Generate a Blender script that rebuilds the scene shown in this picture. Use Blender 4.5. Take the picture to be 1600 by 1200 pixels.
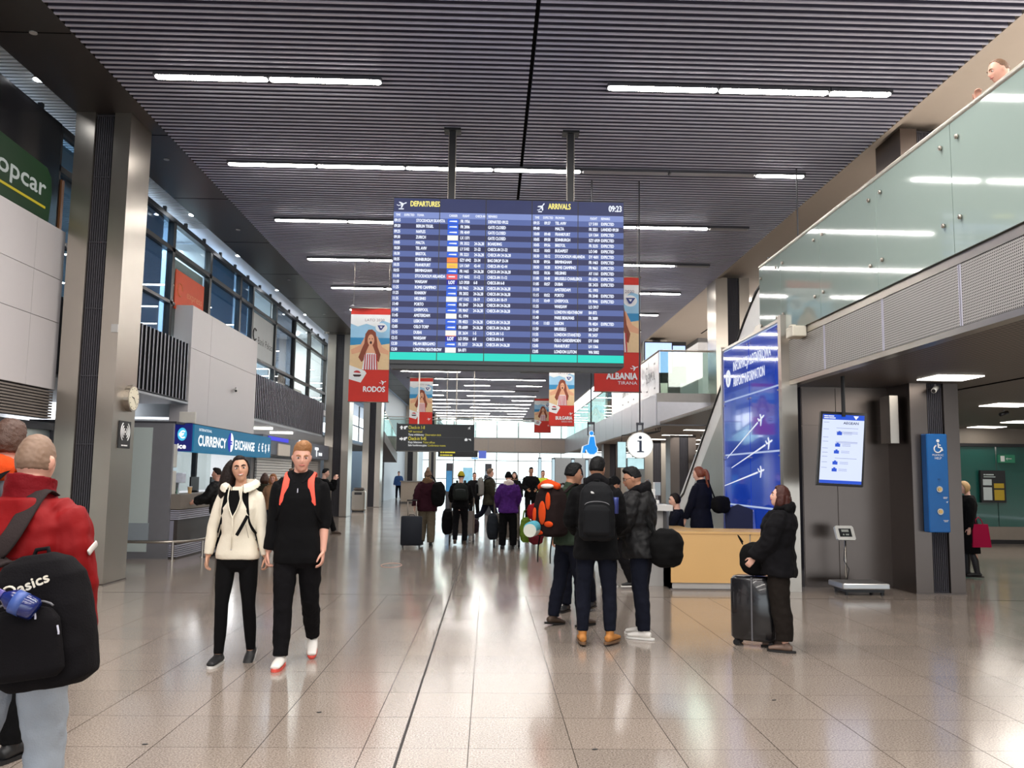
import bpy, math, random
import numpy as np
from mathutils import Vector, Matrix, noise
R_ = math.radians
random.seed(7)
SC = bpy.context.scene
for o in list(bpy.data.objects): bpy.data.objects.remove(o)
# ---------------------------------------------------------------- camera
cd = bpy.data.cameras.new('camera'); cam = bpy.data.objects.new('camera', cd); SC.collection.objects.link(cam); SC.camera = cam
cd.sensor_fit = 'HORIZONTAL'; cd.sensor_width = 36.0; cd.lens = 1342.35/1600*36.0; cd.clip_start = .05; cd.clip_end = 400
YAW, PITCH, ROLL, CAMZ = 0.02552, 0.10700, 0.01302, 1.52
_f = Vector((math.sin(YAW)*math.cos(PITCH), math.cos(YAW)*math.cos(PITCH), math.sin(PITCH)))
_r = Vector((math.cos(YAW), -math.sin(YAW), 0)); _u = _r.cross(_f)
_r2 = _r*math.cos(ROLL)+_u*math.sin(ROLL); _u2 = _u*math.cos(ROLL)-_r*math.sin(ROLL)
cam.matrix_world = Matrix(((_r2.x,_u2.x,-_f.x,0),(_r2.y,_u2.y,-_f.y,0),(_r2.z,_u2.z,-_f.z,CAMZ),(0,0,0,1)))
# ---------------------------------------------------------------- world: even overcast daylight
W = bpy.data.worlds.new('overcast_sky'); SC.world = W; W.use_nodes = True
bg = W.node_tree.nodes['Background']; bg.inputs[0].default_value = (0.86,0.94,1.0,1); bg.inputs[1].default_value = 2.4
SC.view_settings.view_transform = 'Standard'; SC.view_settings.look = 'None'
SC.view_settings.gamma = 1; SC.view_settings.use_curve_mapping = False; SC.view_settings.exposure = 0.32
SC.cycles.max_bounces = 7; SC.cycles.diffuse_bounces = 4; SC.cycles.glossy_bounces = 4; SC.cycles.transmission_bounces = 4
SC.cycles.transparent_max_bounces = 12; SC.cycles.caustics_reflective = False; SC.cycles.caustics_refractive = False
SC.cycles.sample_clamp_indirect = 4.0
def area_lamp(name, loc, sx, sy, power, col=(1,.95,.9), rot=(0,0,0)):
    l = bpy.data.lights.new(name,'AREA'); l.shape='RECTANGLE'; l.size=sx; l.size_y=sy; l.energy=power; l.color=col
    o = bpy.data.objects.new(name,l); o.location=loc; o.rotation_euler=rot; SC.collection.objects.link(o); return o
# ceiling lamp rows over and behind the camera, where the hall goes on
for _k in range(5):
    area_lamp('ceiling_lamp', (0, 7.4-3.05*_k, 6.45), 8.5, .12, 270)
# ---------------------------------------------------------------- materials
MATS = {}
def mat(name, col, rough=.6, metal=0., var=.06, vs=8., bump=0., bs=60., emit=0., coat=0., spec=.5, sheen=0.):
    if name in MATS: return MATS[name]
    m = bpy.data.materials.new(name); m.use_nodes = True; nt = m.node_tree; b = nt.nodes['Principled BSDF']
    c = tuple(col)+(1,)
    tc = nt.nodes.new('ShaderNodeTexCoord')
    nz = nt.nodes.new('ShaderNodeTexNoise'); nz.inputs['Scale'].default_value = vs; nz.inputs['Detail'].default_value = 3
    nt.links.new(tc.outputs['Object'], nz.inputs['Vector'])
    mx = nt.nodes.new('ShaderNodeMix'); mx.data_type='RGBA'
    mx.inputs['A'].default_value = tuple(max(0,x*(1-var)) for x in col)+(1,)
    mx.inputs['B'].default_value = tuple(min(1,x*(1+var)) for x in col)+(1,)
    nt.links.new(nz.outputs['Fac'], mx.inputs['Factor'])
    b.inputs['Roughness'].default_value = rough; b.inputs['Metallic'].default_value = metal
    b.inputs['Specular IOR Level'].default_value = spec
    if coat: b.inputs['Coat Weight'].default_value = coat
    if sheen: b.inputs['Sheen Weight'].default_value = sheen
    if emit:
        b.inputs['Base Color'].default_value = (.02,.02,.02,1); b.inputs['Specular IOR Level'].default_value = .2
        nt.links.new(mx.outputs['Result'], b.inputs['Emission Color']); b.inputs['Emission Strength'].default_value = emit
    else:
        nt.links.new(mx.outputs['Result'], b.inputs['Base Color'])
    if bump:
        n2 = nt.nodes.new('ShaderNodeTexNoise'); n2.inputs['Scale'].default_value = bs; n2.inputs['Detail'].default_value = 4
        nt.links.new(tc.outputs['Object'], n2.inputs['Vector'])
        bp = nt.nodes.new('ShaderNodeBump'); bp.inputs['Strength'].default_value = bump; bp.inputs['Distance'].default_value = .01
        nt.links.new(n2.outputs['Fac'], bp.inputs['Height']); nt.links.new(bp.outputs['Normal'], b.inputs['Normal'])
    MATS[name] = m; return m
def s2l(*c):   # sRGB 0-255 to linear
    return tuple(((x/255)/12.92 if x/255<=.04045 else ((x/255+.055)/1.055)**2.4) for x in c)
def cm(name, r,g,b, **k): return mat(name, s2l(r,g,b), **k)
# ---------------------------------------------------------------- mesh helpers
class MB:
    def __init__(s): s.v=[]; s.f=[]; s.m=[]
    def add(s, vs, fs, mi=0):
        o=len(s.v); s.v.extend([tuple(v) for v in vs]); s.f.extend([tuple(i+o for i in f) for f in fs]); s.m.extend([mi]*len(fs)); return s
    def box(s, x0,x1,y0,y1,z0,z1, mi=0, bev=0):
        if bev:
            b=bev; P=[]
            # chamfered vertical + horizontal edges: octagon rings
            def ring(z, i):
                a0,a1,c0,c1=x0+i,x1-i,y0+i,y1-i
                return [(a0+b,c0,z),(a1-b,c0,z),(a1,c0+b,z),(a1,c1-b,z),(a1-b,c1,z),(a0+b,c1,z),(a0,c1-b,z),(a0,c0+b,z)]
            vs=ring(z0,b*.7)+ring(z0+b,0)+ring(z1-b,0)+ring(z1,b*.7)
            fs=[tuple(range(7,-1,-1)),tuple(range(24,32))]
            for k in range(3):
                for j in range(8): fs.append((k*8+j,k*8+(j+1)%8,(k+1)*8+(j+1)%8,(k+1)*8+j))
            return s.add(vs,fs,mi)
        vs=[(x0,y0,z0),(x1,y0,z0),(x1,y1,z0),(x0,y1,z0),(x0,y0,z1),(x1,y0,z1),(x1,y1,z1),(x0,y1,z1)]
        return s.add(vs,[(0,3,2,1),(4,5,6,7),(0,1,5,4),(1,2,6,5),(2,3,7,6),(3,0,4,7)],mi)
    def obox(s, c, ux, uy, uz, mi=0):   # oriented box, half vectors
        c,ux,uy,uz=map(Vector,(c,ux,uy,uz)); vs=[c+a*ux+b*uy+d*uz for d in(-1,1) for a,b in((-1,-1),(1,-1),(1,1),(-1,1))]
        return s.add(vs,[(0,3,2,1),(4,5,6,7),(0,1,5,4),(1,2,6,5),(2,3,7,6),(3,0,4,7)],mi)
    def tube(s, pts, r, n=8, mi=0, cap=True):
        pts=[Vector(p) for p in pts]; rr=r if isinstance(r,(list,tuple)) else [r]*len(pts)
        rings=[]; prev=None
        for i,p in enumerate(pts):
            t=(pts[min(i+1,len(pts)-1)]-pts[max(i-1,0)]).normalized()
            a=prev if prev is not None else (Vector((0,0,1)) if abs(t.z)<.9 else Vector((1,0,0)))
            x=(a-t*a.dot(t)); x=x.normalized() if x.length>1e-6 else t.orthogonal().normalized(); prev=x; y=t.cross(x)
            rings.append([p+(x*math.cos(2*math.pi*k/n)+y*math.sin(2*math.pi*k/n))*rr[i] for k in range(n)])
        return s.rings(rings, mi, cap)
    def rings(s, rings, mi=0, cap=True):
        n=len(rings[0]); vs=[v for r in rings for v in r]; fs=[]
        for i in range(len(rings)-1):
            for k in range(n): fs.append((i*n+k,i*n+(k+1)%n,(i+1)*n+(k+1)%n,(i+1)*n+k))
        if cap: fs.append(tuple(range(n-1,-1,-1))); fs.append(tuple((len(rings)-1)*n+k for k in range(n)))
        return s.add(vs,fs,mi)
    def cyl(s, x,y,z0,z1,r,n=20,mi=0,r1=None): return s.rings([[(x+q*math.cos(2*math.pi*k/n),y+q*math.sin(2*math.pi*k/n),z) for k in range(n)] for z,q in((z0,r),(z1,r if r1 is None else r1))],mi)
    def ell(s, c, ax, ay, az, nu=12, nv=8, mi=0):   # ellipsoid with half-axis vectors
        c=Vector(c); ax,ay,az=Vector(ax),Vector(ay),Vector(az); rr=[]
        for i in range(nv+1):
            t=-math.pi/2+math.pi*(i+.001)/(nv+.002); rr.append([c+az*math.sin(t)+(ax*math.cos(2*math.pi*k/nu)+ay*math.sin(2*math.pi*k/nu))*math.cos(t) for k in range(nu)])
        return s.rings(rr,mi)
    def prism(s, poly, o, ux, uy, un, d, mi=0):   # 2D polygon on plane o+ux,uy extruded d along un
        o,ux,uy,un=map(Vector,(o,ux,uy,un)); a=[o+ux*x+uy*y for x,y in poly]; b=[p+un*d for p in a]; n=len(poly)
        fs=[tuple(range(n-1,-1,-1)),tuple(range(n,2*n))]+[(k,(k+1)%n,n+(k+1)%n,n+k) for k in range(n)]
        return s.add(a+b,fs,mi)
    def mesh(s, name):
        me=bpy.data.meshes.new(name); me.from_pydata(s.v,[],s.f); me.update(); return me
COL = SC.collection
ORG = {}
def setp(o, label=None, cat=None, group=None, kind=None):
    if label: o['label']=label
    if cat: o['category']=cat
    if group: o['group']=group
    if kind: o['kind']=kind
    return o
def link(name, me, mats, parent=None, smooth=False, mi=None):
    me.materials.clear()
    for m in (mats if isinstance(mats,(list,tuple)) else [mats]): me.materials.append(m)
    if mi and len(set(mi))>1: me.polygons.foreach_set('material_index', mi)
    if smooth: me.polygons.foreach_set('use_smooth',[True]*len(me.polygons))
    o=bpy.data.objects.new(name,me); COL.objects.link(o)
    if parent: o.parent=parent
    return o
def obj(name, mb, mats, parent=None, smooth=False, fix=True, **k):
    """mb vertices in world coordinates; shifted into the parent's frame (parents that stand unrotated)"""
    v=mb.v
    if parent is not None and fix:
        org=Vector(ORG.get(parent.name,(0,0,0)))
        mb2=MB(); mb2.v=[(a[0]-org.x,a[1]-org.y,a[2]-org.z) for a in v]; mb2.f=mb.f; me=mb2.mesh(name)
    else: me=mb.mesh(name)
    o=link(name,me,mats,parent,smooth,mb.m)
    if parent is not None and fix: ORG[o.name]=ORG.get(parent.name,(0,0,0))
    else: ORG[o.name]=(0,0,0)
    return setp(o,**k)
def thing(name, label, cat, loc=(0,0,0), rz=0, group=None, kind=None):
    o=bpy.data.objects.new(name,None); COL.objects.link(o); o.location=loc; o.rotation_euler=(0,0,rz); o.empty_display_size=.1
    ORG[o.name]=tuple(loc) if not rz else (0,0,0)
    return setp(o,label,cat,group,kind)
def share(name, src, parent, loc=(0,0,0), rot=(0,0,0)):
    o=bpy.data.objects.new(name, src.data); COL.objects.link(o); o.parent=parent; o.location=loc; o.rotation_euler=rot; return o
# temp scene for evaluating modifiers / fonts away from the growing scene
TS = bpy.data.scenes.new('scratch'); TVL = TS.view_layers[0]
def bake(o):
    TS.collection.objects.link(o)
    with bpy.context.temp_override(scene=TS, view_layer=TVL): dg=bpy.context.evaluated_depsgraph_get()
    me=bpy.data.meshes.new_from_object(o.evaluated_get(dg), depsgraph=dg); TS.collection.objects.unlink(o); return me
# ---------------------------------------------------------------- lettering (flat print)
_fc=bpy.data.curves.new('glyph','FONT'); _fc.resolution_u=3; _fo=bpy.data.objects.new('glyph',_fc)
GL={}
def _ev(sx):
    _fc.body=sx; me=bake(_fo); v=[tuple(p.co)[:2] for p in me.vertices]; f=[tuple(p.vertices) for p in me.polygons]; bpy.data.meshes.remove(me); return v,f
def _w(v): return (max(a[0] for a in v)-min(a[0] for a in v)) if v else 0
def glyph(c):
    if c in GL: return GL[c]
    if 'II' not in GL: GL['II']=_w(_ev('II')[0])
    a=_w(_ev('I'+c+'I')[0])-GL['II']; v,f=_ev(c) if c!=' ' else ([],[])
    GL[c]=(v,f,a); return GL[c]
def text(mb, s, o, ux, uy, h, width=None, align='l', mi=0, sp=1.0, bold=0., cx=1.):
    """letters of cap height h on the plane through o spanned by unit vectors ux, uy"""
    o,ux,uy=Vector(o),Vector(ux),Vector(uy); k=h/.7; x=0; items=[]
    for c in s:
        v,f,a=glyph(c); items.append((v,f,x)); x+=a*sp
    wt=x*k; kx=k*(width/wt if width else cx); wt=width or wt*cx; nn=ux.cross(uy)
    x0={'l':0,'c':-wt/2,'r':-wt}[align]
    reps=[(0,0)] if not bold else [(-bold,0),(bold,0),(0,bold),(0,-bold)]
    for v,f,xo in items:
        if not v: continue
        for q,(dx,dy) in enumerate(reps):
            mb.add([o+nn*(.0005*q)+ux*(x0+(a+xo)*kx+dx)+uy*(b*k+dy) for a,b in v], f, mi)
    return wt

def bars(mb, o, ux, uy, h, ws, gap=.35, mi=0):
    """print too small to read: a row of short word-length strokes"""
    o,ux,uy=Vector(o),Vector(ux),Vector(uy); x=0
    for w in ws:
        mb.add([o+ux*x,o+ux*(x+w),o+ux*(x+w)+uy*h,o+ux*x+uy*h],[(0,1,2,3)],mi); x+=w+h*gap
# ================================================================ materials of the building
steel = cm('brushed_steel',176,168,158,rough=.30,metal=.96,var=.05,vs=3)
steel_d = cm('brushed_steel_dark_shaded',106,97,92,rough=.32,metal=.95,var=.05,vs=3)  # dark steel; on the right columns its colour paints in the soffit shade
alu = cm('aluminium_edge',198,197,212,rough=.45,metal=.3)
slat_d = cm('slat_anthracite',80,80,100,rough=.6,spec=.3)
void = cm('ceiling_void',14,13,15,rough=.9,spec=.1)
beam_m = cm('beam_brown_black',52,46,44,rough=.42,var=.12)
white_p = cm('white_wall_panel',200,195,196,rough=.42,var=.015)
white_e = cm('panel_joint_grey',120,116,116,rough=.7)
beige = cm('beige_plaster',190,176,162,rough=.7,var=.02)
blackm = cm('black_metal',22,22,25,rough=.4)
darkgrey = cm('dark_grey_metal',70,70,76,rough=.4,metal=.3)
midgrey = cm('mid_grey_panel',120,118,118,rough=.5)
lightgrey = cm('light_grey_panel',172,170,168,rough=.5)
wood = mat('maple_veneer',s2l(214,172,112),rough=.35,var=.05,vs=2)
frost = cm('frosted_glass_green',152,169,163,rough=.06,var=.01,spec=.7,coat=.5)
frost_w = cm('frosted_glass_white',196,208,206,rough=.12,var=.01,coat=.3)
bluefur = cm('signal_blue',16,96,168,rough=.35)
tube_m = mat('tube_light',(1,.965,.91),emit=30.0,var=.0)
spot_m = mat('downlight_lens',(.92,.96,1),emit=30.0,var=.0)
lamp_panel = mat('lamp_panel',(1,.95,.86),emit=6.0,var=.0)
whiteprint = cm('white_print',235,235,235,rough=.5,var=0)
blackprint = cm('black_print',20,20,22,rough=.5,var=0)
yellowprint = cm('yellow_print',232,200,60,rough=.5,var=0)
def glass(name, tint=(.9,.97,.95), refl=.12, rough=.02):
    m=bpy.data.materials.new(name); m.use_nodes=True; nt=m.node_tree; nt.nodes.clear()
    out=nt.nodes.new('ShaderNodeOutputMaterial'); tr=nt.nodes.new('ShaderNodeBsdfTransparent'); gl=nt.nodes.new('ShaderNodeBsdfGlossy'); mx=nt.nodes.new('ShaderNodeMixShader'); fr=nt.nodes.new('ShaderNodeLayerWeight'); mp=nt.nodes.new('ShaderNodeMapRange')
    nz=nt.nodes.new('ShaderNodeTexNoise'); nz.inputs['Scale'].default_value=.6
    tr.inputs[0].default_value=tuple(tint)+(1,); gl.inputs['Roughness'].default_value=rough; fr.inputs['Blend'].default_value=.35
    mp.inputs['To Min'].default_value=refl*.5; mp.inputs['To Max'].default_value=min(1,refl*4)
    nt.links.new(fr.outputs['Facing'],mp.inputs['Value']); nt.links.new(mp.outputs[0],mx.inputs[0]); nt.links.new(tr.outputs[0],mx.inputs[1]); nt.links.new(gl.outputs[0],mx.inputs[2]); nt.links.new(mx.outputs[0],out.inputs[0])
    return m
clear = glass('clear_glass',(.90,.95,.94),.08); bluish = glass('blue_tinted_glass',(.62,.76,.86),.08); smoky = glass('smoky_glass',(.40,.45,.50),.10); greenish=glass('green_edge_glass',(.72,.88,.84),.14)
def floor_mat():
    m=bpy.data.materials.new('granite_tiles'); m.use_nodes=True; nt=m.node_tree; b=nt.nodes['Principled BSDF']; N=nt.nodes.new; Lk=nt.links.new
    g=N('ShaderNodeNewGeometry')
    n1=N('ShaderNodeTexNoise'); n1.inputs['Scale'].default_value=95; n1.inputs['Detail'].default_value=4; n1.inputs['Roughness'].default_value=.75
    n2=N('ShaderNodeTexNoise'); n2.inputs['Scale'].default_value=.8; n2.inputs['Detail'].default_value=3
    Lk(g.outputs['Position'],n1.inputs['Vector']); Lk(g.outputs['Position'],n2.inputs['Vector'])
    r1=N('ShaderNodeValToRGB'); e=r1.color_ramp.elements; e[0].position=.34; e[0].color=s2l(104,92,84)+(1,); e[1].position=.66; e[1].color=s2l(186,174,163)+(1,); Lk(n1.outputs['Fac'],r1.inputs[0])
    br=N('ShaderNodeTexBrick'); br.offset=0; br.inputs['Scale'].default_value=1; br.inputs['Brick Width'].default_value=.585; br.inputs['Row Height'].default_value=.62; br.inputs['Mortar Size'].default_value=.0028
    br.inputs['Color1'].default_value=(.93,.93,.93,1); br.inputs['Color2'].default_value=(1.05,1.04,1.03,1); br.inputs['Mortar'].default_value=(.45,.43,.4,1); br.inputs['Bias'].default_value=0
    ad=N('ShaderNodeVectorMath'); ad.operation='ADD'; ad.inputs[1].default_value=(.09+.585*40,-5.01+.62*20,0); Lk(g.outputs['Position'],ad.inputs[0]); Lk(ad.outputs[0],br.inputs['Vector'])
    m1=N('ShaderNodeMix'); m1.data_type='RGBA'; m1.blend_type='MULTIPLY'; m1.inputs['Factor'].default_value=1; Lk(r1.outputs[0],m1.inputs['A']); Lk(br.outputs['Color'],m1.inputs['B'])
    m2=N('ShaderNodeMix'); m2.data_type='RGBA'; m2.blend_type='MULTIPLY'; m2.inputs['Factor'].default_value=1
    r2=N('ShaderNodeValToRGB'); r2.color_ramp.elements[0].color=(.88,.87,.86,1); r2.color_ramp.elements[1].color=(1.06,1.05,1.05,1); Lk(n2.outputs['Fac'],r2.inputs[0]); Lk(m1.outputs['Result'],m2.inputs['A']); Lk(r2.outputs[0],m2.inputs['B']); Lk(m2.outputs['Result'],b.inputs['Base Color'])
    r3=N('ShaderNodeMapRange'); r3.inputs['To Min'].default_value=.10; r3.inputs['To Max'].default_value=.21; Lk(n2.outputs['Fac'],r3.inputs['Value']); Lk(r3.outputs[0],b.inputs['Roughness'])
    b.inputs['Specular IOR Level'].default_value=.6; b.inputs['Coat Weight'].default_value=.25; b.inputs['Coat Roughness'].default_value=.12
    return m
granite = floor_mat(); grout = cm('grout',70,62,56,rough=.9)
def dotted(name, base, hole, scale=42., metal=.6):
    m=bpy.data.materials.new(name); m.use_nodes=True; nt=m.node_tree; b=nt.nodes['Principled BSDF']; N=nt.nodes.new; Lk=nt.links.new
    g=N('ShaderNodeTexCoord'); mp=N('ShaderNodeMapping'); mp.inputs['Scale'].default_value=(scale,scale,scale); Lk(g.outputs['Object'],mp.inputs[0])
    fr=N('ShaderNodeVectorMath'); fr.operation='FRACTION'; Lk(mp.outputs[0],fr.inputs[0]); su=N('ShaderNodeVectorMath'); su.operation='SUBTRACT'; su.inputs[1].default_value=(.5,.5,.5); Lk(fr.outputs[0],su.inputs[0])
    nrm=N('ShaderNodeNewGeometry'); ab=N('ShaderNodeVectorMath'); ab.operation='ABSOLUTE'; Lk(nrm.outputs['True Normal'],ab.inputs[0]); iv=N('ShaderNodeVectorMath'); iv.operation='SUBTRACT'; iv.inputs[0].default_value=(1,1,1); Lk(ab.outputs[0],iv.inputs[1])
    mu=N('ShaderNodeVectorMath'); mu.operation='MULTIPLY'; Lk(su.outputs[0],mu.inputs[0]); Lk(iv.outputs[0],mu.inputs[1]); ln=N('ShaderNodeVectorMath'); ln.operation='LENGTH'; Lk(mu.outputs[0],ln.inputs[0])
    cr=N('ShaderNodeValToRGB'); cr.color_ramp.elements[0].position=.27; cr.color_ramp.elements[0].color=hole+(1,); cr.color_ramp.elements[1].position=.33; cr.color_ramp.elements[1].color=base+(1,); Lk(ln.outputs['Value'],cr.inputs[0]); Lk(cr.outputs[0],b.inputs['Base Color'])
    b.inputs['Metallic'].default_value=metal; b.inputs['Roughness'].default_value=.45; return m
perf = dotted('perforated_metal',s2l(176,172,168),s2l(52,50,50),40.,.5); perf_d = dotted('perforated_dark',s2l(74,70,72),s2l(30,29,30),60.,.4); soff = dotted('soffit_mesh',s2l(120,110,102),s2l(52,46,42),14.,.3)
# ================================================================ floor
b=MB(); b.box(-16,22,-14,4.35,-.2,0); b.box(-16,22,11.21,110,-.2,0); TX0=-.09-.585*13; b.box(-16,TX0,4.35,11.21,-.2,0); TX1=-.09+.585*14; b.box(TX1,22,4.35,11.21,-.2,0); b.box(TX0,TX1,4.35,11.21,-.2,-.006,1)
TILES=lambda i,j: abs(-.09+.585*i+.29+.02*(5.32+.62*j)) <= .63*(5.32+.62*j)+.75
b.box(TX0,TX1,4.35,4.39,-.006,0); b.box(TX0,TX1,11.19,11.21,-.006,0)
for j in range(-1,10):
    I=[i for i in range(-13,14) if TILES(i,j)]; y0=5.01+.62*j
    if I[0]>-13: b.box(TX0,-.09+.585*I[0],y0,y0+.62,-.006,0)
    if I[-1]<13: b.box(-.09+.585*(I[-1]+1),TX1,y0,y0+.62,-.006,0)
floor=obj('floor',b,[granite,grout],kind='structure')
b=MB(); b.box(.0022,.5828,.0012,.6188,-.008,0); tile0=None
nt_=0
for j in range(-1,10):
    y0=5.01+.62*j
    for i in range(-13,14):
        x0=-.09+.585*i
        ym=y0+.31
        if not TILES(i,j): continue
        if tile0 is None: tile0=obj('tile',b,granite,floor,fix=False); tile0.location=(x0,y0,0)
        else: share('tile',tile0,floor,(x0,y0,0))
        nt_+=1
# dark expansion joint and small floor logo
b=MB(); b.box(-.478,-.462,3.5,40,.0,.0016); obj('trim_1',b,cm('rubber_joint',48,44,42,rough=.7),kind='structure')
b=MB(); b.tube([(-1.62+.17*math.cos(a/12*math.pi),14.8+.35*math.sin(a/12*math.pi),.0) for a in range(25)],.007,n=4)
obj('floor_decal',b,cm('faded_red_print',178,140,128,rough=.6),label='faded round red decal stuck on the floor',cat='decal')
# ================================================================ main ceiling of louvre slats
b=MB(); b.box(-4.9,5.72,-14,80,6.62,6.75)
ceil=obj('ceiling',b,void,kind='structure')
def slat_mb(x0,x1,y=0.):
    m=MB(); m.box(x0,x1,y-.012,y+.016,6.53,6.612,0); m.box(x0,x1,y-.016,y+.020,6.515,6.530,1); return m
b=slat_mb(0,1); sl=[]
for side,(xa,xb) in enumerate(((-4.86,.425),(.475,5.64))):
    first=None
    for k in range(150):
        y=4.6+.125*k
        if first is None: first=obj('slat',slat_mb(xa,xb,0),[slat_d,alu],ceil,fix=False); first.location=(0,y,0)
        else: share('slat',first,ceil,(0,y,0))
b=MB()
for k in range(150,600):
    y=4.6+.125*k
    if k%2==0 or k<260: b.add(*(lambda m:(m.v,m.f))(slat_mb(-4.86,5.64,y)),0)
    if k>=260 and k%2: continue
b.m=[0]*len(b.f)
for q in range(6,len(b.f),12):
    for z in range(q,min(q+6,len(b.f))): b.m[z]=1
obj('slat_field',b,[slat_d,alu],ceil,kind='stuff')
b=MB()
for k in range(-1,-120,-1): b.add(*(lambda m:(m.v,m.f))(slat_mb(-4.86,5.64,4.6+.125*k)),0)
obj('slat_field',b,[slat_d,alu],ceil,kind='stuff')
# lamp rows
SLOT=lambda j: (-4.29+1.43*j, -4.29+1.43*(j+1) if j<6 else 5.10)
ROWS={0:('110','x111'[0:1]),}
rows={0:'11..111',1:'1111001',2:'1111110',3:'1111110',4:'1111111',5:'1111111',6:'1111111',7:'0111111',8:'1111100',9:'0011100',10:'11..0..',11:'01111..',12:'1.1.1..',13:'11110..',14:'1.111..',15:'111.1..',16:'11111..',17:'1.111..',18:'11111..',19:'111.1..',20:'11111..',21:'1.111..',22:'11111..'}
ordn=['first','second','third','fourth','fifth','sixth','seventh','eighth','ninth','tenth','eleventh','twelfth','thirteenth','fourteenth','fifteenth','sixteenth','seventeenth','eighteenth','nineteenth','twentieth','twenty-first','twenty-second','twenty-third']
off_m=cm('unlit_diffuser',150,148,150,rough=.4)
lampmesh={}
def lamp_meshes(w):
    if w in lampmesh: return lampmesh[w]
    h=MB(); h.box(0,w,-.077,.077,.03,.075); d=MB()
    n=8; prof=[(-.070+.140*k/n, -.022*math.sin(math.pi*k/n)+.03) for k in range(n+1)]
    ra=[(.012+(0 if 0<i<3 else .025*(1)),) for i in range(4)]
    rings=[]
    for xx,sc_ in ((.008,.35),(.035,1),(w-.035,1),(w-.008,.35)): rings.append([(xx,y*sc_,.03+(z-.03)*sc_) for y,z in prof]+[(xx,.070*sc_,.031),(xx,-.070*sc_,.031)])
    d.rings(rings); lampmesh[w]=(h.mesh('housing'),d.mesh('diffuser')); return lampmesh[w]
for k,pat in rows.items():
    y=10.47+3.05*k; cnt=0
    for j,c in enumerate(pat):
        if c=='.': continue
        x0,x1=SLOT(j); cnt+=1; w=round(x1-x0-.01,3); hm,dm=lamp_meshes(w)
        lit=c=='1'
        t=thing('ceiling_light',('lit white tube light in the %s ceiling row, %s from the left' if lit else 'unlit grey tube light in the %s ceiling row, %s from the left')%(ordn[k],ordn[cnt-1]),'light',(x0+.005,y,6.435),group='tube lights set in the slatted ceiling')
        if not hm.materials: hm.materials.append(darkgrey)
        o=bpy.data.objects.new('housing',hm); COL.objects.link(o); o.parent=t
        key=(w,lit)
        if key not in lampmesh:
            mm=dm.copy(); mm.materials.append(tube_m if lit else off_m); lampmesh[key]=mm
        o=bpy.data.objects.new('diffuser',lampmesh[key]); COL.objects.link(o); o.parent=t
# ================================================================ left side: beam, gallery ceiling
b=MB(); b.box(-5.92,-4.9,-14,100,6.56,6.9)
beam=obj('beam',b,beam_m,kind='structure')
b=MB()
for y in range(0,60,3): b.box(-5.9,-4.92,y+.6,y+.615,6.556,6.562)
obj('seam',b,void,beam,kind='stuff')
b=MB(); b.box(-12,-5.92,-14,100,6.70,6.85); gceil=obj('ceiling',b,cm('gallery_ceiling_plaster',198,210,224,rough=.6),kind='structure')
b=MB()
for k in range(150): b.box(-12,-5.93,3.0+.1*k,3.06+.1*k,6.655,6.70)
obj('slat_field',b,cm('gallery_slat_grey',190,200,208,rough=.5),gceil,kind='stuff')
for i,y in enumerate((13.3,16.9,20.1,23.9,27.6,31.2)):
    y={0:11.0}.get(i,y)
    t=thing('downlight','small bright downlight at the beam edge, %s from the camera'%ordn[i],'light',(-6.02,y,6.62),group='downlights along the left beam')
    b=MB(); b.cyl(-6.02,y,6.64,6.70,.07,16); obj('ring',b,lightgrey,t); b=MB(); b.cyl(-6.02,y,6.628,6.645,.055,16); obj('lens',b,spot_m,t)
for i,(x,y) in enumerate(((-5.35,9.6),(-5.3,13.6),(-5.3,17.6),(-5.3,22.2),(-5.3,27.))):
    b=MB(); b.cyl(x,y,6.545,6.556,.045,12); obj('sprinkler_plate',b,lightgrey,label='small round unlit fitting in the dark beam, %s from the camera'%ordn[i],cat='fitting',group='round fittings in the beam')
# ================================================================ columns
def column(x0,x1,y0,y1,z0=0.,z1=6.56,rec=.30,grille=True,name='column',strips=7,m=None):
    root=thing(name,None,None,((x0+x1)/2,(y0+y1)/2,z0),kind='structure')
    w=x1-x0; a=x0+w*.35; c=x0+w*.70
    b=MB(); b.box(x0,a,y0,y1,z0,z1,0); b.box(c,x1,y0,y1,z0,z1,0); obj('steel_cladding',b,m or steel,root)
    b=MB(); b.box(a,c,y0+.07,y1-.07,z0,z1); obj('recess',b,cm('recess_dark',40,38,42,rough=.6),root)
    b=MB()
    n=9
    for k in range(n):
        xx=a+(c-a)*(k+.5)/n; b.box(xx-.008,xx+.008,y0+.045,y0+.07,z0+.03,z1-.03)
    for z in [z0+.02]+[z0+(z1-z0)*k/strips for k in range(1,strips)]+[z1-.04]: b.box(a+.004,c-.004,y0+.035,y0+.07,z,z+.012)
    obj('grille',b,cm('grille_grey',72,70,76,rough=.5,metal=.4),root)
    b=MB(); b.box(x0-.01,x1+.01,y0-.01,y1+.01,z0,z0+.02); obj('base_plate',b,steel_d,root)
    return root
c1=column(-5.90,-5.13,11.82,12.55)
column(-5.90,-5.05,31.0,31.9); column(-5.95,-5.1,40.6,41.5); column(-6.3,-5.2,62.8,63.8); column(-4.9,-4.3,70,70.8)
cR=column(5.82,6.50,11.72,12.5,m=steel_d)  # darker copy of the steel stands in for shade under the soffit
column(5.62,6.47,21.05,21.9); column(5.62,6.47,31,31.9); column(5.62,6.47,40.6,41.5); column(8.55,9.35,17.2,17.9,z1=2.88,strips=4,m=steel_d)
column(5.6,6.4,26.5,27.2,z1=2.88,strips=4,m=steel_d); column(4.6,5.3,34.5,35.2,z1=2.88,strips=4,m=steel_d)
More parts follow.
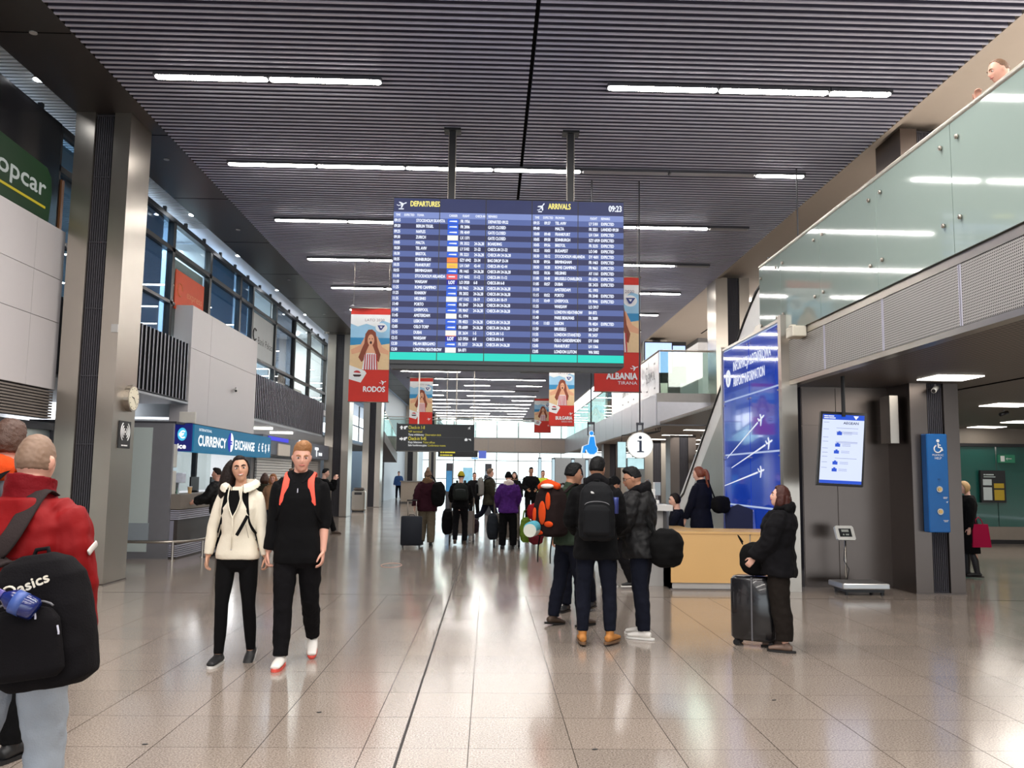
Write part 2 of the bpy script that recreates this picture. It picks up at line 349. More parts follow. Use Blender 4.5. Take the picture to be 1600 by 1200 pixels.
# ================================================================ left wall: white box fronts, curtain wall, louvre fins
def panel_wall(name, Y0,Y1,Z0,Z1,X=-6.0,depth=.36,ys=(),zs=()):
    b=MB(); b.box(X-depth,X-.02,Y0,Y1,Z0,Z1); w=obj(name,b,white_e,kind='structure')
    ys=[Y0]+[y for y in ys]+[Y1]; zs=[Z0]+list(zs)+[Z1]
    for i in range(len(ys)-1):
        for j in range(len(zs)-1):
            b=MB(); b.box(X-.022,X,ys[i]+.004,ys[i+1]-.004,zs[j]+.004,zs[j+1]-.004); obj('panel',b,white_p,w)
    b=MB(); b.box(X-depth,X-.001,Y0-.004,Y0,Z0,Z1); b.box(X-depth,X-.001,Y1,Y1+.004,Z0,Z1); obj('side_panel',b,white_p,w)
    return w
panel_wall('wall_left',3.5,11.95,2.62,4.85,ys=(5.3,8.3,11.2),zs=(3.55,4.15))
panel_wall('wall_left_far',17.2,22.05,2.50,4.86,ys=(18.4,),zs=(4.0,))
# louvre strips below the white boxes
def lou(Y0,Y1,Z0,Z1,X=-6.02,n=9,name='louvre_strip',lab=''):
    t=thing(name,lab,'louvre',(X,(Y0+Y1)/2,Z0))
    b=MB(); b.box(X-.1,X-.05,Y0,Y1,Z0,Z1); obj('backing',b,darkgrey,t)
    for k in range(n):
        z=Z0+(Z1-Z0)*(k+.15)/n; b=MB(); b.box(X-.05,X,Y0,Y1,z,z+(Z1-Z0)/n*.6); obj('blade',b,cm('louvre_taupe',128,120,114,rough=.5,metal=.2),t)
lou(3.5,11.95,2.22,2.61,n=10,lab='grey horizontal louvre strip under the near white wall box')
lou(17.6,21.9,2.40,2.49,n=3,lab='thin taupe louvre strip above the currency sign')
# walls under / above, shop back walls
b=MB(); b.box(-6.3,-6.06,3.5,9.6,0,2.2); obj('wall_left_lower',b,white_p,kind='structure')
b=MB(); b.box(-9.6,-9.5,-14,79,0,3.9); b.box(-9.6,-9.5,-14,12,3.9,6.7); b.box(-9.6,-9.5,12,79,6.45,6.7); obj('wall_left_back',b,cm('back_wall_pale',200,206,212,rough=.6),kind='structure')
b=MB(); b.box(-9.58,-9.5,12,79,4.9,4.98)
for k in range(23): b.box(-9.58,-9.5,12+3*k-.05,12+3*k+.05,3.9,6.45)
obj('window_1',b,blackm,kind='structure')
for y in (19.2,25.1,32.9,41):
    b=MB(); b.box(-9.45,-6.5,y,y+.1,3.95,6.65); obj('partition_office',b,cm('office_partition',196,204,210,rough=.5),kind='structure')
b=MB(); b.box(-9.5,-6.35,10.5,34,3.75,3.95); b.box(-9.5,-6.35,-14,10.5,3.75,3.95); obj('upper_floor_left',b,white_p,kind='structure')
# glazed shopfront beside the near box
t=thing('shopfront','grey framed glass shopfront behind the steel column at left','shopfront',(-6.2,10.8,0))
b=MB(); b.box(-6.25,-6.15,9.6,9.72,0,2.15); b.box(-6.25,-6.15,9.6,12.4,2.08,2.18); b.box(-6.25,-6.15,12.3,12.4,0,2.15); b.box(-6.25,-6.15,9.6,12.4,0,.1); b.box(-6.25,-6.15,11.0,11.08,0,2.1); obj('frame',b,darkgrey,t)
b=MB(); b.box(-6.21,-6.2,9.7,12.3,.1,2.1); obj('pane',b,frost_w,t)
def fins(Y0,Y1,n,Z0=2.93,Z1=4.06,lab='',X=-6.0):
    t=thing('louvre_screen',lab,'screen',(X,(Y0+Y1)/2,Z0))
    b=MB(); b.box(X-.34,X-.30,Y0,Y1,Z0,Z1); obj('backing',b,cm('screen_backing',58,58,64,rough=.5),t)
    b=MB(); b.box(X-.34,X,Y0,Y1,Z0-.03,Z0); b.box(X-.3,X-.22,Y0,Y1,Z1-.08,Z1-.04); obj('rail',b,darkgrey,t)
    first=None
    for k in range(n):
        y=Y0+(Y1-Y0)*(k+.5)/n
        if first is None:
            m=MB(); m.box(X-.16,X,-.028,.028,Z0,Z1,0); m.box(X-.004,X+.004,-.034,-.02,Z0,Z1,1); first=obj('fin',m,[cm('fin_black',34,34,38,rough=.35,metal=.4),alu],t,fix=False); first.location=(-X,y-(Y0+Y1)/2,-Z0)
        else: share('fin',first,t,(-X,y-(Y0+Y1)/2,-Z0))
fins(12.6,17.15,26,lab='black vertical fin screen between the column and the white wall box')
fins(22.1,31.2,52,lab='long dark vertical fin screen beyond the white wall box')
# underside of the overhang
b=MB(); b.box(-9.5,-6.0,12.6,17.2,2.86,2.92); b.box(-9.5,-6.0,22.05,50,2.84,2.90); obj('ceiling_2',b,cm('overhang_soffit',170,176,182,rough=.5),kind='structure')
# curtain wall
X=-6.32
cw=thing('curtain_wall','black framed upper glazing along the left gallery','glazing',(X,20,3.95))
def bar(y0,y1,z0,z1,m=None,d=.09): 
    b=MB(); b.box(X-d,X+.03,y0,y1,z0,z1); return obj('mullion',b,m or blackm,cw)
ml=[12.2,16.8,19.06,21.4,22.55,25.05,27.55,29.9,32.9]
bar(3.0,33,6.42,6.52); 
for y in (8.1,10.4): bar(y-.05,y+.05,4.6,6.45)
for y in ml: bar(y-.07,y+.07,3.95,6.45)
bar(12.2,33,5.84,5.93); bar(22.4,33,4.52,4.60); bar(12.2,17.,4.80,4.86)
i=0
for y in np.arange(3.6,33,1.15):
    b=MB(); b.box(X-.02,X+.04,y-.03,y+.03,6.50,6.60); obj('bracket',b,blackm,cw)
pm=[smoky,clear,clear,bluish,bluish,clear,smoky,clear,clear]
for i in range(len(ml)-1):
    for z0,z1 in ((3.98,5.84),(5.93,6.42)):
        b=MB(); b.box(X-.045,X-.035,ml[i]+.07,ml[i+1]-.07,z0,z1); obj('pane',b,[bluish,clear,bluish,bluish,clear,smoky,clear,clear][i],cw)
b=MB(); b.box(X-.045,X-.035,3.0,12.13,4.6,6.42); obj('pane',b,smoky,cw)
# blinds / panels behind the glass
def flat(name,lab,cat,x,y0,y1,z0,z1,m,th=.03):
    b=MB(); b.box(x-th,x,y0,y1,z0,z1); return obj(name,b,m,label=lab,cat=cat)
bl=cm('blind_blue_grey',168,190,216,rough=.8); bl2=cm('blind_lilac',190,190,210,rough=.8)
flat('roller_blind','lilac grey roller blind in the gallery window beside the steel column','blind',-6.39,14.3,16.45,3.95,6.42,bl2)
flat('roller_blind','blue grey blind in the gallery window right of the orange poster','blind',-6.39,19.3,21.1,4.95,6.42,bl)
flat('roller_blind','narrow blue grey blind in the gallery window before the bank sign','blind',-6.39,21.55,22.35,5.1,6.42,bl)
b=MB(); b.box(-6.46,-6.43,16.95,18.95,4.2,5.82); o=obj('white_board',b,cm('office_panel_white',205,214,220,rough=.5),label='white backing panel behind the orange office poster',cat='panel')
t=thing('poster','orange rectangular office poster in the gallery window','poster',(-6.36,17.9,5.2))
b=MB(); yy=[(17.05,4.95),(18.8,4.72),(18.8,5.52),(17.05,5.62)]
b.box(-6.355,-6.34,17.1,18.8,4.78,5.58); obj('board',b,cm('poster_orange',226,78,20,rough=.6),t)
b=MB(); text(b,'express',(-6.338,17.75,5.12),(0,1,0),(0,0,1),.16,width=.95); b.tube([(-6.337,17.35+.13*math.cos(a),5.2+.13*math.sin(a)) for a in np.linspace(0,5.2,14)],.014,n=4); obj('lettering',b,cm('poster_print',238,140,90,rough=.6),t)
t=thing('bank_sign','white frosted bank sign panel with dark lettering in the gallery','sign',(-6.4,23.8,5.2))
b=MB(); b.box(-6.36,-6.345,22.7,24.95,4.62,5.80); obj('board',b,cm('bank_panel',176,182,184,rough=.5),t)
b=MB(); text(b,'Bank Pekao',(-6.342,23.3,5.02),(0,1,0),(0,0,1),.2,width=1.6); b.tube([(-6.340,22.98+.16*math.cos(a),5.22+.16*math.sin(a)) for a in np.linspace(.8,5.6,16)],.02,n=4); obj('lettering',b,blackprint,t)
t=thing('rental_sign','dark green illuminated car rental sign above the white wall box','sign',(-6.1,10.4,5.2))
b=MB(); pr=[(9.2,4.9),(11.62,4.9),(11.66,5.3),(11.62,5.52),(11.5,5.62),(9.2,5.72)]
b.prism(pr,(-6.14,0,0),(0,1,0),(0,0,1),(1,0,0),.06); obj('board',b,mat('sign_green',s2l(10,62,22),emit=.35,var=.3,vs=.8),t)
b=MB(); text(b,'europcar',(-6.076,9.63,5.20),(0,1,0),(0,0,1),.24,width=1.86,bold=.006); obj('lettering',b,mat('sign_white',s2l(190,196,190),emit=.5,var=0),t)
b=MB(); b.box(-6.078,-6.07,9.3,11.5,5.045,5.075); obj('underline',b,mat('sign_yellow',s2l(190,170,30),emit=.6,var=0),t)
b=MB(); b.box(-6.2,-6.15,3.0,11.95,4.85,6.42); obj('wall_dark_glazing',b,cm('dark_glazing_back',36,36,40,rough=.2),kind='structure')
b=MB(); b.box(-6.6,-6.5,12.25,13.4,4.0,6.4); obj('wall_bright_strip',b,cm('strip_white',225,228,228,rough=.6),kind='structure')
b=MB(); b.box(-6.30,-6.26,12.27,12.34,4.85,5.72); obj('trim_2',b,cm('orange_wood',176,118,76,rough=.5),kind='structure')
# lit offices behind the last windows
t=thing('office_shelf','low shelf of dark bottles behind the far gallery windows','shelf',(-7.1,29.5,4.0))
b=MB(); b.box(-7.4,-7.0,27.8,32,4.0,4.55); obj('carcass',b,cm('shelf_white',220,214,206,rough=.5),t)
for k in range(7):
    b=MB(); y=27.9+k*.28; b.cyl(-7.1,y,4.55,4.55+.22+.1*(k%3),.06,10); obj('bottle',b,cm('bottle_dark',40,38,40,rough=.3),label='dark bottle on the far gallery shelf, %s from the left'%ordn[k],cat='bottle',group='bottles on the gallery shelf')
for i,(y,x) in enumerate(((24.2,-7.5),(26.4,-7.5),(28.6,-8),(30.4,-8),(31.6,-7.2))):
    b=MB(); b.cyl(x,y,6.62,6.655,.10,14); obj('downlight',b,spot_m,label='round office downlight behind the far gallery glass, %s from the left'%ordn[i],cat='light',group='office downlights behind the gallery glass')
area_lamp('office_lamp',(-8,30,6.5),3,4,400,(1,.93,.86)); area_lamp('office_lamp',(-8,19,6.5),2,8,520,(.75,.88,1)); area_lamp('shop_lamp',(-7.8,19,3.7),2.2,7,420,(1,1,1)); area_lamp('shop_lamp',(-7.6,30,2.78),2.2,12,300,(1,1,1))
# ================================================================ right side: ceiling, upper floor, balustrade
b=MB(); b.box(5.72,24,-14,48,6.66,6.8); cr=obj('ceiling_right',b,beige,kind='structure')
b=MB(); b.box(7.45,7.5,22,30,6.65,6.665); obj('slit',b,void,cr)
b=MB(); b.box(5.66,5.74,-14,100,6.53,6.80); obj('trim_3',b,beige,kind='structure')
b=MB(); b.box(4.3,24,-14,13.0,2.95,3.66); ufr=obj('floor_upper',b,lightgrey,kind='structure')
b=MB(); b.box(4.3,24,21.8,48,2.95,3.66); b.box(8.6,24,13,21.8,2.95,3.66); obj('floor_upper_far',b,lightgrey,kind='structure')
b=MB(); b.box(4.32,24,-14,21.8,2.88,2.95); so=obj('ceiling_3',b,soff,kind='structure')
b=MB(); b.box(4.32,24,21.8,48.0,2.86,2.95); obj('ceiling_4',b,cm('soffit_far',128,120,114,rough=.6),kind='structure')
b=MB(); b.box(6.9,6.93,9,21,2.868,2.882); obj('slit',b,void,so)
# steel coping, perforated fascia panels
b=MB(); b.box(4.19,4.32,-2,13.0,3.47,3.70); b.box(4.19,4.32,-2,13.0,2.84,2.90); b.box(4.22,4.30,-2,13.0,2.9,3.5); fa=obj('fascia',b,steel,kind='structure')
ys=[-2,-.05,1.45,2.95,4.45,5.95,7.45,8.97,10.58,12.05,13.0]
for i in range(len(ys)-1):
    b=MB(); b.box(4.195,4.225,ys[i]+.012,ys[i+1]-.012,2.905,3.465); obj('panel',b,perf,fa)
    b=MB(); b.box(4.19,4.20,ys[i]+.010,ys[i]+.022,2.905,3.465); b.box(4.19,4.20,ys[i+1]-.022,ys[i+1]-.010,2.905,3.465); obj('edge_trim',b,alu,fa)
t=thing('balustrade','long frosted green glass balustrade with steel handrail on the upper floor','balustrade',(4.2,6,3.7))
b=MB(); b.tube([(4.17,-2,4.80),(4.17,13.0,4.80)],.028,n=10); obj('handrail',b,cm('rail_steel',206,200,188,rough=.4,metal=.8),t,True)
sp_=[-2,-.05,1.45,2.95,4.45,5.95,7.45,8.97,10.58,12.05,13.02]
for i in range(len(sp_)-1):
    b=MB(); b.box(4.16,4.178,sp_[i]+.005,sp_[i+1]-.005,3.56,4.785); pn=obj('pane',b,frost,t)
    for yy in (sp_[i]+.14,sp_[i+1]-.14):
        for zz in (3.86,4.60):
            b=MB(); b.tube([(4.15,yy,zz),(4.13,yy,zz)],.022,n=10); b.tube([(4.178,yy,zz),(4.20,yy,zz)],.012,n=8); obj('glass_stud',b,steel,pn,True)
# return of the balustrade to the column, and the far mezzanine front
def glassrail(name,lab,pts,z0,z1,m,rail=True,seg=1.5):
    t=thing(name,lab,'balustrade',(pts[0][0],pts[0][1],z0))
    for (xa,ya),(xb,yb) in zip(pts[:-1],pts[1:]):
        L=math.hypot(xb-xa,yb-ya); n=max(1,round(L/seg)); d=Vector((xb-xa,yb-ya,0))/L
        for k in range(n):
            p=Vector((xa,ya,0))+d*(L*k/n+.01); q=Vector((xa,ya,0))+d*(L*(k+1)/n-.01); c=(p+q)/2; c.z=(z0+z1)/2
            b=MB(); b.obox(c,d*(q-p).length/2,Vector((-d.y,d.x,0))*.006,(0,0,(z1-z0)/2)); obj('pane',b,m,t)
        if rail:
            b=MB(); b.tube([(xa,ya,z1+.03),(xb,yb,z1+.03)],.025,n=8); obj('handrail',b,steel,t,True)
    return t
glassrail('balustrade','clear glass balustrade across the far mezzanine front',[(4.35,21.75),(8.6,21.75)],3.68,4.75,greenish)
t=glassrail('balustrade','white printed glass balustrade along the far mezzanine edge',[(4.33,21.8),(4.33,30.3)],3.68,4.75,cm('printed_white_glass',222,220,222,rough=.25))
b=MB()
for k,y in enumerate((22.1,24.3,26.4)):
    b=MB(); text(b,'ŚLEŃPOL',(4.32,y+1.55,4.10),(0,-1,0),(0,0,1),.25,width=1.35)
    for yy in (.2,1.3): b.box(4.315,4.322,y+yy,y+yy+.12,4.5,4.54); b.box(4.315,4.322,y+yy,y+yy+.12,3.85,3.89)
    obj('lettering',b,cm('grey_print',120,118,122,rough=.6),t)
glassrail('balustrade','clear glass balustrade on the mezzanine edge before the bridge',[(4.33,30.4),(4.33,48)],3.68,4.75,greenish)
# far mezzanine fascia
b=MB(); b.box(4.25,4.4,21.7,48.0,2.85,3.68); b.box(4.25,8.6,21.68,21.82,2.85,3.68)
ff=obj('fascia_far',b,lightgrey,kind='structure')
for k in range(14):
    b=MB(); b.box(4.225,4.252,21.7+k*1.88,21.7+(k+1)*1.88-.03,2.86,3.66); obj('panel',b,cm('fascia_silver',176,178,186,rough=.35,metal=.5),ff)
for k in range(3):
    b=MB(); b.box(4.25+k*1.42,4.25+(k+1)*1.42-.03,21.655,21.68,2.86,3.45); obj('panel',b,cm('fascia_silver',176,178,186,rough=.35,metal=.5),ff)
# bridge across the hall
b=MB(); b.box(-6.0,4.4,48,50.5,2.87,3.66); br=obj('footbridge_deck',b,lightgrey,kind='structure')
for k in range(7):
    b=MB(); b.box(-6.0+k*1.49,-6.0+(k+1)*1.49-.03,47.97,48.0,2.88,3.55); obj('panel',b,cm('bridge_panel',188,176,166,rough=.5),br)
glassrail('balustrade','clear glass balustrade of the footbridge crossing the hall',[(-6.0,48.1),(4.3,48.1)],3.68,4.72,clear)
glassrail('balustrade','far side glass balustrade of the footbridge',[(-6.0,50.4),(4.3,50.4)],3.68,4.72,clear,seg=2)
# upper back right: walls, lift block, screens
b=MB(); b.box(23.8,24,-14,100,0,6.8); obj('wall_right',b,beige,kind='structure')
b=MB(); b.box(7.6,11.5,31,34,3.66,6.66); obj('wall_right_block',b,midgrey,kind='structure')
b=MB(); b.box(6.9,24,47.5,48,3.66,6.66); obj('wall_right_far',b,lightgrey,kind='structure')
b=MB(); b.box(8.6,8.66,13,21.8,3.66,4.75); obj('wall_right_void',b,lightgrey,kind='structure')
t=thing('wall_screen','pale blue lit screen beside the white printed balustrade','screen',(5.2,24.7,5.2))
b=MB(); b.box(4.50,5.75,24.9,25.0,4.3,5.52); obj('bezel',b,blackm,t)
b=MB(); b.box(4.54,5.32,24.88,24.9,4.6,5.48); b.box(5.36,5.72,24.88,24.9,4.8,5.40); obj('display',b,mat('screen_pale_blue',s2l(176,200,250),emit=1.3,var=.05),t)
t=thing('hanging_sign','small dark hanging sign with white and yellow text behind the mezzanine glass','sign',(7.4,25,5.0))
b=MB(); b.box(6.75,7.9,25,25.08,4.62,5.0); b.cyl(7.3,25.04,5.0,6.66,.02,8); obj('board',b,blackm,t)
b=MB(); bars(b,(6.95,24.99,4.83),(1,0,0),(0,0,1),.06,(.08,.3,.3)); bars(b,(7.05,24.99,4.70),(1,0,0),(0,0,1),.05,(.28,.25)); obj('lettering',b,whiteprint,t)
for i,(x,y,w) in enumerate(((6.6,24,1.3),(7.6,29,1.3),(9.5,27,1.3),(9.0,23.5,1.2),(7.9,36,2.0),(11,34.8,1.6))):
    b=MB(); b.box(x,x+w,y,y+.12,6.60,6.655); obj('ceiling_light',b,tube_m,label='white strip light in the beige upper ceiling, %s of six'%ordn[i],cat='light',group='strip lights in the beige upper ceiling')
# ================================================================ hall end: glazed gable and far walls
t=thing('end_glazing','bright full width glazing closing the far end of the hall','glazing',(0,80,0))
for k in range(17):
    x=-9.3+k*2.0; b=MB(); b.box(x-.05,x+.05,80,80.15,0,6.6); obj('mullion',b,lightgrey,t)
for z in (1.2,2.9,4.7):
    b=MB(); b.box(-9.4,23.7,80,80.12,z,z+.08); obj('transom',b,lightgrey,t)
for k in range(16):
    x=-9.3+k*2.0; b=MB(); b.box(x+.05,x+1.95,80.05,80.07,0,6.6); obj('pane',b,clear,t)
b=MB(); b.box(4.5,24,60,60.2,0,2.86); obj('wall_far_lower',b,lightgrey,kind='structure')
b=MB(); b.box(10.4,24,48,60,3.6,3.66); obj('floor_upper_end',b,midgrey,kind='structure')
# ================================================================ flight board
XV,ZV=(1,0,0),(0,0,1)
def E_(name,r,g,b,e,**k): return mat(name,s2l(r,g,b),emit=e*.80,var=k.get('var',.03),vs=k.get('vs',3))
brd=thing('flight_board','large dark blue departures and arrivals board hanging from two black posts','board',(.23,11.9,3.1))
bx0,bx1,bz0,bz1=-1.41,1.87,3.06,5.43
b=MB(); b.box(bx0,bx1,11.9,12.12,bz0,bz1+.01,0); obj('housing',b,blackm,brd)
Ys=11.895
sl_=E_('screen_row_light',88,106,168,.95); sd_=E_('screen_row_dark',44,50,96,.9); sh_=E_('screen_header',50,58,104,.85,var=.15); st_=E_('screen_column_header',128,146,206,1.); sg_=E_('screen_turquoise',20,214,196,1.05)
npan=5; pw=(bx1-bx0)/npan; zt=bz1; hh=.20; ch=.085; gz=3.115; gh=.105
ztab=zt-hh; nrow=24; rh=(ztab-ch-(gz+gh))/nrow
for p in range(npan):
    x0,x1=bx0+p*pw+.006,bx0+(p+1)*pw-.006
    t=MB(); t.box(x0,x1,Ys,11.9,zt-hh+.001,zt,0); t.box(x0,x1,Ys,11.9,ztab-ch,ztab,1); t.box(x0,x1,Ys,11.9,gz,gz+gh,4)
    for r in range(nrow):
        z1=ztab-ch-r*rh; t.box(x0,x1,Ys,11.9,z1-rh,z1,2+(r%2))
    obj('display_panel',t,[sh_,st_,sl_,sd_,sg_],brd)
tw=E_('screen_text_white',226,232,248,1.15,var=0); ty=E_('screen_text_yellow',250,236,130,1.1,var=0)
dep=[('09:15','STOCKHOLM SKAVSTA','b','FR 1956','','DEPARTED 09:22'),('09:20','BERLIN TEGEL','b','FR 2006','','GATE CLOSED'),('09:25','NAPLES','b','FR 4049','','GATE CLOSED'),('09:30','ZURICH','w','LX 1371','','GATE CLOSED'),('10:05','MALTA','b','FR 3552','24-26,28','BOARDING'),('10:20','TEL AVIV','w','LY 5102','21-22','CHECK-IN 21-22'),('10:30','BRISTOL','b','FR 3221','24-26,28','CHECK-IN 24-26,28'),('10:35','EDINBURGH','o','EZY 6942','33-34','BAG DROP 33-34'),('10:35','FRANKFURT','y','LH 1369','42-44','CHECK-IN 42-44'),('10:55','BIRMINGHAM','b','FR 1465','24-26,28','CHECK-IN 24-26,28'),('11:10','STOCKHOLM ARLANDA','r','DY 4602','11-12','CHECK-IN 11-12'),('11:10','WARSAW','l','LO 3920','6-8','CHECK-IN 6-8'),('11:25','ROME CIAMPINO','b','FR 9662','24-26,28','CHECK-IN 24-26,28'),('11:25','KHARKIV','b','FR 2032','24-26,28','CHECK-IN 24-26,28'),('11:35','HELSINKI','w','AY 1162','18-19','CHECK-IN 18-19'),('11:40','PORTO','b','FR 2047','24-26,28','CHECK-IN 24-26,28'),('11:40','LIVERPOOL','b','FR 9047','24-26,28','CHECK-IN 24-26,28'),('11:45','AMSTERDAM','w','KL 1994','',''),('12:05','LISBON','b','FR 4023','24-26,28','CHECK-IN 24-26,28'),('12:05','OSLO TORP','b','FR 6009','24-26,28','CHECK-IN 24-26,28'),('12:15','DUBAI','e','EK 2634','1-5','CHECK-IN 1-5'),('12:15','WARSAW','l','LO 3926','6-8','CHECK-IN 6-8'),('12:20','MILAN BERGAMO','b','FR 3377','24-26,28','CHECK-IN 24-26,28'),('12:30','LONDYN HEATHROW','w','BA 871','','')]
arr=[('09:35','09:37','TEL AVIV','LY 5101','EXPECTED'),('09:40','','MALTA','FR 3551','LANDED 09:20'),('10:00','09:48','FRANKFURT','LH 1364','EXPECTED'),('10:05','09:58','EDINBURGH','EZY 6939','EXPECTED'),('10:05','09:56','BRISTOL','FR 3235','EXPECTED'),('10:25','10:03','BUDAPEST','LO 540','EXPECTED'),('10:30','10:12','STOCKHOLM ARLANDA','DY 4601','EXPECTED'),('10:30','09:56','BIRMINGHAM','FR 1463','EXPECTED'),('10:50','10:28','ROME CIAMPINO','FR 9663','EXPECTED'),('10:55','10:36','HELSINKI','AY 1161','EXPECTED'),('11:00','10:48','BRUSSELS CHARLEROI','FR 6336','EXPECTED'),('11:05','10:57','DUBAI','EK 2433','EXPECTED'),('11:10','','AMSTERDAM','KL 1993',''),('11:15','10:52','PORTO','FR 2048','EXPECTED'),('11:15','10:49','LIVERPOOL','FR 9046','EXPECTED'),('11:35','','WARSAW','LO 3917',''),('11:40','','LONDYN HEATHROW','BA 872',''),('11:40','','PARIS BEAUVAIS','FR 3009',''),('11:45','11:03','LISBON','FR 4024','EXPECTED'),('11:50','','BRUSSELS','SN 2547',''),('11:55','','LONDON STANSTED','FR 2437',''),('12:05','','OSLO GARDERMOEN','DY 1040',''),('12:05','','FRANKFURT','LH 1366',''),('12:05','','LONDON LUTON','W6 5002','')]
PX=lambda px:(px-614)/361.*(bx1-bx0)+bx0
tx=MB(); th=.043; bo=.0024; Yt=Ys-.002
for r in range(nrow):
    z=ztab-ch-(r+1)*rh+.022
    d=dep[r]
    for s_,px in ((d[0],616),(d[1],650),(d[3],719),(d[4],741),(d[5],762)):
        text(tx,s_,(PX(px),Yt,z),XV,ZV,th,bold=bo,cx=.63)
    a=arr[r]
    for s_,px in ((a[0],833),(a[1],850),(a[2],867),(a[3],920),(a[4],939)): text(tx,s_,(PX(px),Yt,z),XV,ZV,th,bold=bo,cx=.63)
for s_,px in (('TIME',618),('EXPECTED',631),('TO/VIA',651),('CARRIER',701),('FLIGHT',722),('CHECK-IN',742),('REMARKS',762),('TIME',835),('EXPECTED',848),('FROM/VIA',867),('FLIGHT',922),('REMARKS',939)):
    text(tx,s_,(PX(px),Yt,ztab-ch+.025),XV,ZV,.034,bold=.0015,cx=.62)
text(tx,'09:23',(PX(951),Yt,zt-.135),XV,ZV,.085,bold=.004,width=.19)
obj('lettering',tx,tw,brd)
t=MB(); text(t,'DEPARTURES',(PX(640),Yt,zt-.115),XV,ZV,.075,width=.42,bold=.003); text(t,'ARRIVALS',(PX(856),Yt,zt-.115),XV,ZV,.08,width=.32,bold=.003); obj('heading',t,ty,brd)
def plane_icon(mb,cx,cz,s,ang,Y,ux=(1,0,0),uz=(0,0,1),un=(0,-1,0),th=.001):
    poly=[(-1,.25),(-.85,.25),(-.6,0),(-.1,.02),(-.45,.6),(-.2,.6),(.35,.06),(.8,.12),(1,.02),(.8,-.12),(.35,-.1),(-.2,-.65),(-.45,-.62),(-.15,-.1),(-.7,-.12)]
    c,s_=math.cos(ang),math.sin(ang); mb.prism([(s*(x*c-y*s_),s*(x*s_+y*c)) for x,y in poly],Vector(ux)*cx+Vector(uz)*cz+Y if isinstance(Y,Vector) else (cx,Y,cz),ux,uz,un,th)
t=MB(); plane_icon(t,PX(627),zt-.09,.075,.35,Yt); t.box(PX(622),PX(630),Yt-.001,Yt,zt-.165,zt-.15); plane_icon(t,PX(845),zt-.09,.075,.9,Yt); t.box(PX(840),PX(846),Yt-.001,Yt,zt-.165,zt-.15); obj('plane_pictogram',t,tw,brd)
cl={'b':(28,92,220),'w':(238,240,236),'o':(236,130,60),'y':(250,196,70),'r':(232,84,92),'l':(22,26,150),'e':(240,236,232)}
for r in range(nrow):
    z1=ztab-ch-r*rh; t=MB(); t.box(PX(699),PX(715.5),Yt,Ys,z1-rh+.004,z1-.004); obj('carrier_logo',t,E_('logo_'+dep[r][2],*cl[dep[r][2]],1.1),brd)
for r in range(nrow):
    z=ztab-ch-(r+.5)*rh; k=dep[r][2]; t=MB(); mm_=tw
    if k=='w': continue
    if k=='b': t.prism([(-.055,-.006),(.06,-.012),(.06,.012),(-.04,.008)],(PX(707),Yt-.001,z),XV,ZV,(0,-1,0),.001)
    if k=='l': text(t,'LOT',(PX(702),Yt-.001,z-.022),XV,ZV,.045,bold=.004,width=.09)
    if k=='r': t.box(PX(702),PX(712),Yt-.002,Yt,z-.008,z+.010)
    if k in 'oy': t.box(PX(702),PX(712),Yt-.002,Yt,z-.012,z-.002); mm_=E_('logo_soft_orange',240,150,110,1.)
    if k=='e': t.box(PX(700),PX(715),Yt-.002,Yt,z-.046,z-.034); mm_=E_('logo_soft_orange',240,150,110,1.)
    obj('logo_print',t,mm_,brd)
for px in (703,892):
    x=PX(px)
    t=MB(); t.box(x-.045,x+.045,12.0,12.1,bz1,6.5,0); t.box(x-.055,x-.045,12.02,12.08,bz1,6.5,1); t.box(x+.045,x+.055,12.02,12.08,bz1,6.5,1); obj('hanging_post',t,[blackm,steel],brd)
    t=MB(); t.box(x-.12,x+.12,11.95,12.15,6.48,6.515); obj('mounting_plate',t,blackm,brd)
t=MB(); t.prism([(bx0,3.06),(bx0+.03,2.99),(bx1-.12,2.99),(bx1,3.06)],(0,11.93,0),XV,ZV,(0,1,0),.16); obj('bottom_tray',t,blackm,brd)
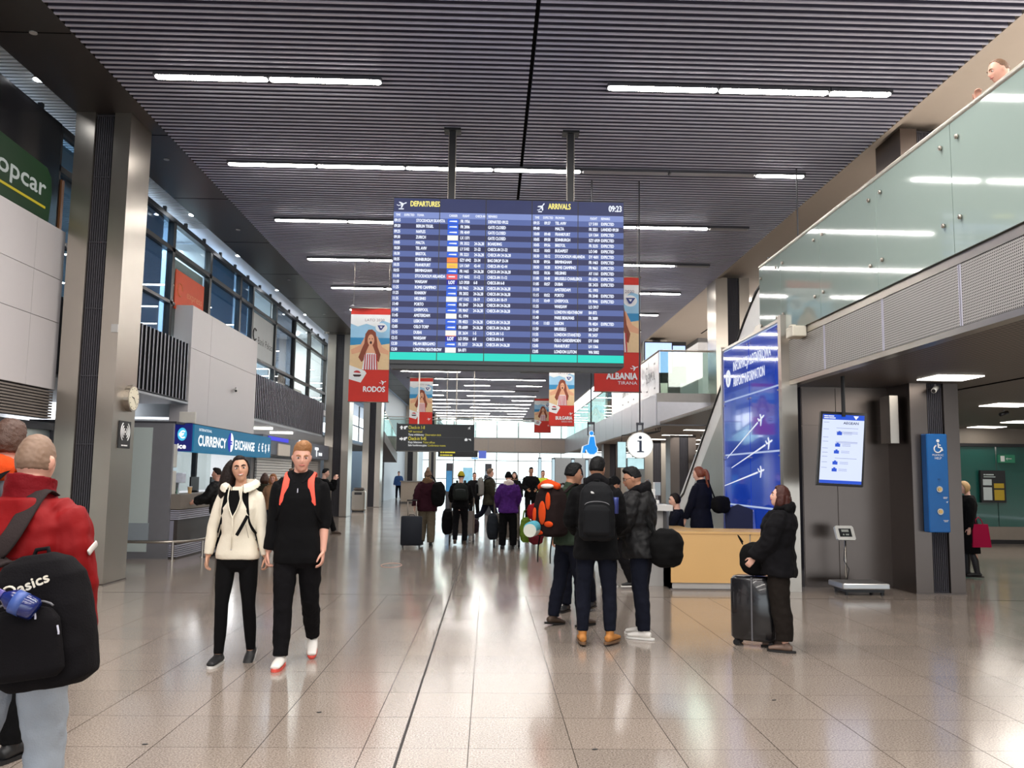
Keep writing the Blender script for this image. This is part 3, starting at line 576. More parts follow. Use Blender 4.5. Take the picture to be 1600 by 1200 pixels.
# ================================================================ hanging advertising banners
ban={'red':cm('banner_red',206,44,30,rough=.6),'sky':cm('banner_sky',150,196,226,rough=.6,var=.12,vs=3),'white':cm('banner_white',236,238,240,rough=.6),'sea':cm('banner_sea',48,138,190,rough=.6),'sand':cm('banner_sand',226,196,152,rough=.6,var=.08,vs=14),'hair':cm('banner_hair',132,62,38,rough=.6,var=.2,vs=20),'skin':cm('banner_skin',222,166,132,rough=.6),'stripe':cm('banner_stripe',190,52,58,rough=.6),'blue':cm('banner_blue',40,60,130,rough=.6),'grey':cm('banner_grey',150,130,140,rough=.6),'dark':cm('banner_dark',60,30,30,rough=.6)}
bmats=list(ban.values()); bi={k:i for i,k in enumerate(ban)}
def banner(lab,x0,x1,Y,z0,z1,name_,sub='',sx=0.,wave=.015):
    """portrait fabric banner facing the camera, printed in thin layers"""
    t=thing('advertising_banner',lab,'banner',((x0+x1)/2,Y,z0)); w,h=x1-x0,z1-z0
    P=lambda u,v:(x0+u*w,z0+v*h)
    c=MB(); n=10
    for i in range(n):
        for q in range(2): pass
    rings=[]
    vs=[];fs=[]
    for i in range(n+1):
        u=i/n; yy=Y+wave*math.sin(u*6)
        for zz,off in ((z0,0),(z1,0)): vs.append((x0+u*w,yy,zz))
    for i in range(n+1):
        u=i/n; yy=Y+.006+wave*math.sin(u*6)
        for zz in (z0,z1): vs.append((x0+u*w,yy,zz))
    for i in range(n):
        a=2*i; fs+= [(a,a+2,a+3,a+1)]; a+=2*(n+1); fs+=[(a,a+1,a+3,a+2)]
    c.add(vs,fs); obj('fabric',c,ban['red'],t)
    m=MB(); lay=[0]
    def poly(key,pts):
        lay[0]+=1; y=Y-wave-.002-.0012*lay[0]; m.prism([P(*p) for p in pts],(0,y,0),XV,ZV,(0,1,0),.001,bi[key])
    def circ(cx,cy,rx,ry,n=16,a0=0,a1=2*math.pi): return [(cx+rx*math.cos(a0+(a1-a0)*k/n),cy+ry*math.sin(a0+(a1-a0)*k/n)) for k in range(n)]
    poly('sky',[(0,.34),(1,.34),(1,.93),(0,.93)])
    poly('white',[(0,.93),(0,.83),(.18,.80),(.4,.83),(.62,.80),(.8,.87),(1,.84),(1,.93)]); poly('white',circ(.78,.79,.15,.05))
    poly('sea',[(0,.60),(1,.60),(1,.68),(0,.68)]); poly('sand',[(0,.34),(1,.34),(1,.62),(.7,.60),(.3,.61),(0,.595)])
    # figure: arms, hair, face, suit
    poly('skin',[(.02,.55),(.26,.60),(.38,.70),(.42,.68),(.36,.58),(.30,.53),(.05,.50)]); poly('skin',[(.98,.54),(.82,.58),(.68,.70),(.64,.68),(.70,.57),(.78,.52),(.98,.50)])
    poly('hair',[(.36,.62),(.38,.72),(.45,.765),(.55,.77),(.64,.74),(.68,.65),(.70,.58),(.78,.50),(.74,.42),(.62,.46),(.42,.46),(.30,.42),(.22,.47),(.30,.56)])
    poly('skin',circ(.525,.655,.085,.062)); poly('skin',[(.42,.54),(.48,.60),(.57,.60),(.63,.54),(.70,.46),(.36,.46)])
    poly('dark',circ(.525,.628,.03,.016,10)); poly('dark',circ(.49,.668,.014,.006,8)); poly('dark',circ(.56,.668,.014,.006,8))
    poly('white',[(.38,.50),(.44,.515),(.62,.515),(.68,.50),(.72,.34),(.32,.34)])
    for k in range(6):
        u=.385+k*.055; poly('stripe',[(u,.50),(u+.028,.51),(u+.034+(k-2.5)*.008,.34),(u+.004+(k-2.5)*.008,.34)])
    poly('red',[(0,0),(1,0),(1,.335),(0,.335)])
    poly('white',[(0,.385),(.40,.325),(.44,.30),(.30,.20),(0,.235)])
    poly('stripe',circ(.20,.30,.09,.028,12,0,math.pi)); poly('dark',[(.10,.275),(.14,.262),(.27,.262),(.31,.275),(.30,.285),(.11,.285)])
    tt=m; yv=Y-wave-.04
    if name_: text(tt,name_,(P(.92,.105)[0],yv,P(0,.105)[1]),XV,ZV,.055*h,width=w*(.56 if len(name_)<6 else .66),align='r',mi=bi['white'],bold=.006)
    if sub: text(tt,sub,(P(.92,.06)[0],yv,P(0,.06)[1]),XV,ZV,.028*h,align='r',mi=bi['white'],width=w*.42)
    text(tt,'LATO 2020',(P(.36,.855)[0],yv,P(0,.855)[1]),XV,ZV,.028*h,mi=bi['grey'],width=w*.5)
    tt.prism([(-.08,.05),(.10,.05),(.02,-.06),(-.02,-.06)],(P(.77,.79)[0],yv,P(0,.79)[1]),XV,ZV,(0,1,0),.001,bi['blue'])
    tt.prism([(-.03,.025),(.04,.025),(.01,-.025)],(P(.77,.79)[0],yv-.003,P(0,.79)[1]),XV,ZV,(0,1,0),.001,bi['white'])
    pp=MB(); plane_icon(pp,P(.86,.205)[0],P(0,.205)[1],.09*w,.3,yv); tt.add(pp.v,pp.f,bi['white'])
    obj('print',m,bmats,t)
    for zz in (z0,z1):
        r=MB(); r.tube([(x0-.02,Y,zz),(x1+.02,Y,zz)],.016,n=8); obj('rod',r,steel,t,True)
    for x in (x0+.05,x1-.05):
        r=MB(); r.tube([(x,Y,z1),(x,Y,6.60 if x<5.7 else 6.70)],.004,n=5); obj('cable',r,steel,t)
    return t
# (pixel anchored sizes worked out at real depths)
banner('tall RODOS beach banner left of the flight board',-3.29,-2.37,20.0,3.20,5.41,'RODOS')
banner('tall ALBANIA TIRANA beach banner right of the flight board',1.92,2.78,15.75,3.10,5.26,'ALBANIA','TIRANA')
banner('BUŁGARIA beach banner hanging below the flight board',2.07,2.96,30.,3.29,5.42,'BUŁGARIA','BURGAS, VARNA')
banner('small beach banner with red foot above the check-in sign',-3.18,-2.27,34.,3.30,5.36,'')
banner('distant faded beach banner just above the footbridge rail',2.42,3.32,46.5,3.9,5.75,'')
banner('distant beach banner half hidden behind the white printed balustrade',5.5,6.0,40.,3.9,5.9,'')
# ================================================================ hanging check-in sign
sg=thing('hanging_sign','wide black check-in direction sign with white and yellow text','sign',(-1.25,20,2.1))
b=MB(); b.box(-2.13,-.37,20.0,20.12,2.08,2.70); b.box(-2.15,-2.13,19.99,20.13,2.06,2.72); b.box(-.37,-.35,19.99,20.13,2.06,2.72); obj('board',b,blackm,sg)
Yw=19.995; ws=E_('sign_text_white',236,236,236,.9,var=0); ys_=E_('sign_text_yellow',222,208,70,.9,var=0)
t=MB(); y_=MB()
text(y_,'Check-in 1-8',(-1.88,Yw,2.585),XV,ZV,.075,width=.38); text(y_,'VIP terminal',(-1.88,Yw,2.50),XV,ZV,.045); text(t,'Taras widokowy',(-1.88,Yw,2.43),XV,ZV,.045,width=.36,bold=.001); text(y_,'Observation deck',(-1.50,Yw,2.43),XV,ZV,.045,width=.38)
text(y_,'Check-in 9-45',(-1.88,Yw,2.325),XV,ZV,.08,width=.42,bold=.001); text(t,'Kasy biletowe',(-1.88,Yw,2.255),XV,ZV,.045,width=.32,bold=.001); text(y_,'Ticket offices',(-1.54,Yw,2.255),XV,ZV,.045,width=.28); text(t,'Sale konferencyjne',(-1.88,Yw,2.185),XV,ZV,.045,width=.43,bold=.001); text(y_,'Conference rooms',(-1.43,Yw,2.185),XV,ZV,.045,width=.42)
for z in (2.61,2.35):
    t.prism([(-.02,-.04),(.02,-.04),(.02,0),(.045,0),(0,.05),(-.045,0),(-.02,0)] if z>2.5 else [(-.04,-.02),(0,-.02),(0,-.045),(.05,0),(0,.045),(0,.02),(-.04,.02)],(-2.04,Yw,z),XV,ZV,(0,-1,0),.001)
    t.prism([(-.045,-.035),(.0,-.035),(0,0),(.045,.02),(.03,.045),(-.045,.03)],(-1.94,Yw,z),XV,ZV,(0,-1,0),.001)
plane_icon(t,-.47,2.62,.045,1.0,Yw); t.prism([(-.03,-.03),(.03,-.03),(.035,.01),(0,.04),(-.035,.01)],(-.54,Yw,2.35),XV,ZV,(0,-1,0),.001); t.prism([(-.04,.02),(.04,-.03),(.03,.02)],(-.46,Yw,2.35),XV,ZV,(0,-1,0),.001)
obj('white_print',t,ws,sg); obj('yellow_print',y_,ys_,sg)
b=MB(); b.box(-2.12,-.38,Yw,Yw+.004,2.395,2.40); obj('divider',b,darkgrey,sg)
for x in (-1.66,-.78):
    b=MB(); b.box(x-.015,x+.015,20.03,20.09,2.7,6.52); obj('hanger',b,steel,sg)
s2=thing('hanging_sign','small black distant sign below the footbridge with attached blue screens','sign',(-.9,38,2.35))
b=MB(); b.box(-2.25,-.5,38,38.1,2.33,2.62); obj('board',b,blackm,s2)
t=MB(); bars(t,(-2.15,37.99,2.5),XV,ZV,.06,(.08,.08,.45)); bars(t,(-2.15,37.99,2.38),XV,ZV,.055,(.08,.3,.12)); obj('lettering',t,ys_,s2)
b=MB(); b.box(-.46,-.12,38,38.08,2.28,2.62); obj('blue_screen',b,E_('far_screen_blue',92,110,200,1.),s2); b=MB(); b.box(-.78,-.48,37.98,38.0,2.24,2.32); obj('blue_strip',b,E_('far_strip_blue',150,200,250,1.),s2)
b=MB(); b.cyl(-1.9,38.05,2.62,6.52,.02,6); b.cyl(-.7,38.05,2.62,6.52,.02,6); obj('hanger',b,steel,s2)
# ================================================================ pictogram signs above the desk area
i1=thing('info_sign','round white illuminated information sign with a dark letter i','sign',(2.46,14,1.84))
b=MB(); b.prism([(.205*math.cos(2*math.pi*k/32),.205*math.sin(2*math.pi*k/32)) for k in range(32)],(2.46,13.96,2.05),XV,ZV,(0,1,0),.08); obj('light_disc',b,E_('sign_disc_white',246,250,250,1.15,var=0),i1)
b=MB(); b.prism([(.215*math.cos(2*math.pi*k/32),.215*math.sin(2*math.pi*k/32)) for k in range(32)],(2.46,13.975,2.05),XV,ZV,(0,1,0),.06); obj('rim',b,steel,i1)
t=MB(); t.ell((2.46,13.955,2.175),(.026,0,0),(0,.003,0),(0,0,.026)); t.prism([(-.055,-.115),(.06,-.115),(.06,-.10),(.022,-.092),(.022,.075),(-.05,.075),(-.05,.062),(-.018,.055),(-.018,-.092),(-.055,-.10)],(2.46,13.955,2.05),XV,ZV,(0,-1,0),.002); obj('letter',t,cm('ink_blue_grey',50,60,80,rough=.6),i1)
b=MB(); 
for dx in (-.045,.045): b.box(2.46+dx-.012,2.46+dx+.012,13.98,14.02,2.24,2.40)
b.box(2.40,2.52,13.98,14.02,2.38,2.42); b.cyl(2.46,14,2.4,6.5,.012,8); obj('bracket',b,darkgrey,i1)
i2=thing('restroom_sign','blue illuminated wheelchair user pictogram sign with white outline','sign',(1.64,14,1.9))
def pic(s): return [(-.02*s,.17*s),(.05*s,.17*s),(.075*s,.02*s),(.105*s,-.03*s),(.10*s,-.09*s),(.05*s,-.135*s),(-.02*s,-.135*s),(-.065*s,-.10*s),(-.08*s,-.055*s),(-.10*s,-.06*s),(-.115*s,-.115*s),(-.155*s,-.11*s),(-.135*s,.0),(-.065*s,.03*s),(-.045*s,.03*s)]
b=MB(); b.prism(pic(1.08),(1.66,13.985,2.02),XV,ZV,(0,1,0),.05); b.ell((1.665,14.0,2.235),(.042,0,0),(0,.02,0),(0,0,.042)); obj('outline',b,E_('sign_outline',225,240,252,1.1,var=0),i2)
b=MB(); b.prism(pic(.93),(1.66,13.97,2.02),XV,ZV,(0,1,0),.04); b.ell((1.665,13.98,2.235),(.032,0,0),(0,.02,0),(0,0,.032)); obj('light_body',b,E_('sign_blue_glow',30,150,240,1.05,var=0),i2)
b=MB(); 
for dx in (-.05,.05): b.box(1.66+dx-.01,1.66+dx+.01,14.0,14.03,2.2,2.40)
b.box(1.60,1.72,14.0,14.03,2.38,2.42); b.cyl(1.66,14.015,2.4,6.5,.012,8); obj('bracket',b,darkgrey,i2)
# ================================================================ blue information wall, escalator
bw=thing('information_wall','tall glossy blue information wall of glass panels with plane pictograms','wall panel',(4.15,13.4,0))
gb=mat('blue_backlit_glass',s2l(18,56,160),rough=.06,var=.25,vs=.7,coat=.6); nt=gb.node_tree; pb=nt.nodes['Principled BSDF']; src=[l.from_socket for l in nt.links if l.to_socket==pb.inputs['Base Color']][0]; nt.links.new(src,pb.inputs['Emission Color']); pb.inputs['Emission Strength'].default_value=.48
ysb=[12.0,13.42,14.93]; zsb=[.02,1.1,1.93,2.86,3.74]
b=MB(); b.box(4.13,4.2,12.0,14.95,0,3.76); obj('backing',b,E_('backlit_edge',190,206,240,.8),bw)
for i in range(2):
    for j in range(4):
        b=MB(); b.box(4.10,4.13,ysb[i]+.012,ysb[i+1]-.012,zsb[j]+.014,zsb[j+1]-.014); pn=obj('panel',b,gb,bw)
        for yy in (ysb[i]+.06,ysb[i+1]-.06):
            q=MB(); q.tube([(4.10,yy,zsb[j+1]-.07),(4.085,yy,zsb[j+1]-.07)],.012,n=8); obj('glass_stud',q,steel,pn)
b=MB(); b.box(4.08,4.30,11.86,11.99,0,3.84); b.box(4.08,4.25,14.95,15.02,0,3.84); b.box(4.09,4.25,11.99,14.95,3.76,3.80); obj('frame',b,steel,bw)
t=MB(); UY=(0,-1,0)
text(t,'INFORMACJA LOTNISKOWA',(4.097,14.30,3.33),UY,ZV,.155,width=1.95,bold=.004); text(t,'AIRPORT INFORMATION',(4.097,14.30,3.07),UY,ZV,.155,width=1.66,bold=.004)
cc=(4.098,14.60,3.24); t.prism([(.15*math.cos(2*math.pi*k/28),.15*math.sin(2*math.pi*k/28)) for k in range(28)],cc,UY,ZV,(-1,0,0),.001)
wp=E_('wall_print_white',236,240,250,.95,var=0); obj('lettering',t,wp,bw)
t=MB(); text(t,'i',(4.094,14.60,3.15),UY,ZV,.17,align='c',bold=.006); obj('letter',t,gb,bw)
t=MB()
def pw_(px,py): 
    d=_f+_r2*((px-800)/1342.35)-_u2*((py-600)/1342.35); k=4.095/d.x; return Vector((4.095,d.y*k,CAMZ+d.z*k))
for (a,c) in (((1136,716),(1184,660)),((1143,731),(1196,695)),((1132,759),(1184,738))):
    A,Cc=pw_(*a),pw_(*c); dd=(Cc-A).normalized(); pr_=Vector((0,-dd.z,dd.y))
    t.add([A-pr_*.006,Cc-pr_*.014,Cc+pr_*.014,A+pr_*.006],[(0,1,2,3)])
    an=math.atan2(dd.z,-dd.y); poly=[(-.5,.0),(-.75,.32),(-.55,.30),(-.30,.07),(0,.06),(-.12,.42),(.12,.42),(.30,.07),(.75,.08),(1,0),(.75,-.08),(.30,-.07),(-.05,-.5),(-.25,-.5),(-.1,-.06),(-.5,-.05)]
    t.prism([(.19*(x*math.cos(an)-y*math.sin(an)),.19*(x*math.sin(an)+y*math.cos(an))) for x,y in poly],Cc+dd*.14,UY,ZV,(-1,0,0),.001)
obj('plane_pictogram',t,wp,bw)
es=thing('escalator','steel escalator rising behind the blue information wall','escalator',(4.8,17,0))
# inclined side cladding, white balustrade, black handrail
def esc(x):
    inc=math.tan(R_(31)); zt_=lambda y: 3.7-(y-13.6)*inc
    b=MB(); b.prism([(15.03,0),(20.3,0),(20.3,.10),(19.95,.17),(13.6,3.98),(12.7,3.98),(12.7,3.0),(15.03,2.9)],(x,0,0),(0,1,0),ZV,(1,0,0),.06); obj('side_cladding',b,steel,es)
    b=MB(); b.prism([(19.9,.15),(13.6,3.95),(12.6,3.95),(12.6,4.62),(13.3,4.62),(13.9,4.35),(19.6,.95),(20.3,.6)],(x+.02,0,0),(0,1,0),ZV,(1,0,0),.03); obj('balustrade_panel',b,cm('escalator_white',226,224,222,rough=.35),es)
    b=MB(); b.tube([(x+.03,12.6,4.66),(x+.03,13.2,4.64),(x+.03,13.6,4.54),(x+.03,14.2,4.22),(x+.03,15.6,3.33),(x+.03,18.9,1.20),(x+.03,19.8,.92),(x+.03,20.3,.72),(x+.03,20.2,.4)],.035,n=8); obj('handrail',b,cm('rubber_black',24,23,24,rough=.5),es,True)
esc(4.27); esc(5.35)
b=MB()
for k in range(22):
    y=19.9-k*.30; z=.02+k*.17; b.box(4.34,5.34,y-.3,y,z-.3,z+.0)
obj('steps',b,darkgrey,es)
t=thing('hanging_sign','thin grey edge of a sign beside the escalator top','sign',(4.7,13.1,5.0))
b=MB(); b.box(4.4,5.1,13.3,13.36,4.95,5.05); b.cyl(4.9,13.33,5.05,6.66,.012,6); obj('board',b,darkgrey,t)
# ================================================================ information desk
dk=thing('information_desk','maple fronted information desk with steel plinth before the blue wall','desk',(3.2,12.4,0))
for x0,x1 in ((2.52,3.62),(3.63,4.05)):
    b=MB(); b.box(x0,x1-.008,11.93,11.96,.10,.77); obj('front_panel',b,wood,dk)
b=MB(); b.box(2.50,4.05,11.95,12.5,.02,.76); b.box(2.50,2.54,11.95,14.4,.02,.76); obj('carcass',b,lightgrey,dk)
b=MB(); b.box(2.52,4.05,11.97,12.5,0,.10); obj('plinth',b,steel_d,dk)
b=MB(); b.box(2.49,4.06,11.92,12.75,.765,.795); b.box(2.49,2.95,12.75,14.5,.765,.795); obj('worktop',b,wood,dk)
b=MB(); b.box(2.22,2.50,12.35,15.2,0,1.06); obj('counter_front',b,lightgrey,dk); b=MB(); b.box(2.18,2.62,12.25,15.3,1.06,1.14); obj('counter_top',b,cm('counter_white',206,204,202,rough=.35),dk)
b=MB(); b.box(2.50,2.53,12.1,12.5,.795,1.06); obj('side_screen',b,darkgrey,dk)
def monitor(lab,x,y,z,rz=0,w=.30,h=.22,m=None):
    t=thing('desk_monitor',lab,'monitor',(x,y,z),rz)
    b=MB(); b.box(-w/2,w/2,-.015,.015,.12,.12+h,0,bev=.004); obj('housing',b,cm('monitor_light_grey',196,196,194,rough=.5),t,fix=False)
    b=MB(); b.box(-w/2+.012,w/2-.012,-.018,-.014,.132,.108+h); obj('display',b,m or E_('monitor_glow',196,206,210,.5),t,fix=False)
    b=MB(); b.cyl(0,0,0,.13,.018,8); b.box(-.09,.09,-.06,.06,0,.012); obj('stand',b,midgrey,t,fix=False); return t
monitor('tilted light grey tablet screen on the raised desk counter',2.52,12.9,1.14,.9,.2,.2)
b=MB(); b.box(2.25,2.5,12.6,12.8,1.142,1.20,bev=.01); b.box(2.3,2.45,12.64,12.78,1.2,1.36,bev=.01); obj('card_printer',b,cm('printer_white',214,212,208,rough=.5),label='small white box device on the raised desk counter',cat='device')
ch_=thing('office_chair','black office chair behind the maple information desk','chair',(3.75,13.0,0))
b=MB(); b.box(3.5,4.0,12.8,13.25,.44,.52,bev=.03); obj('seat',b,blackm,ch_); 
b=MB(); b.prism([(-.2,.0),(.2,.0),(.22,.5),(.0,.58),(-.2,.5)],(3.86,13.22,.56),(1,0,0),(0,.12,.99),(0,1,0),.06); obj('backrest',b,cm('chair_navy',22,28,60,rough=.8),ch_)
b=MB(); b.cyl(3.75,13.0,.08,.44,.03,10); obj('column',b,steel,ch_)
for k in range(5):
    a=k*1.2566; b=MB(); b.tube([(3.75,13,.10),(3.75+.25*math.cos(a),13+.25*math.sin(a),.06)],.02,n=6); b.ell((3.75+.26*math.cos(a),13+.26*math.sin(a),.03),(.03,0,0),(0,.02,0),(0,0,.03),8,6); obj('leg',b,blackm,ch_)
for x in (3.48,4.0):
    b=MB(); b.tube([(x,13.1,.52),(x,13.1,.72),(x,12.85,.74)],.018,n=6); b.box(x-.03,x+.03,12.8,13.1,.74,.765); obj('armrest',b,blackm,ch_)
# ================================================================ steel wall niche with scale and screen
b=MB(); b.box(4.55,5.86,12.42,12.6,0,2.88); w1=obj('wall_steel',b,steel_d,kind='structure')
for (x0,x1,z0,z1) in ((4.56,5.05,.02,2.3),(4.56,5.05,2.32,2.86),(5.06,5.85,.02,2.3),(5.06,5.85,2.32,2.86)):
    b=MB(); b.box(x0,x1,12.405,12.42,z0,z1); obj('panel',b,steel_d,w1)
b=MB(); b.box(4.3,4.55,12.7,12.8,0,2.88); obj('wall_gap_shade',b,cm('gap_shade_dark',34,30,28,rough=.6),kind='structure')  # dark slab stands in for the shade inside the gap
b=MB(); b.box(4.30,4.56,12.55,12.65,0,.22); obj('trim_4',b,lightgrey,kind='structure')
sc=thing('luggage_scale','steel platform luggage scale with a grey readout on a post','scale',(5.05,11.75,0))
b=MB(); b.box(4.72,5.36,11.5,12.0,.085,.16,bev=.012); obj('platform',b,cm('scale_steel',186,186,186,rough=.3,metal=.9),sc)
b=MB(); b.box(4.78,5.30,11.55,11.95,.04,.085); obj('frame',b,blackm,sc)
for x in (4.8,5.28):
    for y in (11.58,11.92):
        b=MB(); b.cyl(x,y,0,.05,.022,10); obj('foot',b,blackm,sc)
b=MB(); b.tube([(4.98,12.02,.06),(4.98,12.02,.72)],.017,n=10); obj('post',b,steel,sc,True)
b=MB(); b.tube([(4.98,12.0,.1),(5.02,12.0,.3),(4.95,12.0,.42),(4.98,12.0,.7)],.006,n=5); obj('cable',b,blackm,sc,True)
hd=thing('x','','') if 0 else None
b=MB(); c_=Vector((4.96,11.95,.80)); ux=Vector((1,0,0)); uz=Vector((-.12,.25,.96)).normalized(); un=ux.cross(uz)
b.prism([(-.115,-.10),(.115,-.10),(.13,-.08),(.13,.08),(.11,.10),(-.11,.10),(-.13,.08),(-.13,-.08)],c_,ux,uz,-un,.05); ro=obj('readout',b,cm('readout_grey',200,200,196,rough=.5),sc)
b=MB(); b.prism([(-.085,-.055),(.085,-.055),(.085,.06),(-.085,.06)],c_-(-un)*.0005 if 0 else c_+un*.003,ux,uz,-un,.004); obj('display',b,cm('readout_dark',40,42,44,rough=.2),ro)
b=MB(); b.prism([(-.05,.012),(.05,.012),(.05,.045),(-.05,.045)],c_+un*.0045,ux,uz,-un,.001); b.prism([(-.04,-.035),(-.02,-.035),(-.02,-.015),(-.04,-.015)],c_+un*.0045,ux,uz,-un,.001); b.prism([(0,-.035),(.045,-.035),(.045,-.015),(0,-.015)],c_+un*.0045,ux,uz,-un,.001); obj('buttons',b,cm('readout_lcd',150,156,150,rough=.4),ro)
sc2=thing('airline_screen','tall tilted white airline screen hanging above the luggage scale','screen',(4.6,10.95,1.5))
A=Vector((4.25,11.02,1.49)); B_=Vector((4.79,11.0,1.47)); T=Vector((.115,.10,.895)); uxx=(B_-A).normalized(); ww=(B_-A).length; hh_=T.length; uzz=T.normalized(); unn=uxx.cross(uzz)
def pp_(u,v,off=0.): return A+uxx*(u*ww)+uzz*(v*hh_)+unn*off
def quad(mb,u0,v0,u1,v1,off,mi=0,th=.001): mb.prism([(u0*ww,v0*hh_),(u1*ww,v0*hh_),(u1*ww,v1*hh_),(u0*ww,v1*hh_)],A+unn*off,uxx,uzz,-unn,th,mi)
b=MB(); quad(b,-.05,-.03,1.05,1.04,-.001,0,.06); obj('housing',b,blackm,sc2)
b=MB(); quad(b,0,0,1,1,.001); obj('display',b,E_('airline_screen_white',214,224,252,1.1),sc2)
b=MB(); quad(b,0,.925,1,1,.003); quad(b,0,0,1,.045,.003); 
for u,v in ((.36,.70),(.33,.53),(.31,.43),(.29,.27),(.28,.17)): quad(b,u,v,u+.12,v+.045,.003); quad(b,u+.035,v+.045,u+.085,v+.06,.003)
obj('blue_print',b,E_('airline_print_blue',26,80,208,1.),sc2)
b=MB(); text(b,'AEGEAN',pp_(.50,.862,.004),uxx,uzz,.032,width=.2,bold=.001); obj('lettering',b,E_('airline_print_navy',34,44,96,.6),sc2)
b=MB(); bars(b,pp_(.03,.968,.004),uxx,uzz,.013,(.05,.075)); bars(b,pp_(.03,.940,.004),uxx,uzz,.013,(.06,.085)); b.prism([(-.035,.02),(.035,.02),(0,-.03)],pp_(.80,.965,.004),uxx,uzz,-unn,.001); obj('white_print',b,E_('airline_print_white',240,244,250,1.1),sc2)
b=MB()
for v in (.80,.745,.725,.60,.585,.36): quad(b,.34,v,.86,v+.006,.003)
for u,v in ((.52,.71),(.50,.54),(.48,.44),(.46,.28),(.44,.18)):
    for q in range(3): quad(b,u,v+q*.014,u+.2,v+q*.014+.004,.003)
for v in (.88,.78,.66,.6,.5,.44,.38,.3,.22): quad(b,.03,v,.16,v+.006,.003)
obj('fine_print',b,E_('airline_print_pale',150,160,205,.9),sc2)
b=MB(); b.cyl(4.62,11.08,2.35,2.88,.025,10); obj('hanging_pole',b,blackm,sc2)
b=MB(); b.box(5.62,5.74,11.9,12.2,2.05,2.72); o=obj('wall_speaker',b,steel,label='narrow grey steel box mounted high beside the steel niche',cat='box')
# help point on the right column
hp=thing('help_point','blue wheelchair help point box mounted on the steel column','help point',(6.1,11.6,.82))
b=MB(); b.box(5.95,6.24,11.56,11.72,.84,2.17,bev=.012); obj('housing',b,bluefur,hp)
t=MB(); yq=11.555
t.ell((6.105,yq,2.075),(.022,0,0),(0,.002,0),(0,0,.022)); t.tube([(6.105,yq,2.045),(6.11,yq,1.985),(6.15,yq,1.98),(6.165,yq,1.94)],.011,n=6); t.tube([(6.105,yq,2.02),(6.14,yq,2.015)],.009,n=6); t.tube([(6.10+.05*math.cos(a),yq,1.965+.05*math.sin(a)) for a in np.linspace(2.0,6.2,16)],.009,n=6)
text(t,'POMOC',(6.10,yq,1.87),XV,ZV,.025,width=.16,align='c'); text(t,'HELP',(6.10,yq,1.825),XV,ZV,.03,align='c'); plane_icon(t,6.2,1.25,.02,.6,yq); bars(t,(6.15,yq,1.31),XV,ZV,.006,(.06,)); bars(t,(6.15,yq,1.295),XV,ZV,.006,(.05,)); bars(t,(6.14,yq,1.0),XV,ZV,.006,(.07,)); bars(t,(6.15,yq,.985),XV,ZV,.006,(.05,)); obj('lettering',t,whiteprint,hp)
for z in (1.42,1.12):
    t=MB(); t.tube([(6.10,11.56,z),(6.10,11.545,z)],.042,n=18); bt=obj('button_ring',t,steel,hp); t=MB(); t.tube([(6.10,11.546,z),(6.10,11.535,z)],.026,n=14); obj('push_button',t,cm('button_amber',214,176,110,rough=.4),bt)
t=MB(); t.cyl(6.10,11.556,1.56,1.561,.02,10); obj('speaker_holes',t,darkgrey,hp)
# security cameras
def cctv(lab,x,y,z,d=(0,-1,-.3),mtop=None,m=None):
    t=thing('security_camera',lab,'camera',(x,y,z)); d=Vector(d).normalized(); c=Vector((x,y,z-.07)); b=MB(); b.tube([c-d*.09,c+d*.09],.035,n=12); obj('housing',b,m or cm('camera_white',214,212,206,rough=.4),t,True)
    b=MB(); b.tube([c+d*.088,c+d*.094],.026,n=12); obj('lens',b,blackm,t); b=MB(); b.tube([(x,y,z),c],.012,n=6); obj('bracket',b,midgrey,t)
cctv('white security camera at the top of the help point column',6.13,11.62,2.86,(-.6,-.7,-.35)); cctv('dark security camera under the right soffit beside a lamp',9.5,15.6,2.86,(-.7,-.2,-.2),m=blackm)
cctv('small security camera low on the white wall box',-5.93,20.1,3.5,(.3,-.8,-.2)); cctv('tiny security camera at the far end of the gallery beam',-5.80,30.2,6.56,(-.5,-.6,-.2))
b=MB(); b.box(4.0,4.19,11.15,11.42,3.42,3.56,bev=.01); b.box(4.0,4.06,11.2,11.3,3.56,3.58); obj('wall_beacon',b,cm('beacon_cream',222,216,200,rough=.5),label='small cream box device mounted on the perforated fascia',cat='device')
# soffit lights
for i,(x,y,w,d,lab) in enumerate(((5.72,10.75,.60,.55,'bright square light panel in the right soffit nearest the camera'),(8.75,14.5,.7,.6,'light panel in the right soffit beside the dark security camera'),(11.6,18.6,.6,.6,'light panel in the right soffit at the picture edge'),(11.9,20.6,.7,.5,'light panel in the right soffit above the woman with the pink bag'))):
    b=MB(); b.box(x,x+w,y,y+d,2.868,2.88); obj('soffit_light',b,lamp_panel,label=lab,cat='light',group='light panels in the right soffit')
k=0
for y in (23.5,26.5,29.5,33,37,41,45):
    for x in (5.4,7.2,9.2):
        b=MB(); b.box(x,x+.9,y,y+.3,2.852,2.86); k+=1; obj('soffit_light',b,lamp_panel,label='small light panel under the far mezzanine, row %s from the escalator, %s from the left'%(ordn[(k-1)//3],ordn[(k-1)%3]),cat='light',group='light panels under the far mezzanine')
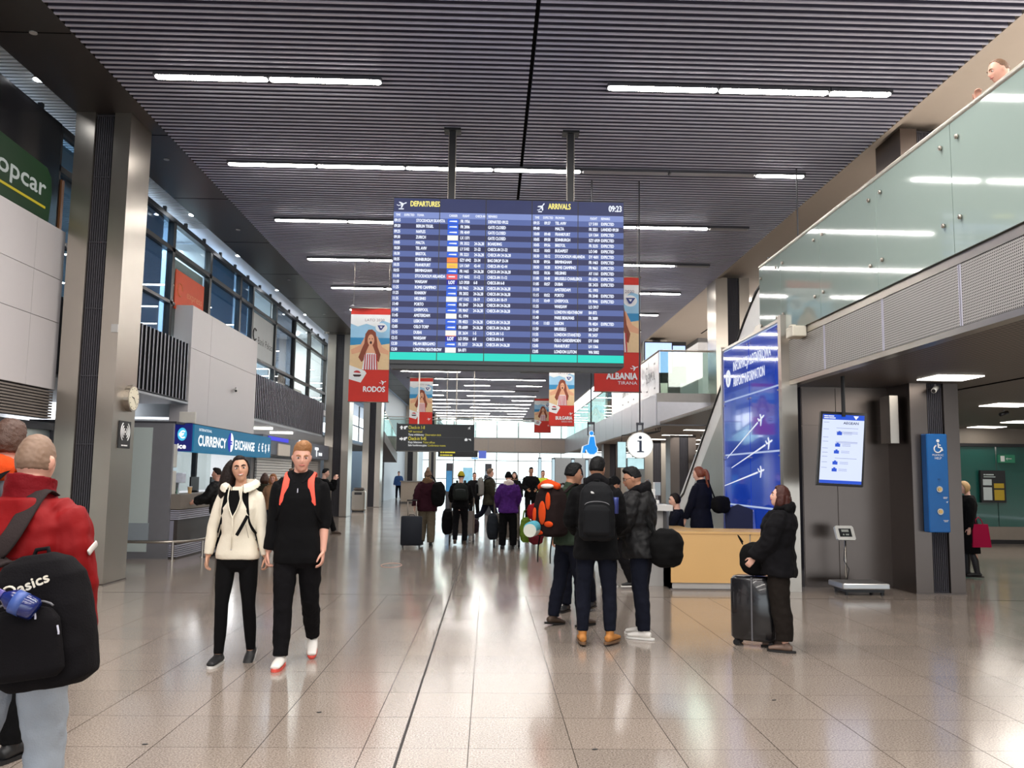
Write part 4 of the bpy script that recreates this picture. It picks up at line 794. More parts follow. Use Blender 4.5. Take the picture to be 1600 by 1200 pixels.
# ================================================================ right ground floor background
gw=thing('glass_shopfront','dark green glass shopfront with notices at the right edge','shopfront',(14,21.5,0))
gm=cm('deep_green_glass',34,92,84,rough=.15,coat=.4,var=.15,vs=.6)
for k in range(5):
    b=MB(); b.box(11.6+k*1.25,11.6+(k+1)*1.25-.03,21.5,21.55,.42,2.45); obj('pane',b,gm,gw)
b=MB(); b.box(11.5,18,21.45,21.6,0,.42); b.box(11.5,18,21.45,21.6,2.45,2.88); obj('parapet',b,cm('shopfront_plinth',138,128,118,rough=.6),gw)
b=MB(); b.box(11.5,18,21.42,21.6,.0,.10); b.box(11.5,18,21.42,21.6,2.42,2.50); obj('rail',b,blackm,gw)
t=thing('notice_board','black notice board with white and yellow sheets on the green glass','notice board',(12.9,21.4,1.2))
b=MB(); b.box(12.35,12.98,21.38,21.46,1.02,1.82); obj('frame',b,blackm,t)
b=MB(); b.box(12.40,12.62,21.37,21.38,1.08,1.4); b.box(12.40,12.62,21.37,21.38,1.45,1.6); bars(b,(12.42,21.37,1.7),XV,ZV,.03,(.05,.2)); bars(b,(12.42,21.37,1.65),XV,ZV,.02,(.3,)); obj('white_sheets',b,cm('sheet_white',196,206,206,rough=.6),t)
b=MB(); b.box(12.68,12.93,21.37,21.38,1.08,1.34); b.box(12.68,12.93,21.37,21.38,1.38,1.5); obj('yellow_sheets',b,cm('sheet_yellow',190,160,40,rough=.6),t)
t=thing('exit_sign','green and white emergency exit sign above the notice board','sign',(13,21.4,2.1))
b=MB(); b.box(12.85,13.25,21.38,21.46,2.02,2.22); obj('board',b,E_('exit_green',40,110,80,.6),t); b=MB(); b.box(12.88,12.98,21.37,21.38,2.05,2.19); text(b,'←',(13.0,21.37,2.08),XV,ZV,.08); b.box(13.02,13.16,21.37,21.38,2.11,2.13); obj('pictogram',b,whiteprint,t)
b=MB(); b.box(9.4,11.6,21.6,21.7,0,2.88); obj('wall_right_lower',b,cm('right_wall_taupe',112,104,98,rough=.6),kind='structure')
b=MB(); b.box(18,24,18,18.2,0,2.88); obj('wall_right_side',b,cm('right_wall_taupe',112,104,98,rough=.6),kind='structure')
b=MB(); b.box(7.2,8.9,23.9,24.0,0,2.88); obj('wall_shop_dark',b,cm('shop_dark',50,42,38,rough=.6),kind='structure')
t=thing('magazine_rack','lit rack of magazines glimpsed behind the woman with the pink bag','rack',(8.9,19.5,0))
b=MB(); b.box(8.2,9.9,20.0,20.05,0,2.2); obj('back_board',b,cm('rack_dark',56,48,44,rough=.6),t)
for j in range(4):
    b=MB(); b.box(8.2,9.9,19.85,20.0,.62+j*.38,.64+j*.38); obj('shelf',b,darkgrey,t)
rnd=random.Random(3)
for j in range(4):
    for k in range(8):
        x=8.24+k*.2; z=.645+j*.38; b=MB(); b.box(x,x+.17,19.93,19.95,z,z+.27); obj('magazine',b,cm('mag_%d'%((j*3+k)%5),*[(236,230,222),(214,196,180),(200,214,222),(230,214,170),(222,180,170)][(j*3+k)%5],rough=.5),label='pale magazine in the lit rack, %s shelf from below, %s from the left'%(ordn[j],ordn[k]),cat='magazine',group='magazines in the lit rack')
for x in (8.4,8.9):
    b=MB(); b.cyl(x,19.7,2.1,2.14,.035,10); b.cyl(x,19.7,2.14,2.88,.012,6,1); obj('shop_spotlight',b,[spot_m,blackm],label='tiny spotlight above the magazine rack, %s from the left'%ordn[int(x>8.5)],cat='light',group='spotlights above the rack')
area_lamp('soffit_lamp',(5.8,10,2.82),.8,1.2,22,(1,.93,.85)); area_lamp('soffit_lamp',(8.6,13.5,2.8),3,3,60,(1,.93,.85)); area_lamp('soffit_lamp',(13,17,2.8),6,4,90,(1,.95,.88)); area_lamp('soffit_lamp',(7.2,30,2.78),3,14,330,(1,.96,.9)); area_lamp('rack_lamp',(9,19.2,2.5),1.5,.6,24,(1,.95,.9))
area_lamp('upper_lamp',(8.5,5,6.5),4,16,1500,(1,.93,.86)); area_lamp('upper_lamp',(8.5,30,6.5),4,14,620,(1,.94,.88))
# far right under mezzanine: screens, machines, lit glass
t=thing('hanging_screen','pale lit screen far under the mezzanine right of the grey columns','screen',(6.3,26,2.2))
b=MB(); b.box(6.20,6.65,25.9,25.96,1.98,2.24); obj('bezel',b,blackm,t); b=MB(); b.box(6.22,6.63,25.88,25.9,2.0,2.22); obj('display',b,E_('hanging_display',150,206,230,1.1),t); b=MB(); b.cyl(6.42,25.93,2.24,2.88,.015,6); obj('pole',b,darkgrey,t)
for i,(x,w,z0,z1) in enumerate(((3.05,.22,1.75,2.38),(3.33,.42,1.72,2.0),(3.5,.2,2.02,2.3))):
    Y_=22.5+.3*i; x*=1.1; w*=1.1; z0=1.52+(z0-1.52)*1.1; z1=1.52+(z1-1.52)*1.1
    t=thing('ticket_screen','tilted pale cyan screen hanging left of the information disc, %s of three'%ordn[i],'screen',(x,Y_,z0),group='pale cyan hanging screens')
    b=MB(); b.box(x,x+w,Y_,Y_+.06,z0,z1); obj('housing',b,darkgrey,t); b=MB(); b.box(x+.015,x+w-.015,Y_-.004,Y_,z0+.015,z1-.015); obj('display',b,E_('cyan_display',190,226,230,1.15,var=.2,vs=6),t)
    b=MB(); b.tube([(x+w/2,Y_+.03,z1),(x+w/2,Y_+.03,2.62),(4.5,Y_+.03,2.75),(4.5,Y_+.03,2.86)],.015,n=6); obj('arm',b,blackm,t)
for i,x in enumerate((1.95,2.5,3.3,3.9,5.2)):
    t=thing('kiosk_frame','lit white glass upright far below the mezzanine, %s from the left'%ordn[i],'glazing',(x,33+i*.4,0),group='lit glass uprights below the mezzanine')
    Y_=33+i*.4; b=MB(); b.box(x-.05,x+.05,Y_,Y_+.05,0,2.2); obj('lit_edge',b,E_('lit_edge',200,226,236,1.),t); b=MB(); b.box(x-.07,x+.07,Y_+.05,Y_+.12,0,2.25); obj('frame',b,darkgrey,t)
for i,(x,y,w,h) in enumerate(((-4.75,47,1.5,1.15),(-6.1,36,0,0))):
    if not w: continue
    t=thing('reception_desk','pale wooden counter at the far left of the hall','counter',(x,y,0)); b=MB(); b.box(x,x+w,y,y+.6,.08,h); obj('front',b,cm('pale_counter',206,192,176,rough=.5),t); b=MB(); b.box(x-.05,x+w+.05,y-.05,y+.65,h,h+.05); obj('top',b,lightgrey,t); b=MB(); b.box(x+.03,x+w-.03,y+.05,y+.55,0,.08); obj('plinth',b,midgrey,t)
t=thing('litter_bin','round topped steel litter bin beside the far left column','bin',(-5.25,35.3,0))
b=MB(); b.box(-5.52,-4.98,35.05,35.55,.05,.86,bev=.06); obj('body',b,steel,t); b=MB(); b.box(-5.48,-5.02,35.08,35.5,.86,.98,bev=.08); obj('lid',b,steel_d,t); b=MB(); b.box(-5.4,-5.1,35.03,35.055,.7,.8); obj('opening',b,blackm,t); b=MB(); b.box(-5.48,-5.02,35.08,35.5,0,.05); obj('base',b,blackm,t)
for i,x in enumerate((-1.55,-.02)):
    t=thing('info_totem',('blue and white information totem behind the yellow hat','dark and white information totem behind the walking person')[i],'totem',(x,34,0)); b=MB(); b.box(x-.13,x+.13,34,34.12,0,2.0); obj('body',b,darkgrey,t); b=MB(); b.box(x-.11,x+.11,33.99,34,.9,1.7); obj('poster_print',b,E_('totem_blue' if i==0 else 'totem_grey',*((70,140,190) if i==0 else (150,160,170)),.9,var=.3,vs=4),t)
t=thing('tall_banner','dark blue curved lit banner behind the yellow hat','banner stand',(-.85,40,0)); b=MB(); b.box(-1.2,-.75,40,40.05,.1,1.9); obj('fabric',b,E_('lit_banner_blue',150,206,240,1.,var=.35,vs=3),t); b=MB(); b.box(-1.2,-.75,39.9,40.2,0,.1); obj('foot',b,darkgrey,t)
t=thing('guard_rail','thin horizontal guard rail at the far glazing','railing',(1,60,0)); b=MB(); b.tube([(-1,60,1.0),(4,60,1.0)],.04,n=6); b.tube([(-1,60,.55),(4,60,.55)],.03,n=6); obj('rail',b,midgrey,t)
for x in (-1,1.5,4):
    b=MB(); b.tube([(x,60,0),(x,60,1.0)],.035,n=6); obj('post',b,midgrey,t)
# far left: staircase glass and pale wall
b=MB(); b.box(-6.4,-6.1,50.5,80,0,6.6); obj('wall_left_end',b,cm('end_wall_blue_white',190,204,216,rough=.5),kind='structure')
t=thing('stair_balustrade','green tinted glass stair balustrade at the far left','balustrade',(-5.6,45,3)); b=MB(); b.prism([(42.5,4.6),(47.9,3.7),(47.9,2.7),(42.5,3.6)],(-5.2,0,0),(0,1,0),ZV,(1,0,0),.03); obj('pane',b,greenish,t); b=MB(); b.tube([(-5.2,42.5,4.65),(-5.2,47.9,3.75)],.04,n=6); obj('handrail',b,steel,t)
b=MB(); b.prism([(42,3.6),(48,2.7),(48,2.2),(42,3.1)],(-6,0,0),(0,1,0),ZV,(1,0,0),.9); obj('trim_5',b,midgrey,kind='structure')
# ================================================================ left shops
cx=thing('currency_booth','grey currency exchange booth with teal illuminated sign','booth',(-6,17,0))
b=MB(); b.box(-6.9,-5.62,15.45,15.52,0,2.38,0); obj('side_frame',b,cm('booth_grey',120,120,126,rough=.5),cx)
b=MB(); b.box(-6.7,-5.98,15.43,15.452,.12,2.30); obj('side_panel',b,frost_w,cx)
b=MB(); b.box(-6.75,-5.95,15.415,15.43,.30,.62); obj('kick_vent',b,cm('vent_blue_grey',150,160,168,rough=.4),cx)
b=MB(); b.box(-5.90,-5.45,15.50,21.6,.86,1.12); obj('counter',b,cm('counter_stone',128,120,112,rough=.45),cx)
b=MB(); b.box(-5.88,-5.50,15.55,21.6,0,.86); obj('counter_base',b,cm('counter_base_brown',66,60,58,rough=.35),cx)
for z0,n in ((.68,5),(.03,6)):
    for k in range(n):
        b=MB(); b.box(-5.50,-5.47,15.55,21.6,z0+k*.036,z0+k*.036+.02); b.box(-5.90,-5.47,15.52,15.55,z0+k*.036,z0+k*.036+.02); obj('slat',b,alu,cx)
b=MB(); b.box(-5.88,-5.56,15.53,15.545,.24,.66); obj('cabinet_door',b,cm('cabinet_blue_grey',142,142,156,rough=.4),cx)
b=MB(); b.box(-8.3,-8.2,15.5,21.6,0,2.4); obj('back_wall',b,white_p,cx)
b=MB(); b.box(-7.0,-6.9,15.5,21.6,1.1,2.0); obj('glass_screen',b,clear,cx)
for y in (16.9,18.6,20.2):
    b=MB(); b.box(-6.9,-6.8,y,y+.12,0,2.0); obj('post',b,midgrey,cx)
b=MB(); b.box(-6.72,-6.66,16.0,18.4,1.15,1.95); obj('leaflet_panel',b,cm('leaflet_dark',62,64,80,rough=.6,var=.8,vs=12),cx)
b=MB(); b.box(-8.2,-5.6,15.52,21.6,2.38,2.42); obj('roof',b,darkgrey,cx)
sgn=thing('currency_sign','teal illuminated CURRENCY EXCHANGE sign with currency symbols above the booth','sign',(-5.5,18.8,1.9))
b=MB(); b.box(-5.80,-5.44,16.0,21.6,1.90,2.40); obj('light_box',b,E_('sign_teal',16,112,152,.85,var=.08),sgn)
b=MB(); b.box(-5.81,-5.47,15.95,16.02,1.90,2.41); obj('end_box',b,E_('sign_navy',24,32,120,.7),sgn)
t=MB(); XF=-5.436
text(t,'INTERNATIONAL',(XF,16.25,2.29),(0,1,0),ZV,.05,width=.75); text(t,'CURRENCY',(XF,16.22,2.02),(0,1,0),ZV,.19,width=1.72,bold=.010); text(t,'EXCHANGE',(XF,18.55,2.02),(0,1,0),ZV,.19,width=1.55,bold=.010)
for k,c in enumerate('£€$¥'): text(t,c,(XF,20.42+k*.30,2.03),(0,1,0),ZV,.19,bold=.006)
t.prism([(.2*math.cos(a),.2*math.sin(a)) for a in np.linspace(-math.pi/2,math.pi/2,14)],(XF,18.25,2.15),(0,1,0),ZV,(1,0,0),.002)
text(t,'ice',(-5.64,15.945,1.95),XV,ZV,.09,align='c',bold=.006,width=.16)
obj('lettering',t,E_('sign_letter_white',246,250,252,1.25,var=0),sgn)
t=MB(); t.prism([(.2*math.cos(a),.2*math.sin(a)) for a in np.linspace(math.pi/2,1.5*math.pi,14)],(XF,18.25,2.15),(0,1,0),ZV,(1,0,0),.002); text(t,'=',(XF+.004,18.22,2.06),(0,1,0),ZV,.16,bold=.008); obj('blue_half_disc',t,E_('sign_deep_blue',20,30,190,.9),sgn)
t=MB(); t.prism([(.085*math.cos(a),.12*math.sin(a)) for a in np.linspace(0,6.283,21)[:-1]],(-5.64,15.947,2.21),XV,ZV,(0,-1,0),.002); obj('logo_disc',t,E_('logo_cyan',70,190,230,1.1),sgn)
t=MB(); text(t,'€',(-5.64,15.942,2.14),XV,ZV,.13,align='c',bold=.006); obj('logo_print',t,E_('sign_letter_white',246,250,252,1.25),sgn)
# things on the booth counter
t=thing('paper_cup','beige paper coffee cup standing on the booth counter','cup',(-5.62,16.45,1.12)); b=MB(); b.cyl(-5.62,16.45,1.12,1.24,.03,14,r1=.042); obj('cup_body',b,cm('cup_beige',206,168,116,rough=.6),t); b=MB(); b.cyl(-5.62,16.45,1.24,1.252,.045,14); obj('rim',b,whiteprint,t)
b=MB(); b.cyl(-5.72,16.1,1.12,1.19,.028,10); b.cyl(-5.72,16.1,1.19,1.23,.012,8); obj('sanitizer_bottle',b,cm('bottle_green_white',150,196,176,rough=.3),label='small pale green bottle on the booth counter',cat='bottle')
for i,(y,z) in enumerate(((15.75,1.12),(15.75,1.60))):
    b=MB(); b.box(-5.80,-5.70,y,y+.18,z,z+.42,bev=.008); obj('leaflet_holder',b,cm('holder_white',206,204,196,rough=.5),label=('white leaflet holder standing on the booth counter','white leaflet holder fixed above the other one')[i],cat='holder')
b=MB(); b.box(-5.76,-5.60,16.0,16.15,1.32,1.50,bev=.01); b.cyl(-5.7,16.07,1.12,1.32,.012,8); obj('card_display',b,cm('card_blue_white',200,206,222,rough=.5,var=.2,vs=20),label='small white card display on the booth counter',cat='display')
for i,y in enumerate((16.9,18.1,19.4)):
    t=thing('booth_screen','dark backed monitor on the booth counter, %s from the cup'%ordn[i],'monitor',(-6.2,y,1.12),group='dark monitors on the booth counter'); b=MB(); b.box(-6.2,-6.17,y,y+.5,1.14,1.42); obj('housing',b,blackm,t); b=MB(); b.box(-6.24,-6.1,y+.2,y+.3,.9,1.14); obj('stand',b,blackm,t)
b=MB(); b.box(-5.70,-5.40,15.9,15.95,2.42,2.62,bev=.008); obj('alarm_box',b,cm('alarm_cream',220,216,208,rough=.5),label='small cream alarm box on top of the booth sign',cat='box')
# bumper rail
t=thing('bumper_rail','low chrome bumper rail in front of the currency booth','rail',(-5.6,15.3,0))
b=MB(); b.tube([(-7.4,15.1,.32),(-5.55,15.1,.32),(-5.30,15.25,.32),(-5.15,15.6,.32),(-5.15,21.5,.32)],.025,n=8); obj('rail_tube',b,steel,t,True)
for (x,y) in ((-5.42,15.16),(-5.15,15.9),(-6.6,15.1),(-5.15,18.5),(-5.15,21.3)):
    b=MB(); b.tube([(x,y,0),(x,y,.32)],.022,n=8); b.cyl(x,y,0,.012,.05,12); obj('post',b,steel,t)
# further shops
fs_=thing('shop_fascia','dark blue grey shop fascia beyond the currency booth','fascia',(-5.8,25,0))
b=MB(); b.box(-6.0,-5.72,21.9,30.9,2.01,2.50); obj('band',b,cm('fascia_blue_grey',88,92,104,rough=.5),fs_)
b=MB(); b.box(-5.72,-5.70,22.4,24.6,2.38,2.48); obj('blue_light_strip',b,E_('strip_blue',60,60,220,1.1),fs_)
b=MB(); b.box(-5.72,-5.69,23.4,24.8,2.0,2.32); obj('menu_panel',b,cm('menu_cream',206,196,184,rough=.5),fs_)
t=MB(); text(t,'T',(-5.69,28.3,2.1),(0,1,0),ZV,.26,bold=.03,width=.6); bars(t,(-5.69,28.95,2.12),(0,1,0),ZV,.10,(.25,.3)); t.prism([(-.25,0),(.25,0),(.12,.16),(-.1,.16)],(-5.69,26.0,2.36),(0,1,0),ZV,(1,0,0),.003); obj('lettering',t,E_('sign_letter_white',246,250,252,1.25),fs_)
sh=thing('roller_shutter','white slatted roller shutter beyond the currency booth','shutter',(-5.95,24,0))
for k in range(26):
    b=MB(); b.box(-6.0,-5.95,22.3,26.2,.05+k*.073,.05+k*.073+.058); obj('slat',b,cm('shutter_white',212,210,206,rough=.5),sh)
sh=thing('roller_shutter','narrow slatted shutter half hidden behind the young man','shutter',(-5.95,28,0))
for k in range(26):
    b=MB(); b.box(-6.0,-5.95,26.6,30.2,.05+k*.073,.05+k*.073+.058); obj('slat',b,cm('shutter_grey',168,164,160,rough=.5),sh)
b=MB(); b.box(-6.3,-6.02,22,31,0,2.0); obj('wall_left_shops',b,midgrey,kind='structure')
t=thing('ceiling_fixture','long bright lamp glimpsed under the fin screen overhang','light',(-6.8,24,2.8))
b=MB(); b.box(-7.0,-6.3,22.6,22.75,2.78,2.83); b.box(-7.0,-6.3,25,25.15,2.78,2.83); b.box(-7.0,-6.3,27.6,27.75,2.78,2.83); obj('diffuser',b,lamp_panel,t)
# clock and tannoy sign on the near column
ck=thing('wall_clock','round steel rimmed wall clock on the big left column','clock',(-5.05,12.3,2.55))
b=MB(); b.tube([(-5.13,12.3,2.55),(-5.06,12.3,2.55)],.19,n=32); obj('rim',b,steel,ck,False)
b=MB(); b.tube([(-5.062,12.3,2.55),(-5.054,12.3,2.55)],.165,n=32); obj('dial',b,cm('clock_cream',232,224,200,rough=.4),ck)
b=MB(); 
for a,l,w in ((R_(90-(9.38*30)),.09,.010),(R_(90-23*6),.135,.007)): 
    dv=Vector((0,math.cos(a),math.sin(a))); pv=Vector((0,-math.sin(a),math.cos(a))); c=Vector((-5.051,12.3,2.55)); b.add([c-pv*w,c+dv*l-pv*w*.4,c+dv*l+pv*w*.4,c+pv*w],[(0,1,2,3)])
obj('hands',b,blackprint,ck)
for k in range(12):
    b=MB(); a=k*math.pi/6; c=Vector((-5.052,12.3+.14*math.cos(a),2.55+.14*math.sin(a))); b.obox(c,(0,.003+.006*abs(math.cos(a)),0),(0,0,.003+.006*abs(math.sin(a))),(.001,0,0))
    obj('hour_mark',b,blackprint,ck)
wf=thing('pictogram_plate','small black plate with a white radio wave symbol on the left column','sign',(-5.1,12.2,2.0))
b=MB(); b.box(-5.13,-5.115,12.02,12.40,1.84,2.22); obj('plate',b,blackprint,wf)
t=MB()
for r in (.055,.10,.145):
    for s0 in (0,math.pi): t.tube([(-5.112,12.21+r*math.cos(a+s0),2.07+r*math.sin(a+s0)) for a in np.linspace(-.95,.95,9)],.009,n=4)
t.ell((-5.112,12.21,2.07),(.002,0,0),(0,.02,0),(0,0,.02)); bars(t,(-5.112,12.10,1.87),(0,1,0),ZV,.018,(.08,.12)); obj('pictogram',t,whiteprint,wf)
b=MB(); b.box(-5.22,-5.13,11.8,11.82,3.42,3.53); obj('junction_box',b,lightgrey,label='tiny white square box on the front of the left column',cat='box')
# litter specks on the floor
for i,(x,y) in enumerate(((-1.06,5.72),(-1.9,5.05),(.62,5.0),(2.0,6.1))):
    b=MB(); b.ell((x,y,.003),(.018,.004,0),(-.003,.008,0),(0,0,.003),8,5); obj('litter_scrap',b,blackprint,label=('dark scrap on the floor in front of the young man','dark scrap on the floor nearest the red jacketed man','tiny scrap on the floor at lower centre','tiny scrap on the floor right of centre')[i],cat='litter')
# ================================================================ people
def sup(a, e):  # superellipse cos/sin
    c,s=math.cos(a),math.sin(a); return math.copysign(abs(c)**e,c), math.copysign(abs(s)**e,s)
def limb(mb, pts, rad, n=14, flat=1., side=None, ends=True, sub=3):
    """smooth tapered tube through pts; rad per point (r or (ra,rb)); side = direction of ra"""
    P=[Vector(p) for p in pts]; Rr=[(r,r*flat) if not isinstance(r,(tuple,list)) else tuple(r) for r in rad]
    Q=[];S=[]
    m=len(P)
    for i in range(m-1):
        p0,p1,p2,p3=P[max(i-1,0)],P[i],P[i+1],P[min(i+2,m-1)]
        for k in range(sub):
            t=k/sub; t2=t*t;t3=t2*t
            Q.append(.5*((2*p1)+(p2-p0)*t+(2*p0-5*p1+4*p2-p3)*t2+(3*p1-p0-3*p2+p3)*t3))
            tt=t*t*(3-2*t); S.append((Rr[i][0]*(1-tt)+Rr[i+1][0]*tt, Rr[i][1]*(1-tt)+Rr[i+1][1]*tt))
    Q.append(P[-1]); S.append(Rr[-1])
    rings=[]; prev=Vector(side) if side is not None else None
    T=[(Q[min(i+1,len(Q)-1)]-Q[max(i-1,0)]).normalized() for i in range(len(Q))]
    def ring(c,t,ra,rb):
        nonlocal prev
        a=prev if prev is not None else (Vector((1,0,0)) if abs(t.x)<.8 else Vector((0,1,0)))
        x=a-t*a.dot(t); x=x.normalized() if x.length>1e-5 else t.orthogonal().normalized(); y=t.cross(x)
        return [c+x*(math.cos(2*math.pi*k/n)*ra)+y*(math.sin(2*math.pi*k/n)*rb) for k in range(n)]
    if ends:
        for q in (.25,.7,.95):
            rings.append(ring(Q[0]-T[0]*min(S[0])*(1-q), T[0], S[0][0]*math.sqrt(1-(1-q)**2), S[0][1]*math.sqrt(1-(1-q)**2)))
    for q,t,s in zip(Q,T,S): rings.append(ring(q,t,*s))
    if ends:
        for q in (.95,.7,.25):
            rings.append(ring(Q[-1]+T[-1]*min(S[-1])*(1-q), T[-1], S[-1][0]*math.sqrt(1-(1-q)**2), S[-1][1]*math.sqrt(1-(1-q)**2)))
    mb.rings(rings)
def torso(mb, rows, n=28, e=.8):   # rows: (center Vector, ax Vector, ay Vector)
    mb.rings([[c+ax*sup(2*math.pi*k/n,e)[0]+ay*sup(2*math.pi*k/n,e)[1] for k in range(n)] for c,ax,ay in rows])
_tmpn=0
def remesh(mb, voxel, smooth=2, disp=0., dscale=.1, ratio=1., name='shape'):
    me=mb.mesh(name); o=bpy.data.objects.new('tmp',me)
    m=o.modifiers.new('r','REMESH'); m.mode='VOXEL'; m.voxel_size=voxel; m.use_smooth_shade=True
    if smooth:
        m=o.modifiers.new('s','SMOOTH'); m.iterations=smooth; m.factor=.5
    if disp:
        t=bpy.data.textures.get('folds%g'%dscale) or bpy.data.textures.new('folds%g'%dscale,'CLOUDS'); t.noise_scale=dscale; t.noise_depth=1
        m=o.modifiers.new('d','DISPLACE'); m.texture=t; m.strength=disp; m.mid_level=.5; m.texture_coords='LOCAL'
    if ratio<1:
        m=o.modifiers.new('c','DECIMATE'); m.ratio=ratio
    out=bake(o); bpy.data.objects.remove(o); bpy.data.meshes.remove(me); return out
def head_shape(nu=40, nv=30, hair=None, sc=1., fem=0., infl=0.):
    """rings of a head centred at the skull centre, face towards +Y. hair(dx,dy,dz)->thickness or None for skin"""
    rings=[]
    for i in range(nv+1):
        t=-math.pi/2+math.pi*(i+.02)/(nv+.04); ring=[]
        for k in range(nu):
            a=2*math.pi*k/nu; ct=math.cos(t)**(.70 if t<0 else .92); dx,dy,dz=ct*math.cos(a),ct*math.sin(a),math.sin(t)
            x=.0725*dx; y=.095*dy; z=.118*dz
            if dz<0:                                     # jaw narrows, chin forward
                q=-dz; x*=1-.36*q**1.4-(.05*fem*q); 
                if dy>0: y*=1-.10*q
                else: y*=1-.30*q; 
                y+=.022*q**2
            if dy>0:                                      # flatter face
                y=min(y,.086+.012*(1-abs(dx)))
                ax_=abs(x)
                nose=math.exp(-(x/.0125)**2)*math.exp(-((z+.022)/.020)**2)*.024+math.exp(-(x/.009)**2)*math.exp(-((z-.003)/.022)**2)*.010
                sock=math.exp(-((ax_-.031)/.016)**2)*math.exp(-((z-.008)/.014)**2)*.011
                brow=math.exp(-((ax_-.028)/.024)**2)*math.exp(-((z-.028)/.010)**2)*.005
                lip=math.exp(-(x/.020)**2)*math.exp(-((z+.052)/.010)**2)*.006
                chin=math.exp(-(x/.022)**2)*math.exp(-((z+.092)/.018)**2)*.008
                chk=math.exp(-((ax_-.043)/.018)**2)*math.exp(-((z+.025)/.022)**2)*.005
                y+=nose-sock+brow+lip+chin+chk
            if hair is not None:
                h=hair(dx,dy,dz); 
                n_=math.sqrt(x*x+y*y+z*z); g=1+h/n_; x*=g;y*=g;z*=g
            elif infl:
                g=1+infl/math.sqrt(x*x+y*y+z*z); x*=g;y*=g;z*=g
            ring.append(Vector((x,y,z))*sc)
        rings.append(ring)
    return rings
def sstep(a,b,x):
    t=max(0,min(1,(x-a)/(b-a))); return t*t*(3-2*t)
def hair_short(th=.013, side=.004, front=.02, low=-.15, seed=0., part=0.):
    def f(dx,dy,dz):
        back=-dy
        line=low+(.62-low)*sstep(-.25,.55,dy)            # hairline height rises to the front
        m=sstep(line-.06,line+.10,dz)
        top=sstep(.2,.8,dz)
        n=noise.noise(Vector((dx*5+seed,dy*3,dz*9)))*.5+.5
        t=(side+(th-side)*top)*(0.75+.5*n)+front*top*sstep(-.1,.7,dy)*(.7+.6*n)+part*dx*top
        return -.02+(t+.02)*m
    return f
def hair_long(th=.016, seed=0.):
    def f(dx,dy,dz):
        line=-1.2+(1.78)*sstep(.05,.62,dy)
        m=sstep(line-.05,line+.10,dz)
        n=noise.noise(Vector((dx*9+seed,dy*9,dz*2)))*.5+.5
        return -.02+(th*(.8+.5*n)+.02)*m
    return f
def hair_hat(th=.016,low=.0):
    def f(dx,dy,dz):
        m=sstep(low-.02,low+.06,dz+ .12*dy)
        n=noise.noise(Vector((dx*7,dy*7,dz*7)))*.5+.5
        return -.03+(th*(1+.15*n)+.03+.012*sstep(.6,1,dz))*m
    return f
def dirv(side, fwd, out):
    f,o=R_(fwd),R_(out); return Vector((side*math.sin(o), math.sin(f)*math.cos(o), -math.cos(f)*math.cos(o)))
SKIN={'fair':(226,178,158),'rose':(214,160,140),'olive':(198,150,124),'tan':(176,128,102)}
